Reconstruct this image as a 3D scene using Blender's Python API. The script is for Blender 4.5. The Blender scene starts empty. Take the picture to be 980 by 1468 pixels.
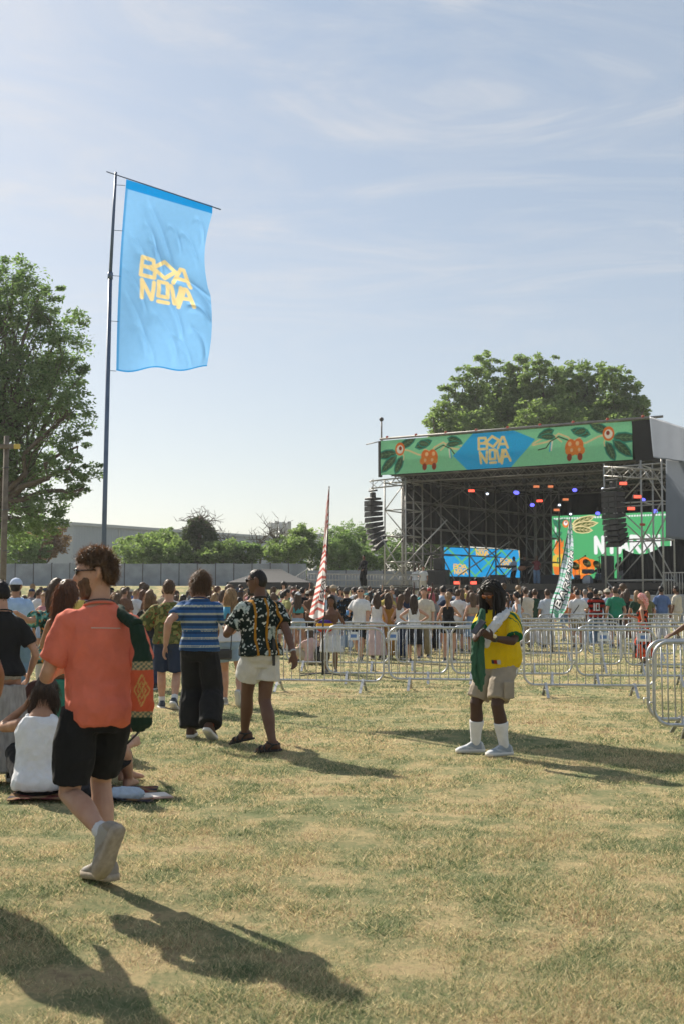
import bpy, math, random
import numpy as np
from mathutils import Vector, Matrix, noise as mnoise

random.seed(7)
rng = np.random.default_rng(11)
SC = bpy.context.scene
COL = SC.collection
R = math.radians
PI = math.pi

# ------------------------------------------------------------------ camera
F_PX, CX, CY, HZ, CAM_H = 1700.0, 490.0, 734.0, 865.0, 1.45
PITCH = math.atan((HZ - CY) / F_PX)
cam_d = bpy.data.cameras.new("camera")
cam = bpy.data.objects.new("camera", cam_d)
COL.objects.link(cam)
cam.location = (0, 0, CAM_H)
cam.rotation_euler = (PI / 2 + PITCH, 0, 0)
cam_d.sensor_fit = 'VERTICAL'
cam_d.sensor_height = 36.0
cam_d.sensor_width = 24.0
cam_d.lens = 36.0 * F_PX / 1468.0
cam_d.clip_end = 3000
cam_d.dof.use_dof = True
cam_d.dof.focus_distance = 13.0
cam_d.dof.aperture_fstop = 5.6
SC.camera = cam


def W(px, py, Y):
    """the point of the place seen at photo position (px, py), Y metres ahead"""
    xc, yc = (px - CX) / F_PX, (CY - py) / F_PX
    d = Vector((xc, math.cos(PITCH) - yc * math.sin(PITCH), math.sin(PITCH) + yc * math.cos(PITCH)))
    p = d * (Y / d.y)
    return Vector((p.x, p.y, p.z + CAM_H))


def XP(px, Y):
    return (px - CX) / F_PX * Y


def sstep(a, b, x):
    t = min(1.0, max(0.0, (x - a) / (b - a)))
    return t * t * (3 - 2 * t)


def gz(x, y):
    """height of the ground"""
    z = 0.68 * sstep(24, 70, y)
    left = 1.0 - sstep(-2, 6, x - (y - 80) * 0.15)
    z += 2.0 * sstep(70, 84, y) * left
    return z


# ------------------------------------------------------------------ colour
def lin(c):
    c = c / 255.0
    return c / 12.92 if c <= 0.04045 else ((c + 0.055) / 1.055) ** 2.4


def hx(s):
    s = s.lstrip('#')
    return (lin(int(s[0:2], 16)), lin(int(s[2:4], 16)), lin(int(s[4:6], 16)))


# ------------------------------------------------------------------ materials
MATS = {}


class NT:
    def __init__(self, tree):
        self.t = tree

    def n(self, typ, **kw):
        nd = self.t.nodes.new(typ)
        for k, v in kw.items():
            if k.startswith('i_'):
                key = k[2:]
                key = int(key) if key.isdigit() else key.replace('_', ' ')
                nd.inputs[key].default_value = v
            else:
                setattr(nd, k, v)
        return nd

    def l(self, a, b):
        self.t.links.new(a, b)


def new_mat(name):
    m = bpy.data.materials.new(name)
    m.use_nodes = True
    nt = NT(m.node_tree)
    bs = m.node_tree.nodes['Principled BSDF']
    MATS[name] = m
    return m, nt, bs


def ramp(nt, stops, interp='LINEAR'):
    r = nt.n('ShaderNodeValToRGB')
    cr = r.color_ramp
    cr.interpolation = interp
    while len(cr.elements) < len(stops):
        cr.elements.new(0.5)
    for e, (p, c) in zip(cr.elements, stops):
        e.position = p
        e.color = (c[0], c[1], c[2], 1) if hasattr(c, '__len__') else (c, c, c, 1)
    return r


def mixrgb(nt, fac, a, b, mode='MIX'):
    m = nt.n('ShaderNodeMix', data_type='RGBA', blend_type=mode)
    for sock, v in ((m.inputs['Factor'], fac), (m.inputs[6], a), (m.inputs[7], b)):
        if hasattr(v, 'is_linked') or isinstance(v, bpy.types.NodeSocket):
            nt.l(v, sock)
        elif isinstance(v, (int, float)):
            sock.default_value = v
        else:
            sock.default_value = (v[0], v[1], v[2], 1)
    return m.outputs[2]


def simple(name, rgb, rough=0.6, metal=0.0, var=0.12, scale=6.0, bump=0.0, bscale=60.0, spec=0.5):
    """a surface of one paint or material with small uneven patches"""
    if name in MATS:
        return MATS[name]
    m, nt, bs = new_mat(name)
    tc = nt.n('ShaderNodeTexCoord')
    nz = nt.n('ShaderNodeTexNoise', i_Scale=scale, i_Detail=5.0)
    nt.l(tc.outputs['Object'], nz.inputs['Vector'])
    lo = tuple(c * (1 - var) for c in rgb)
    hi = tuple(min(1, c * (1 + var)) for c in rgb)
    r = ramp(nt, [(0.3, lo), (0.7, hi)])
    nt.l(nz.outputs['Fac'], r.inputs['Fac'])
    nt.l(r.outputs['Color'], bs.inputs['Base Color'])
    bs.inputs['Roughness'].default_value = rough
    bs.inputs['Metallic'].default_value = metal
    bs.inputs['Specular IOR Level'].default_value = spec
    if bump:
        n2 = nt.n('ShaderNodeTexNoise', i_Scale=bscale, i_Detail=4.0)
        nt.l(tc.outputs['Object'], n2.inputs['Vector'])
        b = nt.n('ShaderNodeBump', i_Strength=bump, i_Distance=0.01)
        nt.l(n2.outputs['Fac'], b.inputs['Height'])
        nt.l(b.outputs['Normal'], bs.inputs['Normal'])
    return m


def cloth_mat(name, source='OBJ', rough=0.9, transl=0.0, bump=0.55, bscale=22.0, var=0.14):
    """woven cloth; its dye comes from the object's colour or from the print stored on the mesh"""
    if name in MATS:
        return MATS[name]
    m, nt, bs = new_mat(name)
    tc = nt.n('ShaderNodeTexCoord')
    if source == 'OBJ':
        src = nt.n('ShaderNodeObjectInfo').outputs['Color']
    else:
        src = nt.n('ShaderNodeAttribute', attribute_name='Col').outputs['Color']
    nz = nt.n('ShaderNodeTexNoise', i_Scale=14.0, i_Detail=6.0)
    nt.l(tc.outputs['Object'], nz.inputs['Vector'])
    r = ramp(nt, [(0.3, 1 - var), (0.7, 1.0)])
    nt.l(nz.outputs['Fac'], r.inputs['Fac'])
    c = mixrgb(nt, 1.0, src, r.outputs['Color'], 'MULTIPLY')
    nt.l(c, bs.inputs['Base Color'])
    bs.inputs['Roughness'].default_value = rough
    bs.inputs['Specular IOR Level'].default_value = 0.2
    bs.inputs['Sheen Weight'].default_value = 0.03
    n2 = nt.n('ShaderNodeTexNoise', i_Scale=bscale, i_Detail=3.0, i_Distortion=0.6)
    nt.l(tc.outputs['Object'], n2.inputs['Vector'])
    n3 = nt.n('ShaderNodeTexNoise', i_Scale=260.0, i_Detail=2.0)
    nt.l(tc.outputs['Object'], n3.inputs['Vector'])
    b = nt.n('ShaderNodeBump', i_Strength=bump, i_Distance=0.012)
    nt.l(n2.outputs['Fac'], b.inputs['Height'])
    b2 = nt.n('ShaderNodeBump', i_Strength=bump * 0.4, i_Distance=0.002)
    nt.l(n3.outputs['Fac'], b2.inputs['Height'])
    nt.l(b.outputs['Normal'], b2.inputs['Normal'])
    nt.l(b2.outputs['Normal'], bs.inputs['Normal'])
    if transl:
        tr = nt.n('ShaderNodeBsdfTranslucent')
        nt.l(c, tr.inputs['Color'])
        nt.l(b2.outputs['Normal'], tr.inputs['Normal'])
        mx = nt.n('ShaderNodeMixShader', i_Fac=transl)
        nt.l(bs.outputs[0], mx.inputs[1])
        nt.l(tr.outputs[0], mx.inputs[2])
        nt.l(mx.outputs[0], nt.t.nodes['Material Output'].inputs['Surface'])
    return m


def emit_mat(name, rgb, strength, attr=False):
    if name in MATS:
        return MATS[name]
    m, nt, bs = new_mat(name)
    bs.inputs['Base Color'].default_value = (0.02, 0.02, 0.02, 1)
    bs.inputs['Roughness'].default_value = 0.35
    if attr:
        a = nt.n('ShaderNodeAttribute', attribute_name='Col')
        nt.l(a.outputs['Color'], bs.inputs['Emission Color'])
    else:
        bs.inputs['Emission Color'].default_value = (*rgb, 1)
    bs.inputs['Emission Strength'].default_value = strength
    return m


# ------------------------------------------------------------------ mesh building
def link_mesh(name, me, mat=None, parent=None, smooth=True):
    o = bpy.data.objects.new(name, me)
    COL.objects.link(o)
    if mat is not None:
        for mm in (mat if isinstance(mat, (list, tuple)) else [mat]):
            me.materials.append(mm)
    if smooth and len(me.polygons):
        me.polygons.foreach_set('use_smooth', np.ones(len(me.polygons), dtype=bool))
    if parent is not None:
        o.parent = parent
    return o


def np_mesh(name, verts, quads=None, tris=None, cols=None):
    me = bpy.data.meshes.new(name)
    verts = np.asarray(verts, dtype=np.float32)
    loops, starts, tot = [], [], 0
    if quads is not None and len(quads):
        q = np.asarray(quads, dtype=np.int32)
        loops.append(q.ravel())
        starts.append(np.arange(len(q), dtype=np.int32) * 4 + tot)
        tot += q.size
    if tris is not None and len(tris):
        t = np.asarray(tris, dtype=np.int32)
        loops.append(t.ravel())
        starts.append(np.arange(len(t), dtype=np.int32) * 3 + tot)
        tot += t.size
    loops = np.concatenate(loops)
    starts = np.concatenate(starts)
    me.vertices.add(len(verts))
    me.vertices.foreach_set('co', verts.ravel())
    me.loops.add(len(loops))
    me.loops.foreach_set('vertex_index', loops)
    me.polygons.add(len(starts))
    me.polygons.foreach_set('loop_start', starts)
    if cols is not None:
        at = me.color_attributes.new('Col', 'FLOAT_COLOR', 'POINT')
        c4 = np.ones((len(verts), 4), dtype=np.float32)
        c4[:, :3] = cols
        at.data.foreach_set('color', c4.ravel())
    me.update(calc_edges=True)
    return me


def tag(o, label, cat, group=None, kind=None):
    if label:
        o['label'] = label
    if cat:
        o['category'] = cat
    if group:
        o['group'] = group
    if kind:
        o['kind'] = kind
    return o


def structure(o, kind='structure'):
    o['kind'] = kind
    return o


def empty(name, loc, label, cat, group=None, rz=0.0):
    o = bpy.data.objects.new(name, None)
    COL.objects.link(o)
    o.location = loc
    o.rotation_euler = (0, 0, rz)
    o.empty_display_size = 0.2
    return tag(o, label, cat, group)


def copy_tree(o, parent=None):
    c = o.copy()
    COL.objects.link(c)
    if parent is not None:
        c.parent = parent
    for ch in list(o.children):
        copy_tree(ch, c)
    return c


class MB:
    """collects boxes, bars, tubes and lofts; build() links them as one mesh"""

    def __init__(self):
        self.v, self.f = [], []

    def add(self, vs, fs):
        k = len(self.v)
        self.v += [tuple(v) for v in vs]
        self.f += [tuple(i + k for i in f) for f in fs]
        return self

    def hexa(self, p):
        return self.add(p, [(0, 3, 2, 1), (4, 5, 6, 7), (0, 1, 5, 4), (1, 2, 6, 5), (2, 3, 7, 6), (3, 0, 4, 7)])

    def box(self, c, s, rz=0.0, bev=0.0):
        cx, cy, cz = c
        hx_, hy_, hz_ = s[0] / 2, s[1] / 2, s[2] / 2
        cs, sn = math.cos(rz), math.sin(rz)

        def T(x, y, z):
            return (cx + x * cs - y * sn, cy + x * sn + y * cs, cz + z)
        if bev <= 0:
            return self.hexa([T(-hx_, -hy_, -hz_), T(hx_, -hy_, -hz_), T(hx_, hy_, -hz_), T(-hx_, hy_, -hz_),
                              T(-hx_, -hy_, hz_), T(hx_, -hy_, hz_), T(hx_, hy_, hz_), T(-hx_, hy_, hz_)])
        rings = []
        for z, ins in ((-hz_, bev), (-hz_ + bev, 0), (hz_ - bev, 0), (hz_, bev)):
            a, b, q = hx_ - ins, hy_ - ins, bev
            rings.append([T(*p, z) for p in ((-a + q, -b), (a - q, -b), (a, -b + q), (a, b - q), (a - q, b), (-a + q, b), (-a, b - q), (-a, -b + q))])
        return self.rings(rings)

    def rings(self, rings, cap=True, closed=True):
        n = len(rings[0])
        vs = [p for r in rings for p in r]
        fs = []
        for i in range(len(rings) - 1):
            for j in range(n if closed else n - 1):
                a, b = i * n + j, i * n + (j + 1) % n
                fs.append((a, b, b + n, a + n))
        if cap:
            fs.append(tuple(range(n - 1, -1, -1)))
            fs.append(tuple((len(rings) - 1) * n + j for j in range(n)))
        return self.add(vs, fs)

    def tube(self, pts, r, n=8, cap=True):
        pts = [Vector(p) for p in pts]
        rs = r if isinstance(r, (list, tuple)) else [r] * len(pts)
        rings = []
        up = None
        for i, p in enumerate(pts):
            d = (pts[min(i + 1, len(pts) - 1)] - pts[max(i - 1, 0)])
            if d.length < 1e-9:
                d = Vector((0, 0, 1))
            d.normalize()
            if up is None:
                up = Vector((0, 0, 1)) if abs(d.z) < 0.9 else Vector((1, 0, 0))
            a = d.cross(up)
            if a.length < 1e-6:
                a = d.orthogonal()
            a.normalize()
            b = a.cross(d).normalized()
            up = b
            rings.append([p + (a * math.cos(2 * PI * k / n) - b * math.sin(2 * PI * k / n)) * rs[i] for k in range(n)])
        return self.rings(rings, cap)

    def bar(self, p0, p1, w, h=None, up=(0, 0, 1)):
        h = h or w
        p0, p1 = Vector(p0), Vector(p1)
        d = (p1 - p0).normalized()
        u = Vector(up)
        a = d.cross(u)
        if a.length < 1e-5:
            a = d.orthogonal()
        a.normalize()
        b = a.cross(d).normalized()
        q = [(-w / 2, -h / 2), (w / 2, -h / 2), (w / 2, h / 2), (-w / 2, h / 2)]
        return self.hexa([p0 + a * x + b * y for x, y in q] + [p1 + a * x + b * y for x, y in q])

    def sphere(self, c, r, n=12, m=8, sc=(1, 1, 1)):
        rings = []
        for i in range(1, m):
            t = PI * i / m
            rings.append([(c[0] + r * sc[0] * math.sin(t) * math.cos(2 * PI * k / n), c[1] + r * sc[1] * math.sin(t) * math.sin(2 * PI * k / n),
                           c[2] - r * sc[2] * math.cos(t)) for k in range(n)])
        return self.rings(rings)

    def build(self, name, mat, parent=None, smooth=False, world=True):
        v = self.v
        if parent is not None and world:
            M = parent.matrix_basis.inverted()
            p = parent.parent
            while p is not None:
                M = M @ p.matrix_basis.inverted()
                p = p.parent
            v = [M @ Vector(q) for q in v]
        me = bpy.data.meshes.new(name)
        me.from_pydata([tuple(q) for q in v], [], self.f)
        me.update()
        o = link_mesh(name, me, mat, parent, smooth)
        return o


# ------------------------------------------------------------------ painted sheets (prints, screens, flags)
class Canvas:
    """a printed sheet: x runs 0..asp along the sheet, y runs 0 (bottom) .. 1 (top)"""

    def __init__(self, asp, h, bg):
        self.asp, self.h, self.w = asp, h, int(round(h * asp))
        self.c = np.zeros((self.h, self.w, 3), np.float32)
        self.c[:] = bg
        self.X, self.Y = np.meshgrid((np.arange(self.w)) / (self.w - 1) * asp, np.arange(self.h) / (self.h - 1))
        self.px = 1.0 / self.h

    def put(self, d, col):
        """d: signed distance (negative inside)"""
        a = np.clip(0.5 - d / self.px, 0, 1)[..., None]
        self.c = self.c * (1 - a) + np.array(col, np.float32) * a
        return self

    def stroke(self, pts, w, col, closed=False, taper=None):
        pts = list(pts) + ([pts[0]] if closed else [])
        D = np.full(self.X.shape, 1e9)
        for (x0, y0), (x1, y1) in zip(pts[:-1], pts[1:]):
            dx, dy = x1 - x0, y1 - y0
            L2 = dx * dx + dy * dy + 1e-12
            t = np.clip(((self.X - x0) * dx + (self.Y - y0) * dy) / L2, 0, 1)
            d = np.hypot(self.X - x0 - t * dx, self.Y - y0 - t * dy)
            D = np.minimum(D, d)
        return self.put(D - w / 2, col)

    def poly(self, pts, col):
        ins = np.zeros(self.X.shape, bool)
        D = np.full(self.X.shape, 1e9)
        n = len(pts)
        for i in range(n):
            x0, y0 = pts[i]
            x1, y1 = pts[(i + 1) % n]
            c = ((y0 > self.Y) != (y1 > self.Y))
            xi = (x1 - x0) * (self.Y - y0) / ((y1 - y0) if abs(y1 - y0) > 1e-9 else 1e-9) + x0
            ins ^= c & (self.X < xi)
            dx, dy = x1 - x0, y1 - y0
            t = np.clip(((self.X - x0) * dx + (self.Y - y0) * dy) / (dx * dx + dy * dy + 1e-12), 0, 1)
            D = np.minimum(D, np.hypot(self.X - x0 - t * dx, self.Y - y0 - t * dy))
        return self.put(np.where(ins, -D, D), col)

    def ell(self, cx, cy, rx, ry, col, rot=0.0):
        c, s = math.cos(rot), math.sin(rot)
        x, y = (self.X - cx) * c + (self.Y - cy) * s, -(self.X - cx) * s + (self.Y - cy) * c
        k = np.hypot(x / rx, y / ry)
        return self.put((k - 1) * min(rx, ry), col)

    def leaf(self, x, y, L, w, ang, col, vein, glow=None):
        c, s = math.cos(ang), math.sin(ang)

        def T(a, b):
            return (x + a * c - b * s, y + a * s + b * c)
        sh = [(0, 0), (.2, .42), (.5, .5), (.8, .34), (1, 0), (.8, -.34), (.5, -.5), (.2, -.42)]
        if glow:
            self.poly([T((a - .5) * L * 1.18 + .5 * L, b * w * 1.35) for a, b in sh], glow)
        self.poly([T(a * L, b * w) for a, b in sh], col)
        self.stroke([T(0, 0), T(L * .95, 0)], w * .08, vein)
        for k in (.25, .45, .65):
            self.stroke([T(L * k, 0), T(L * (k + .15), w * .3)], w * .06, vein)
            self.stroke([T(L * k, 0), T(L * (k + .15), -w * .3)], w * .06, vein)
        return self

    def sheet(self, name, fn, mat, parent=None, world=True, step=1):
        """fn(u, v) -> arrays x, y, z for u, v in 0..1"""
        us, vs = np.meshgrid(np.linspace(0, 1, self.w), np.linspace(0, 1, self.h))
        x, y, z = fn(us, vs)
        P = np.stack([x, y, z], -1).reshape(-1, 3)
        if parent is not None and world:
            P = P - np.array(parent.location)
        i = np.arange(self.h * self.w).reshape(self.h, self.w)
        q = np.stack([i[:-1, :-1], i[:-1, 1:], i[1:, 1:], i[1:, :-1]], -1).reshape(-1, 4)
        me = np_mesh(name, P, quads=q, cols=self.c.reshape(-1, 3))
        return link_mesh(name, me, mat, parent, True)


# block letters as strokes in a unit box (x 0..1, y 0..1)
GLYPH = {
    'B': [([(0, 0), (0, 1), (.75, .95), (.8, .68), (.5, .52), (.95, .42), (.9, .05)], True), ([(0, .52), (.5, .52)], False)],
    'A': [([(0, 0), (.42, 1), (.58, 1), (1, 0)], False), ([(.2, .33), (.8, .33)], False)],
    'R': [([(0, 0), (0, 1), (.85, .95), (.85, .55), (0, .45)], False), ([(.4, .48), (1, 0)], False)],
    'N': [([(0, 0), (0, 1), (.9, 0), (.9, 1)], False)],
    'V': [([(0, 1), (.45, 0), (.55, 0), (1, 1)], False)],
    'E': [([(.9, 1), (0, 1), (0, 0), (.9, 0)], False), ([(0, .5), (.7, .5)], False)],
    'T': [([(0, 1), (1, 1)], False), ([(.5, 1), (.5, 0)], False)],
    'I': [([(.5, 1), (.5, 0)], False)],
    'Y': [([(0, 1), (.5, .5), (1, 1)], False), ([(.5, .5), (.5, 0)], False)],
    'O': [([(0, 0), (0, 1), (1, 1), (1, 0)], True)],
    '1': [([(.2, .8), (.55, 1), (.55, 0)], False)],
    '0': [([(.1, .15), (.1, .85), (.35, 1), (.65, 1), (.9, .85), (.9, .15), (.65, 0), (.35, 0)], True)],
}


def text(cv, s, x, y, gw, gh, gap, w, col, rot=0.0, shear=0.0):
    c, sn = math.cos(rot), math.sin(rot)
    cur = 0.0
    for ch in s:
        if ch in GLYPH:
            for pts, cl in GLYPH[ch]:
                q = []
                for a, b in pts:
                    lx, ly = cur + a * gw + shear * b * gh, b * gh
                    q.append((x + lx * c - ly * sn, y + lx * sn + ly * c))
                cv.stroke(q, w, col, cl)
        cur += gw + gap


def logo(cv, x, y, s, col, rot=0.0):
    """the two-line festival name: BOA with a diamond O over NOVA with a square underlined O; s = full width"""
    c, sn = math.cos(rot), math.sin(rot)

    def T(p):
        a, b = p[0] * s, p[1] * s
        return (x + a * c - b * sn, y + a * sn + b * c)
    w = 0.075 * s
    parts = [
        ([(-.46, .06), (-.46, .40), (-.24, .39), (-.22, .28), (-.32, .235), (-.19, .20), (-.20, .06)], True),
        ([(-.46, .235), (-.32, .235)], False),
        ([(-.23, .25), (-.02, .42), (.2, .28), (.0, .10)], True),
        ([(.16, .05), (.30, .36), (.36, .36), (.48, .03)], False), ([(.24, .16), (.42, .15)], False),
        ([(-.40, -.36), (-.43, -.03), (-.22, -.36), (-.20, -.03)], False),
        ([(-.11, -.27), (-.11, .01), (.05, .01), (.06, -.27)], True), ([(-.1, -.375), (.08, -.375)], False),
        ([(.12, -.02), (.19, -.36), (.23, -.36), (.30, -.02)], False),
        ([(.27, -.42), (.36, -.03), (.40, -.03), (.55, -.36)], False), ([(.33, -.23), (.46, -.22)], False),
    ]
    for pts, cl in parts:
        cv.stroke([T(p) for p in pts], w, col, cl)


# ------------------------------------------------------------------ light
SUN_EL = R(38)
SUN_AZ = math.atan2(-1.34, 1.85)          # clockwise from +Y; the sun stands ahead and to the left
SUN_DIR = Vector((math.sin(SUN_AZ) * math.cos(SUN_EL), math.cos(SUN_AZ) * math.cos(SUN_EL), math.sin(SUN_EL)))
sd = bpy.data.lights.new("sun", 'SUN')
sd.energy = 5.0
sd.angle = R(0.5)
sd.color = (1.0, 0.915, 0.78)
sun = bpy.data.objects.new("sun", sd)
COL.objects.link(sun)
sun.rotation_euler = SUN_DIR.to_track_quat('Z', 'Y').to_euler()
sun.location = (-20, 30, 40)

wd = bpy.data.worlds.new("World")
SC.world = wd
wd.use_nodes = True
wn = NT(wd.node_tree)
bg = wd.node_tree.nodes['Background']
sky = wn.n('ShaderNodeTexSky', sky_type='NISHITA')
sky.sun_disc = False
sky.sun_elevation = SUN_EL
sky.sun_rotation = SUN_AZ
sky.air_density = 1.0
sky.dust_density = 0.9
sky.ozone_density = 1.0
# thin cirrus: streaks of bright ice cloud over the clear sky
tcw = wn.n('ShaderNodeTexCoord')
sep = wn.n('ShaderNodeSeparateXYZ')
wn.l(tcw.outputs['Generated'], sep.inputs[0])
mz = wn.n('ShaderNodeMath', operation='MAXIMUM')
wn.l(sep.outputs['Z'], mz.inputs[0]); mz.inputs[1].default_value = 0.03
dx = wn.n('ShaderNodeMath', operation='DIVIDE'); wn.l(sep.outputs['X'], dx.inputs[0]); wn.l(mz.outputs[0], dx.inputs[1])
dy = wn.n('ShaderNodeMath', operation='DIVIDE'); wn.l(sep.outputs['Y'], dy.inputs[0]); wn.l(mz.outputs[0], dy.inputs[1])
cmb = wn.n('ShaderNodeCombineXYZ'); wn.l(dx.outputs[0], cmb.inputs[0]); wn.l(dy.outputs[0], cmb.inputs[1])
mp = wn.n('ShaderNodeMapping')
mp.inputs['Rotation'].default_value = (0, 0, R(22))
mp.inputs['Scale'].default_value = (0.95, 1.7, 1)
mp.inputs['Location'].default_value = (3.1, 1.7, 0)
wn.l(cmb.outputs[0], mp.inputs[0])
nzw = wn.n('ShaderNodeTexNoise', i_Scale=0.9, i_Detail=10.0, i_Roughness=0.6, i_Distortion=2.2)
wn.l(mp.outputs[0], nzw.inputs['Vector'])
rw = ramp(wn, [(0.42, 0.0), (0.53, 0.12), (0.72, 0.55)])
wn.l(nzw.outputs['Fac'], rw.inputs['Fac'])
elev = wn.n('ShaderNodeMapRange', i_1=0.0, i_2=0.5)
wn.l(sep.outputs['Z'], elev.inputs['Value'])
icec = ramp(wn, [(0.0, (.88, .85, .80)), (.35, (.74, .77, .79)), (1.0, (.53, .655, .78))])
wn.l(elev.outputs[0], icec.inputs['Fac'])
ice = mixrgb(wn, 1.0, icec.outputs['Color'], (8.2, 8.2, 8.2), 'MULTIPLY')
veil = mixrgb(wn, 0.44, sky.outputs['Color'], ice)   # high thin overcast of ice haze
low = wn.n('ShaderNodeMapRange', i_1=0.16, i_2=0.34, interpolation_type='SMOOTHSTEP')
wn.l(sep.outputs['Z'], low.inputs['Value'])
cf = wn.n('ShaderNodeMath', operation='MULTIPLY'); wn.l(rw.outputs['Color'], cf.inputs[0]); wn.l(low.outputs[0], cf.inputs[1])
skyc = mixrgb(wn, cf.outputs[0], veil, (7.9, 7.5, 7.1))
wn.l(skyc, bg.inputs['Color'])
bg.inputs['Strength'].default_value = 0.069

SC.view_settings.view_transform = 'Standard'
SC.view_settings.look = 'None'
SC.view_settings.exposure = 0.68
SC.view_settings.gamma = 1.0
SC.view_settings.use_curve_mapping = False
SC.cycles.max_bounces = 6
SC.cycles.transparent_max_bounces = 6
# ================================================================== ground and grass
def turf_nodes(nt, blade=False):
    """dry summer turf: straw, bare brown and some green, the same patches in the soil and in the blades"""
    geo = nt.n('ShaderNodeNewGeometry')
    n1 = nt.n('ShaderNodeTexNoise', i_Scale=0.55, i_Detail=6.0, i_Roughness=0.62)
    n2 = nt.n('ShaderNodeTexNoise', i_Scale=3.2, i_Detail=6.0, i_Roughness=0.65)
    n3 = nt.n('ShaderNodeTexNoise', i_Scale=34.0, i_Detail=5.0, i_Roughness=0.7)
    flat = nt.n('ShaderNodeVectorMath', operation='MULTIPLY')
    nt.l(geo.outputs['Position'], flat.inputs[0])
    flat.inputs[1].default_value = (1, 0.8, 0)
    for n in (n1, n2, n3):
        nt.l(flat.outputs[0], n.inputs['Vector'])
    a = nt.n('ShaderNodeMath', operation='MULTIPLY_ADD')
    nt.l(n1.outputs['Fac'], a.inputs[0]); a.inputs[1].default_value = 0.9
    nt.l(n2.outputs['Fac'], a.inputs[2])
    b = nt.n('ShaderNodeMath', operation='MULTIPLY_ADD')
    nt.l(n3.outputs['Fac'], b.inputs[0]); b.inputs[1].default_value = 0.45
    nt.l(a.outputs[0], b.inputs[2])
    if blade:
        c = nt.n('ShaderNodeMath', operation='MULTIPLY_ADD')
        nt.l(geo.outputs['Random Per Island'], c.inputs[0]); c.inputs[1].default_value = 0.62
        c2 = nt.n('ShaderNodeMath', operation='ADD'); nt.l(b.outputs[0], c2.inputs[0]); c2.inputs[1].default_value = -0.31
        nt.l(c2.outputs[0], c.inputs[2])
        b = c
    mr = nt.n('ShaderNodeMapRange', i_1=0.80, i_2=1.44)
    nt.l(b.outputs[0], mr.inputs['Value'])
    if blade:
        st = [(0.0, (.30, .21, .12)), (0.15, (.52, .41, .25)), (.31, (.88, .73, .44)), (.45, (.60, .51, .27)), (.58, (.42, .42, .24)), (.76, (.23, .28, .135)), (1, (.12, .17, .075))]
    else:
        st = [(0.0, (.20, .14, .085)), (0.2, (.35, .27, .16)), (.41, (.50, .40, .22)), (.57, (.33, .30, .16)), (.78, (.215, .235, .12)), (1, (.13, .16, .075))]
    r = ramp(nt, st)
    nt.l(mr.outputs[0], r.inputs['Fac'])
    return r.outputs['Color'], n3.outputs['Fac'], geo


m, nt, bs = new_mat('dry_turf')
c, h, geo = turf_nodes(nt)
nt.l(c, bs.inputs['Base Color'])
bs.inputs['Roughness'].default_value = 1.0
bs.inputs['Specular IOR Level'].default_value = 0.05
bp = nt.n('ShaderNodeBump', i_Strength=0.9, i_Distance=0.03)
n4 = nt.n('ShaderNodeTexNoise', i_Scale=60.0, i_Detail=6.0, i_Roughness=0.8)
nt.l(geo.outputs['Position'], n4.inputs['Vector'])
nt.l(n4.outputs['Fac'], bp.inputs['Height'])
nt.l(bp.outputs['Normal'], bs.inputs['Normal'])

m, nt, bs = new_mat('grass_blade')
c, h, geo = turf_nodes(nt, True)
nt.l(c, bs.inputs['Base Color'])
bs.inputs['Roughness'].default_value = 0.75
bs.inputs['Specular IOR Level'].default_value = 0.2
tr = nt.n('ShaderNodeBsdfTranslucent')
nt.l(c, tr.inputs['Color'])
mx = nt.n('ShaderNodeMixShader', i_Fac=0.4)
nt.l(bs.outputs[0], mx.inputs[1]); nt.l(tr.outputs[0], mx.inputs[2])
nt.l(mx.outputs[0], nt.t.nodes['Material Output'].inputs['Surface'])


def rough(x, y):
    return 0.012 * math.sin(x * 2.1 + 1.3 * math.sin(y * 1.7)) + 0.01 * math.sin(y * 3.3 + x)


def ground_z(x, y):
    k = max(0.0, 1 - y / 60.0) if y > 0 else 1
    return gz(x, y) + rough(x, y) * k


xs = np.unique(np.concatenate([np.linspace(-300, -60, 16), np.linspace(-60, 60, 121), np.linspace(-8, 8, 81), np.linspace(60, 300, 16)]))
ys = np.unique(np.concatenate([np.linspace(-60, 0, 10), np.linspace(0, 24, 121), np.linspace(24, 110, 87), np.linspace(110, 400, 24)]))
X, Y = np.meshgrid(xs, ys)
Z = np.vectorize(ground_z)(X, Y)
P = np.stack([X, Y, Z], -1).reshape(-1, 3)
ii = np.arange(P.shape[0]).reshape(X.shape)
q = np.stack([ii[:-1, :-1], ii[:-1, 1:], ii[1:, 1:], ii[1:, :-1]], -1).reshape(-1, 4)
structure(link_mesh('ground', np_mesh('ground', P, quads=q), MATS['dry_turf']))


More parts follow.
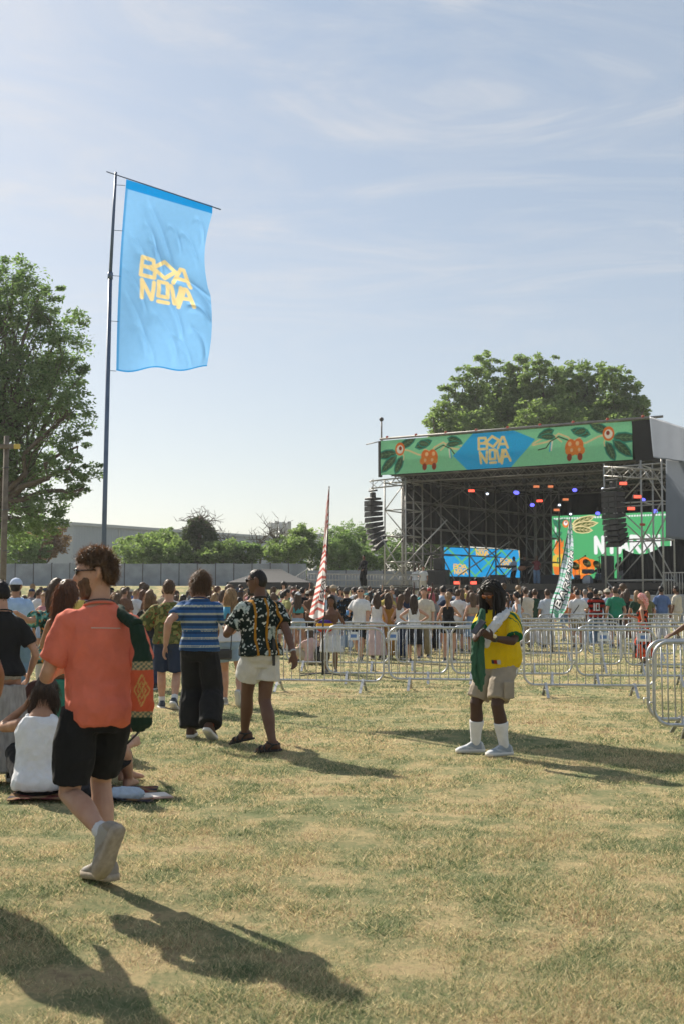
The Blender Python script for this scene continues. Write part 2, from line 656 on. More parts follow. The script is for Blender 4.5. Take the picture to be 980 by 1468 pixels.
def blades():
    V, T = [], []
    tot = 0
    for (y0, y1, dens, wid, hgt) in ((3.4, 5.2, 17000, .0022, .026), (5.2, 8, 10500, .0030, .027), (8, 12, 5200, .0045, .026), (12, 18, 2200, .007, .027), (18, 27, 600, .011, .028), (27, 40, 130, .018, .034)):
        n = int(dens * (y1 * y1 - y0 * y0) / 2 * .86)
        y = np.sqrt(rng.uniform(y0 * y0, y1 * y1, n))
        x = rng.uniform(-.43, .43, n) * y
        # tufts: thin the bare patches
        f = np.sin(x * 3.1 + 2 * np.sin(y * 2.3)) * np.sin(y * 2.7 + 1.7 * np.sin(x * 1.9)) + .6 * np.sin(x * 9 + y * 7) * np.sin(y * 11 - x * 5)
        keep = rng.uniform(-1.3, .8, n) < f
        x, y, f = x[keep], y[keep], f[keep]
        n = len(x)
        k = np.clip(1 - y / 60, 0, 1)
        z = 0.68 * np.where(y > 24, ((y - 24) / 46) ** 2 * 3, 0) + (0.012 * np.sin(x * 2.1 + 1.3 * np.sin(y * 1.7)) + 0.01 * np.sin(y * 3.3 + x)) * k - .004
        a = rng.uniform(0, 2 * PI, n)
        w = wid * rng.uniform(.6, 1.3, n)
        h = hgt * rng.uniform(.35, 1.3, n) * (1 + .35 * np.clip(f, -.5, 1))
        ln = h * rng.uniform(.3, 2.2, n)
        b = rng.uniform(0, 2 * PI, n)
        p = np.stack([x, y, z], -1)
        s = np.stack([np.cos(a) * w, np.sin(a) * w, 0 * w], -1)
        tip = p + np.stack([np.cos(b) * ln, np.sin(b) * ln, h], -1)
        v = np.stack([p - s, p + s, tip], 1).reshape(-1, 3)
        V.append(v)
        T.append(np.arange(n * 3).reshape(-1, 3) + tot)
        tot += n * 3
    return np.concatenate(V), np.concatenate(T)


V, T = blades()
o = link_mesh('grass', np_mesh('grass', V, tris=T), MATS['grass_blade'], smooth=False)
tag(o, 'short dry straw coloured grass covering the festival field', 'grass', kind='stuff')

# ================================================================== foliage
def leaf_mat(name, c0, c1, tl=0.45):
    m, nt, bs = new_mat(name)
    geo = nt.n('ShaderNodeNewGeometry')
    r = ramp(nt, [(0.0, c0), (1.0, c1)])
    nt.l(geo.outputs['Random Per Island'], r.inputs['Fac'])
    nt.l(r.outputs['Color'], bs.inputs['Base Color'])
    bs.inputs['Roughness'].default_value = 0.55
    bs.inputs['Specular IOR Level'].default_value = 0.35
    tr = nt.n('ShaderNodeBsdfTranslucent')
    c2 = mixrgb(nt, 1.0, r.outputs['Color'], (1.12, 1.25, .72), 'MULTIPLY')
    nt.l(c2, tr.inputs['Color'])
    mx = nt.n('ShaderNodeMixShader', i_Fac=tl)
    nt.l(bs.outputs[0], mx.inputs[1]); nt.l(tr.outputs[0], mx.inputs[2])
    nt.l(mx.outputs[0], nt.t.nodes['Material Output'].inputs['Surface'])
    return m


LEAF = leaf_mat('leaf_green', (.095, .155, .07), (.225, .31, .145), .6)
LEAF2 = leaf_mat('leaf_bright', (.125, .185, .08), (.27, .34, .155), .6)
LEAF3 = leaf_mat('leaf_dark', (.045, .068, .034), (.09, .118, .055))
LEAF4 = leaf_mat('leaf_rust', (.15, .09, .06), (.26, .16, .10))
BARK = simple('bark', (.11, .085, .065), .95, bump=.8, bscale=18)


def leaves(name, mat, clusters, size, parent, r=None):
    """clusters: (centre, spread, count)"""
    r = r or rng
    C = []
    for c, s, n in clusters:
        d = r.normal(0, 1, (n, 3))
        d /= np.linalg.norm(d, axis=1)[:, None] + 1e-9
        C.append(np.array(c) + d * (r.uniform(0, 1, (n, 1)) ** .55) * np.array(s))
    C = np.concatenate(C)
    n = len(C)
    a = r.normal(0, 1, (n, 3)); a[:, 2] *= .6
    a /= np.linalg.norm(a, axis=1)[:, None]
    b = np.cross(a, r.normal(0, 1, (n, 3)))
    b /= np.linalg.norm(b, axis=1)[:, None] + 1e-9
    s = size * r.uniform(.55, 1.25, (n, 1))
    v = np.stack([C - a * s, C + b * s * .42 , C + a * s, C - b * s * .42 + a * s * .1], 1).reshape(-1, 3)
    if parent is not None:
        v = v - np.array(parent.location)
    me = np_mesh(name, v, quads=np.arange(n * 4).reshape(-1, 4))
    return link_mesh(name, me, mat, parent, smooth=False)


def limb(mb, a, b, r0, r1, wob, n=5, rr=None):
    rr = rr or random
    a, b = Vector(a), Vector(b)
    L = (b - a).length
    pts, rs = [], []
    for i in range(n + 1):
        t = i / n
        off = Vector((rr.uniform(-1, 1), rr.uniform(-1, 1), rr.uniform(-.6, .6))) * wob * L * math.sin(PI * t)
        pts.append(a.lerp(b, t) + off)
        rs.append(r0 + (r1 - r0) * t)
    mb.tube(pts, rs, 6)
    return pts


def tree(name, label, base, lobes, leafsize, mat, ncl, per, trunk_r, group=None, cat='tree', fork=.35, seed=1, smin=0.0):
    """lobes: ellipsoids (centre, radii) the crown's leaf clumps are spread through"""
    rr = random.Random(seed)
    nr = np.random.default_rng(seed)
    t = empty(name, base, label, cat, group)
    cl = []
    vols = [l[1][0] * l[1][1] * l[1][2] for l in lobes]
    tw = MB()
    top = max(l[0][2] for l in lobes)
    cx = sum(l[0][0] for l in lobes) / len(lobes)
    cy = sum(l[0][1] for l in lobes) / len(lobes)
    hub = Vector((base[0] * (1 - fork) + cx * fork, base[1] * (1 - fork) + cy * fork, base[2] + (top - base[2]) * fork))
    main = [Vector(base) - Vector((0, 0, .2)), Vector(base).lerp(hub, .5) + Vector((rr.uniform(-.1, .1) * trunk_r * 5, 0, 0)), hub]
    tw.tube(main, [trunk_r * 1.15, trunk_r * .85, trunk_r * .7], 9)
    for c, rad in lobes:
        c = Vector(c)
        lp = limb(tw, hub, c, trunk_r * .55, trunk_r * .16, .10, 6, rr)
        k = max(4, int(ncl * (rad[0] * rad[1] * rad[2]) / sum(vols)))
        for i in range(k):
            d = nr.normal(0, 1, 3)
            d /= np.linalg.norm(d)
            rad_k = (nr.uniform(.1, 1)) ** .42 * nr.uniform(.8, 1.1)
            p = np.array(c) + d * rad_k * np.array(rad)
            s = max(smin, min(rad) * nr.uniform(.14, .46))
            cl.append((p, (s * nr.uniform(.9, 1.5), s * nr.uniform(.9, 1.5), s * nr.uniform(.6, .95)), int(per * nr.uniform(.5, 1.4))))
            if i % 3 == 0:
                st = lp[rr.randint(2, len(lp) - 1)]
                limb(tw, st, p, trunk_r * .13, trunk_r * .03, .08, 4, rr)
    tw.build('trunk', BARK, t, smooth=True)
    leaves('crown', mat, cl, leafsize, t, nr)
    return t


# the big tree at the left edge, about 60 m off
YT = 60.0


def lob(px, py, Y, rx, rz, ry=None):
    """a crown lobe seen at (px, py), radii in photo pixels"""
    p = W(px, py, Y)
    k = Y / F_PX
    return ((p.x, p.y, p.z), (rx * k, (ry or rx) * k, rz * k))


tree('broadleaf_tree', 'tall broadleaf tree filling the left edge behind the wooden post', (XP(-25, YT), YT, gz(XP(-25, YT), YT)),
     [lob(15, 440, YT, 62, 72), lob(85, 480, YT, 46, 62), lob(-60, 500, YT, 80, 90), lob(30, 560, YT, 80, 70), lob(100, 590, YT - 2, 42, 50),
      lob(20, 660, YT, 70, 46), lob(100, 672, YT - 3, 46, 32), lob(60, 735, YT - 2, 50, 36), lob(-50, 640, YT, 90, 90), lob(10, 745, YT, 60, 45), lob(20, 395, YT, 30, 32), lob(120, 700, YT - 3, 32, 26), lob(112, 640, YT - 2, 30, 30), lob(118, 540, YT, 24, 34), lob(58, 420, YT, 30, 30)],
     .115, LEAF, 1020, 84, .34, seed=5, fork=.33)

# the row of tall trees behind the stage
for k, (px, py, rx, rz, lab) in enumerate((
        (668, 580, 54, 62, 'leftmost of the tall trees behind the stage, spreading left past the roof'),
        (722, 560, 50, 62, 'second tall tree from the left behind the stage, highest of the row'),
        (785, 562, 56, 56, 'tall full tree above the middle of the green stage banner'),
        (838, 562, 46, 56, 'tall tree above the right half of the stage banner, beside the rightmost one'),
        (886, 582, 40, 62, 'rightmost of the tall trees behind the stage, beside the grey tarpaulin'))):
    Yk = 108 + (k % 2) * 5
    base = (XP(px, Yk), Yk, 0.6)
    L = [lob(px, py + 45, Yk, rx * .95, rz * .6), lob(px, py + 85, Yk, rx * .55, 26)]
    PL = [(628, 572), (642, 538), (662, 522), (682, 512), (696, 494), (714, 514), (730, 512), (742, 503), (758, 508), (772, 503), (790, 510), (806, 507), (822, 516), (838, 510), (856, 518), (872, 520), (888, 526), (902, 528), (914, 545)]
    for (qx, qy) in PL:
        if min(range(5), key=lambda m: abs(qx - (660, 715, 775, 832, 888)[m])) == k:
            L.append(lob(qx, qy + 36, Yk + (qx % 7) * .4, 14 + qx % 6, 34 + qx % 9))
            L.append(lob(qx + 3, qy + 66, Yk + (qx % 5) * .5, 20, 32))
    if k == 0:
        L += [lob(620, 598, Yk, 16, 16), lob(636, 590, Yk, 18, 18)]
    if k == 4:
        L += [lob(922, 588, Yk, 8, 14)]
    tree('tall_tree', lab, base, L, .19, LEAF2, 470, 54, .4, smin=.36, group='tall trees behind the stage', seed=20 + k, fork=.5)

# bushes on the bank behind the hoarding
bush_spec = [  # px, py centre, rx, rz, Y, mat, words
    (64, 780, 34, 26, 92, LEAF4, 'rusty brown leaved shrub in front of the warehouse corner'),
    (30, 792, 44, 24, 90, LEAF, 'green bush behind the hoarding beside the rusty brown shrub'),
    (205, 790, 46, 26, 92, LEAF2, 'sunlit bush behind the hoarding just right of the orange shirted man'),
    (244, 796, 34, 24, 91, LEAF2, 'low pale bush between the sunlit bush and the ivy covered tree'),
    (232, 778, 26, 22, 95, LEAF2, 'taller bush sticking up against the grey warehouse wall'),
    (318, 792, 36, 18, 92, LEAF2, 'low bush at the right foot of the ivy covered tree'),
    (352, 794, 30, 18, 92, LEAF, 'low bush behind the hoarding above the floral shirted man'),
    (408, 790, 34, 22, 92, LEAF2, 'light green bush below the phone mast'),
    (432, 778, 22, 26, 95, LEAF2, 'airy bush at the right end of the grey warehouse'),
    (478, 790, 38, 32, 95, LEAF, 'bush behind the red and white feather flag'),
    (505, 778, 32, 34, 99, LEAF, 'tall bush behind the left hanging loudspeaker column'),
    (548, 795, 44, 26, 95, LEAF, 'bush behind the scaffold foot of the stage'),
    (592, 790, 38, 34, 98, LEAF3, 'dark bush seen through the left side of the stage'),
    (628, 792, 34, 32, 99, LEAF, 'bush beside the blue screen at the back of the stage'),
]
for k, (px, py, rx, rz, Yk, mt, lab) in enumerate(bush_spec):
    g = gz(XP(px, Yk), Yk)
    c, rad = lob(px, py, Yk, rx, rz)
    L = [(c, rad), ((c[0] - rad[0] * .5, c[1] - .6, c[2] - rad[2] * .4), (rad[0] * .6, rad[1] * .6, rad[2] * .7)),
         ((c[0] + rad[0] * .45, c[1] + .5, c[2] + rad[2] * .25), (rad[0] * .5, rad[1] * .5, rad[2] * .8)),
         ((c[0], c[1], g + rad[2] * .5), (rad[0] * .9, rad[1] * .8, rad[2] * .6))]
    tree('bush', lab, (c[0], c[1], g - .3), L, .13, mt, 170, 60, .09, group='bushes behind the hoarding', cat='bush', seed=50 + k, fork=.3)

# ivy covered tree with a bare spreading top
Yk = 94
g = gz(XP(284, Yk), Yk)
iv = empty('ivy_tree', (XP(284, Yk), Yk, g), 'tree wrapped in dark ivy with bare branches spreading from its top', 'tree')
mb = MB()
rr = random.Random(3)
tp = W(287, 742, Yk)
limb(mb, (iv.location.x, Yk, g - .2), tp, .28, .14, .02, 5, rr)
for i in range(26):
    a = rr.uniform(-1, 1)
    st = W(287 + rr.uniform(-3, 3), 742 + rr.uniform(-2, 24), Yk)
    e = W(287 + a * 38, 728 + abs(a) * 22 + rr.uniform(-4, 14), Yk + rr.uniform(-2, 2))
    pts = limb(mb, st, e, .055, .015, .10, 5, rr)
    for j in range(3):
        q0 = pts[rr.randint(2, 5)]
        limb(mb, q0, q0 + Vector((rr.uniform(-.6, .6), rr.uniform(-.5, .5), rr.uniform(-.2, .5))), .022, .008, .1, 3, rr)
mb.build('trunk', BARK, iv, True)
cl = []
nr = np.random.default_rng(4)
for i in range(150):
    t = nr.uniform(0, 1)
    w = 34 * (1 - t) ** .8 + 7
    p = W(285 + nr.uniform(-1, 1) * w, 812 - t * 66, Yk + nr.uniform(-1, 1) * w * .05)
    cl.append((np.array(p), (.45, .45, .38), 90))
leaves('crown', LEAF3, cl, .14, iv, nr)

# bare trees left of the mast
for k, (px, top, lab) in enumerate(((395, 742, 'bare leafless tree beside the phone mast'), (372, 758, 'thin leafless tree left of the bare tree by the mast'), (326, 760, 'small brown leafless tree right of the ivy covered tree'))):
    Yk = 93 + k
    g = gz(XP(px, Yk), Yk)
    t = empty('bare_tree', (XP(px, Yk), Yk, g), lab, 'tree', 'leafless trees behind the hoarding')
    mb = MB()
    rr = random.Random(30 + k)
    hub = W(px + 2, 785, Yk)
    limb(mb, (XP(px, Yk), Yk, g - .2), hub, .12, .09, .03, 4, rr)
    for i in range(13):
        e = W(px + rr.uniform(-24, 26), top + rr.uniform(0, 26), Yk + rr.uniform(-1, 1))
        pts = limb(mb, hub + Vector((0, 0, rr.uniform(-.5, .6))), e, .05, .012, .09, 5, rr)
        for j in range(4):
            q0 = pts[rr.randint(2, 5)]
            limb(mb, q0, q0 + Vector((rr.uniform(-.6, .6), rr.uniform(-.4, .4), rr.uniform(0, .6))), .02, .008, .1, 3, rr)
    mb.build('trunk', BARK, t, True)

# ================================================================== hoarding on the bank
PANEL = simple('hoarding_panel', (.27, .30, .35), .7, var=.2, scale=1.3)
POSTM = simple('hoarding_post', (.09, .09, .10), .7)


def hoarding(name, label, x0, Y0, x1, Y1, ztop, zbot, n, group=None):
    t = empty(name, (x0, Y0, zbot), label, 'fence', group)
    for i in range(n):
        a = Vector((x0 + (x1 - x0) * i / n, Y0 + (Y1 - Y0) * i / n, 0))
        b = Vector((x0 + (x1 - x0) * (i + 1) / n, Y0 + (Y1 - Y0) * (i + 1) / n, 0))
        d = (b - a).normalized()
        mb = MB()
        dz = random.uniform(-.03, .03)
        dy = random.uniform(-.02, .02)
        m0 = (a + b) / 2 + Vector((0, dy, (ztop + zbot) / 2 + dz))
        mb.box(m0, ((b - a).length - .07, .05, ztop - zbot), rz=math.atan2(d.y, d.x), bev=.012)
        mb.box(m0 + Vector((0, -.035, -.35)), ((b - a).length - .12, .03, .035), rz=math.atan2(d.y, d.x))
        mb.build('panel', PANEL, t)
        mp_ = MB()
        mp_.box(a + Vector((0, .06, (ztop + zbot) / 2 + .01)), (.09, .09, ztop - zbot + .1), bev=.01)
        mp_.build('post', POSTM, t)
    return t


ZT, ZB = W(100, 808, 86).z, W(100, 842, 86).z
hoarding('hoarding', 'long blue grey hoarding of flat panels closing off the field at the left', XP(-160, 86), 86, XP(440, 86), 86, ZT, ZB - .4, 23)
hoarding('hoarding', 'paler grey hoarding behind the ramp left of the stage', XP(441, 86.6), 86.6, XP(655, 88), 88, W(540, 818, 87).z, ZB - .5, 8)

# ================================================================== warehouses
m, nt, bs = new_mat('warehouse_cladding')
tc = nt.n('ShaderNodeTexCoord')
wv = nt.n('ShaderNodeTexWave', bands_direction='X', i_Scale=1.3, i_Distortion=0.0)
nt.l(tc.outputs['Object'], wv.inputs['Vector'])
nz = nt.n('ShaderNodeTexNoise', i_Scale=.12, i_Detail=5.0)
nt.l(tc.outputs['Object'], nz.inputs['Vector'])
r = ramp(nt, [(.3, (.25, .29, .34)), (.7, (.31, .35, .40))])
nt.l(nz.outputs['Fac'], r.inputs['Fac'])
nt.l(r.outputs['Color'], bs.inputs['Base Color'])
bp = nt.n('ShaderNodeBump', i_Strength=.5, i_Distance=.05)
nt.l(wv.outputs['Fac'], bp.inputs['Height'])
nt.l(bp.outputs['Normal'], bs.inputs['Normal'])
bs.inputs['Roughness'].default_value = .6
CLAD = m
TRIM = simple('warehouse_trim', (.36, .39, .43), .6)
DOORM = simple('warehouse_door', (.42, .46, .50), .6)

A0 = Vector((XP(105, 140), 140, 0)); B0 = Vector((XP(441, 176), 176, 0))
dirw = (B0 - A0).normalized(); back = Vector((-dirw.y, dirw.x, 0))
zr = W(105, 752, 140).z
wh = empty('warehouse', (A0.x, A0.y, 0), 'long blue grey flat roofed warehouse behind the bushes at the left', 'building')
C0, D0 = B0 + back * 30, A0 + back * 30
MB().hexa([(*p.xy, z) for z in (-.5, zr) for p in (A0, B0, C0, D0)]).build('wall', CLAD, wh)
mb = MB()
mb.bar((A0.x, A0.y, zr + .1), (B0.x, B0.y, zr + .1), .5, .35)
mb.bar((A0.x, A0.y, zr + .1), (D0.x, D0.y, zr + .1), .5, .35)
mb.build('roof_edge', TRIM, wh)
mb = MB()
mb.hexa([(*p.xy, z) for z in (zr - .02, zr + .14) for p in (A0, B0, C0, D0)])
mb.build('roof', simple('roof_felt', (.2, .2, .21), .9), wh)
for k, (s0, s1, z0, z1) in enumerate(((3, 8, 0, 6.5), (14, 19, 0, 6.5), (30, 35, 0, 6.5))):
    mb = MB()
    a, b = A0 + dirw * s0 - back * .04, A0 + dirw * s1 - back * .04
    mb.bar((a.x, a.y, (z0 + z1) / 2 + .5), (b.x, b.y, (z0 + z1) / 2 + .5), .12, z1 - z0)
    mb.build('roller_door', DOORM, wh)
for k in range(1, 7):
    a = A0 + dirw * k * 7.2 - back * .09
    MB().bar((a.x, a.y, 0), (a.x, a.y, zr - .1), .12, .12).build('downpipe', TRIM, wh)

wl = empty('warehouse', (XP(-260, 165), 165, 0), 'pale low warehouse behind the big tree at the left edge', 'building')
zl = W(60, 775, 165).z
MB().box(((XP(-260, 165) + XP(118, 165)) / 2, 180, zl / 2), (XP(118, 165) - XP(-260, 165), 26, zl)).build('wall', simple('pale_cladding', (.42, .45, .48), .6, scale=.2), wl)
mb = MB()
x0, x1 = XP(-262, 165), XP(119, 165)
for i in range(9):
    a = x0 + (x1 - x0) * i / 9
    b = x0 + (x1 - x0) * (i + 1) / 9
    mb.hexa([(a, 166.8, zl - .1), (b, 166.8, zl - .1), (b, 193, zl - .1), (a, 193, zl - .1), (a + .2, 166.8, zl + .25), ((a + b) / 2, 166.8, zl + 1.1), ((a + b) / 2, 193, zl + 1.1), (a + .2, 193, zl + .25)])
mb.build('roof', TRIM, wl)

fb = empty('office_block', (XP(452, 190), 190, 0), 'pale flat roofed building far off between the warehouse and the stage', 'building')
zf = W(470, 768, 190).z
MB().box((XP(500, 190), 198, zf / 2), (11.5, 14, zf)).build('wall', simple('pale_render', (.55, .56, .57), .7), fb)
MB().box((XP(500, 190), 198, zf + .15), (12, 14.5, .4)).build('roof', TRIM, fb)
for i in range(5):
    for j in range(2):
        MB().box((XP(500, 190) - 4.4 + i * 2.2, 190.96, zf - 2 - j * 3.2), (1.4, .12, 1.5)).build('window', simple('far_glass', (.12, .15, .18), .2), fb)

# phone mast
Ym = 118
mt = empty('phone_mast', (XP(402, Ym), Ym, 0), 'grey phone mast with a ring of antenna panels above the bushes', 'mast')
STEEL = simple('galvanised_steel', (.42, .43, .44), .45, .6, var=.1)
MB().tube([(XP(402, Ym), Ym, -.2), W(402, 752, Ym)], [.22, .16], 10).build('pole', STEEL, mt, True)
mb = MB()
for py in (758, 764):
    for k in range(12):
        a0, a1 = 2 * PI * k / 12, 2 * PI * (k + 1) / 12
        c = W(402, py, Ym)
        mb.bar((c.x + .85 * math.cos(a0), c.y + .85 * math.sin(a0), c.z), (c.x + .85 * math.cos(a1), c.y + .85 * math.sin(a1), c.z), .05)
    for k in range(3):
        a0 = 2 * PI * k / 3
        mb.bar(c, (c.x + .85 * math.cos(a0), c.y + .85 * math.sin(a0), c.z), .06)
mb.build('ring_frame', STEEL, mt)
AP = simple('antenna_panel', (.46, .48, .5), .5)
for k in range(9):
    a0 = 2 * PI * k / 9 + .2
    c = W(402, 757.5 + (k % 2), Ym)
    MB().box((c.x + 1.0 * math.cos(a0), c.y + 1.0 * math.sin(a0), c.z), (.18, .32, 1.35), rz=a0, bev=.03).build('antenna_panel', AP, mt)
for k in range(3):
    a0 = 2 * PI * k / 3 + .5
    c = W(402, 762, Ym)
    MB().tube([(c.x + .6 * math.cos(a0), c.y + .6 * math.sin(a0), c.z), (c.x + .6 * math.cos(a0), c.y + .6 * math.sin(a0), c.z + .9)], .12, 8).build('radio_unit', AP, mt)

# chimney-like steel stubs by the bare trees
RUST = simple('dark_steel', (.09, .075, .065), .8)
for k, (px, t_, lab) in enumerate(((307, 770, 'dark steel post left of the bare trees'), (338, 780, 'dark steel post right of the small brown tree'), (362, 781, 'dark steel post left of the phone mast'))):
    Yk = 100
    p = empty('steel_post', (XP(px, Yk), Yk, 2.5), lab, 'post', 'steel posts in front of the warehouse')
    MB().box((XP(px, Yk), Yk, (W(px, t_, Yk).z + 2.4) / 2), (.22, .22, W(px, t_, Yk).z - 2.4), bev=.02).build('shaft', RUST, p)
    MB().box((XP(px, Yk), Yk, W(px, t_, Yk).z + .02), (.3, .3, .06), bev=.01).build('cap', RUST, p)

# thin lamp column seen through the big tree
lp = empty('lamp_column', (XP(61, 100), 100, 2), 'thin grey lighting column seen through gaps in the big left tree', 'lamp column')
c = W(61, 705, 100)
MB().tube([(c.x, c.y, 2), c], [.09, .05], 8).build('column', STEEL, lp, True)
MB().box((c.x + .25, c.y, c.z + .03), (.7, .25, .12), bev=.03).build('lamp_head', STEEL, lp)

# wooden post with a cross arm at the left edge
Yk = 29.0
WOOD = simple('weathered_wood', (.15, .125, .10), .85, var=.25, scale=9, bump=.5, bscale=30)
wp = empty('wooden_post', (XP(6, Yk), Yk, gz(XP(6, Yk), Yk)), 'weathered wooden post with a short cross arm at the left edge', 'post')
a, b = Vector((XP(5, Yk), Yk, -.1)), W(10, 625, Yk)
MB().tube([a, a.lerp(b, .5), b], [.085, .074, .062], 10).build('shaft', WOOD, wp, True)
p = W(10, 641, Yk)
MB().box((p.x - .08, p.y - .13, p.z), (.86, .09, .11), bev=.012).build('cross_arm', WOOD, wp)
MB().box((p.x + .29, p.y - .13, p.z), (.15, .1, .12), bev=.012).build('arm_tip', simple('yellow_paint', (.55, .42, .10), .6), wp)
mb = MB()
for py in (673, 733, 792):
    mb = MB()
    q0 = W(8.5, py, Yk)
    mb.tube([(q0.x + .085 * math.cos(t * PI / 6), q0.y + .085 * math.sin(t * PI / 6), q0.z + t * .004) for t in range(13)], .012, 6)
    mb.build('wire_band', POSTM, wp, True)
# ================================================================== the stage
BLACK = simple('black_drape', (.022, .022, .021), .95, var=.25, scale=1.2, bump=.3, bscale=6)
BLACKM = simple('black_plastic', (.03, .03, .03), .55)
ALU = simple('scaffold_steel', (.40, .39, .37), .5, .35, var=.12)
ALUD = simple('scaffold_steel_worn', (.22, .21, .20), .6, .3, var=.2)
DECK = simple('stage_deck', (.06, .055, .05), .7)
REDM = simple('red_coupler', (.45, .08, .04), .6)
DZ = 2.57                                           # deck height
U = Vector((.861, -.507, 0)); WD = Vector((.507, .861, 0))
SA = Vector((2.43, 73.0, 0))


def S(s, t, z):
    return SA + U * s + WD * t + Vector((0, 0, z))


stg = empty('concert_stage', (SA.x, SA.y, 0), 'big open air concert stage with black drapes under a scaffold roof', 'stage')
SR = 16.3
# deck
mb = MB()
mb.hexa([S(-.2, .2, DZ - .35), S(SR + 1.6, .2, DZ - .35), S(SR + 1.6, 15, DZ - .35), S(-.2, 12, DZ - .35), S(-.2, .2, DZ), S(SR + 1.6, .2, DZ), S(SR + 1.6, 15, DZ), S(-.2, 12, DZ)])
mb.build('deck', DECK, stg)
mb = MB()
n = 60
fr = [S(-.1 + (SR + 1.5) * i / n, .12 + .05 * math.sin(i * 1.9), 0) for i in range(n + 1)]
mb.rings([[p + Vector((0, 0, z)) for p in fr] for z in (0.2, DZ - .36)], cap=False, closed=False)
mb.build('front_skirt', BLACK, stg, True)
# roof slab: black underside, top a metre and a half up
ZR0, ZR1 = 9.45, 11.2
rp = [S(.1, .35, 0), S(SR - .1, .35, 0), Vector((25.2, 78.5, 0)), Vector((12.6, 86.5, 0)), S(.1, 3.2, 0)]
mb = MB()
mb.rings([[p + Vector((0, 0, ZR0)) for p in rp], [p + Vector((0, 0, ZR1 - (.5 if 2 <= i <= 3 else 0))) for i, p in enumerate(rp)]])
mb.build('roof', BLACK, stg)
# hanging side wall (upper left) and back wall
def curtain(name, a, b, z0, z1, amp=.10, n=90, zfun=None):
    a, b = Vector((a[0], a[1], 0)), Vector((b[0], b[1], 0))
    d = (b - a).normalized()
    nn = Vector((-d.y, d.x, 0))
    front, backp = [], []
    for i in range(n + 1):
        t = i / n
        off = amp * math.sin(i * 1.7) * (.6 + .4 * math.sin(i * .37))
        front.append(a.lerp(b, t) + nn * off)
    rows = []
    for z in (z0, (z0 + z1) / 2, z1):
        rows.append([p + Vector((0, 0, z + ((zfun(i / n) if zfun and z == z1 else 0)))) for i, p in enumerate(front)] + [p + nn * .05 + Vector((0, 0, z + ((zfun(i / n) if zfun and z == z1 else 0)))) for i, p in reversed(list(enumerate(front)))])
    mb = MB()
    mb.rings(rows, cap=True, closed=True)
    return mb.build(name, BLACK, stg, True)


SWA, SWB = (XP(576, 74.6), 74.6), (XP(752, 85.5), 85.5)
curtain('side_curtain', SWA, SWB, 5.3, ZR0 + .05)
curtain('back_curtain', (XP(748, 85.4), 85.4), (25.4, 78.0), DZ - .1, ZR0 + .05)
curtain('wing_curtain', (XP(892, 71), 71), (XP(1010, 68), 68), .3, W(930, 786, 70).z, zfun=lambda t: -.35 * math.sin(PI * min(1, t * 2.2)) if t < .45 else .1)

# trusses under the roof
def truss(name, a, b, w=.42, n=None, r=.03, mat=None, parent=None):
    a, b = Vector(a), Vector(b)
    d = (b - a)
    L = d.length
    d.normalize()
    s = d.cross(Vector((0, 0, 1))).normalized() * w / 2
    up = Vector((0, 0, w / 2))
    n = n or max(2, int(L / w))
    mb = MB()
    for q in (s + up, s - up, -s + up, -s - up):
        mb.tube([a + q, b + q], r, 6)
    for i in range(n):
        p0, p1 = a + d * (L * i / n), a + d * (L * (i + 1) / n)
        k = 1 if i % 2 else -1
        mb.tube([p0 + s + up * k, p1 + s - up * k], r * .6, 5)
        mb.tube([p0 - s - up * k, p1 - s + up * k], r * .6, 5)
        mb.tube([p0 + s * k + up, p1 - s * k + up], r * .6, 5)
        mb.tube([p0 + s * k - up, p1 - s * k - up], r * .6, 5)
    return mb.build(name, mat or ALUD, parent or stg, True)


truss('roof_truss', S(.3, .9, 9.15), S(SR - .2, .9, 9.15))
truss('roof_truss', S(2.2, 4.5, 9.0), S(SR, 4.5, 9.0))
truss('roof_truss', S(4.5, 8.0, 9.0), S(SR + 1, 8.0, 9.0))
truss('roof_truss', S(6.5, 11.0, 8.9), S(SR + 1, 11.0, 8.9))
# top rail with red couplers along the banner's upper edge
mb = MB()
mb.tube([S(-.1, -.02, 11.62), S(SR + 1.2, -.02, 11.62)], .07, 8)
mb.build('top_rail', ALUD, stg, True)
for i in range(9):
    MB().box(S(.4 + i * 2.0, -.02, 11.70), (.16, .14, .16), bev=.03).build('coupler', REDM, stg)
mb = MB()
mb.tube([S(0, 0, 11.3), S(0, 0, 12.8)], .05, 8)
mb.build('corner_post', ALUD, stg, True)
MB().sphere(S(0, 0, 12.85), .14, 10, 6).build('post_head', BLACKM, stg, True)
mb = MB(); mb.tube([S(-1.1, 0, 11.35), S(.1, 0, 11.5)], .035, 6); mb.build('stay_bar', ALUD, stg, True)


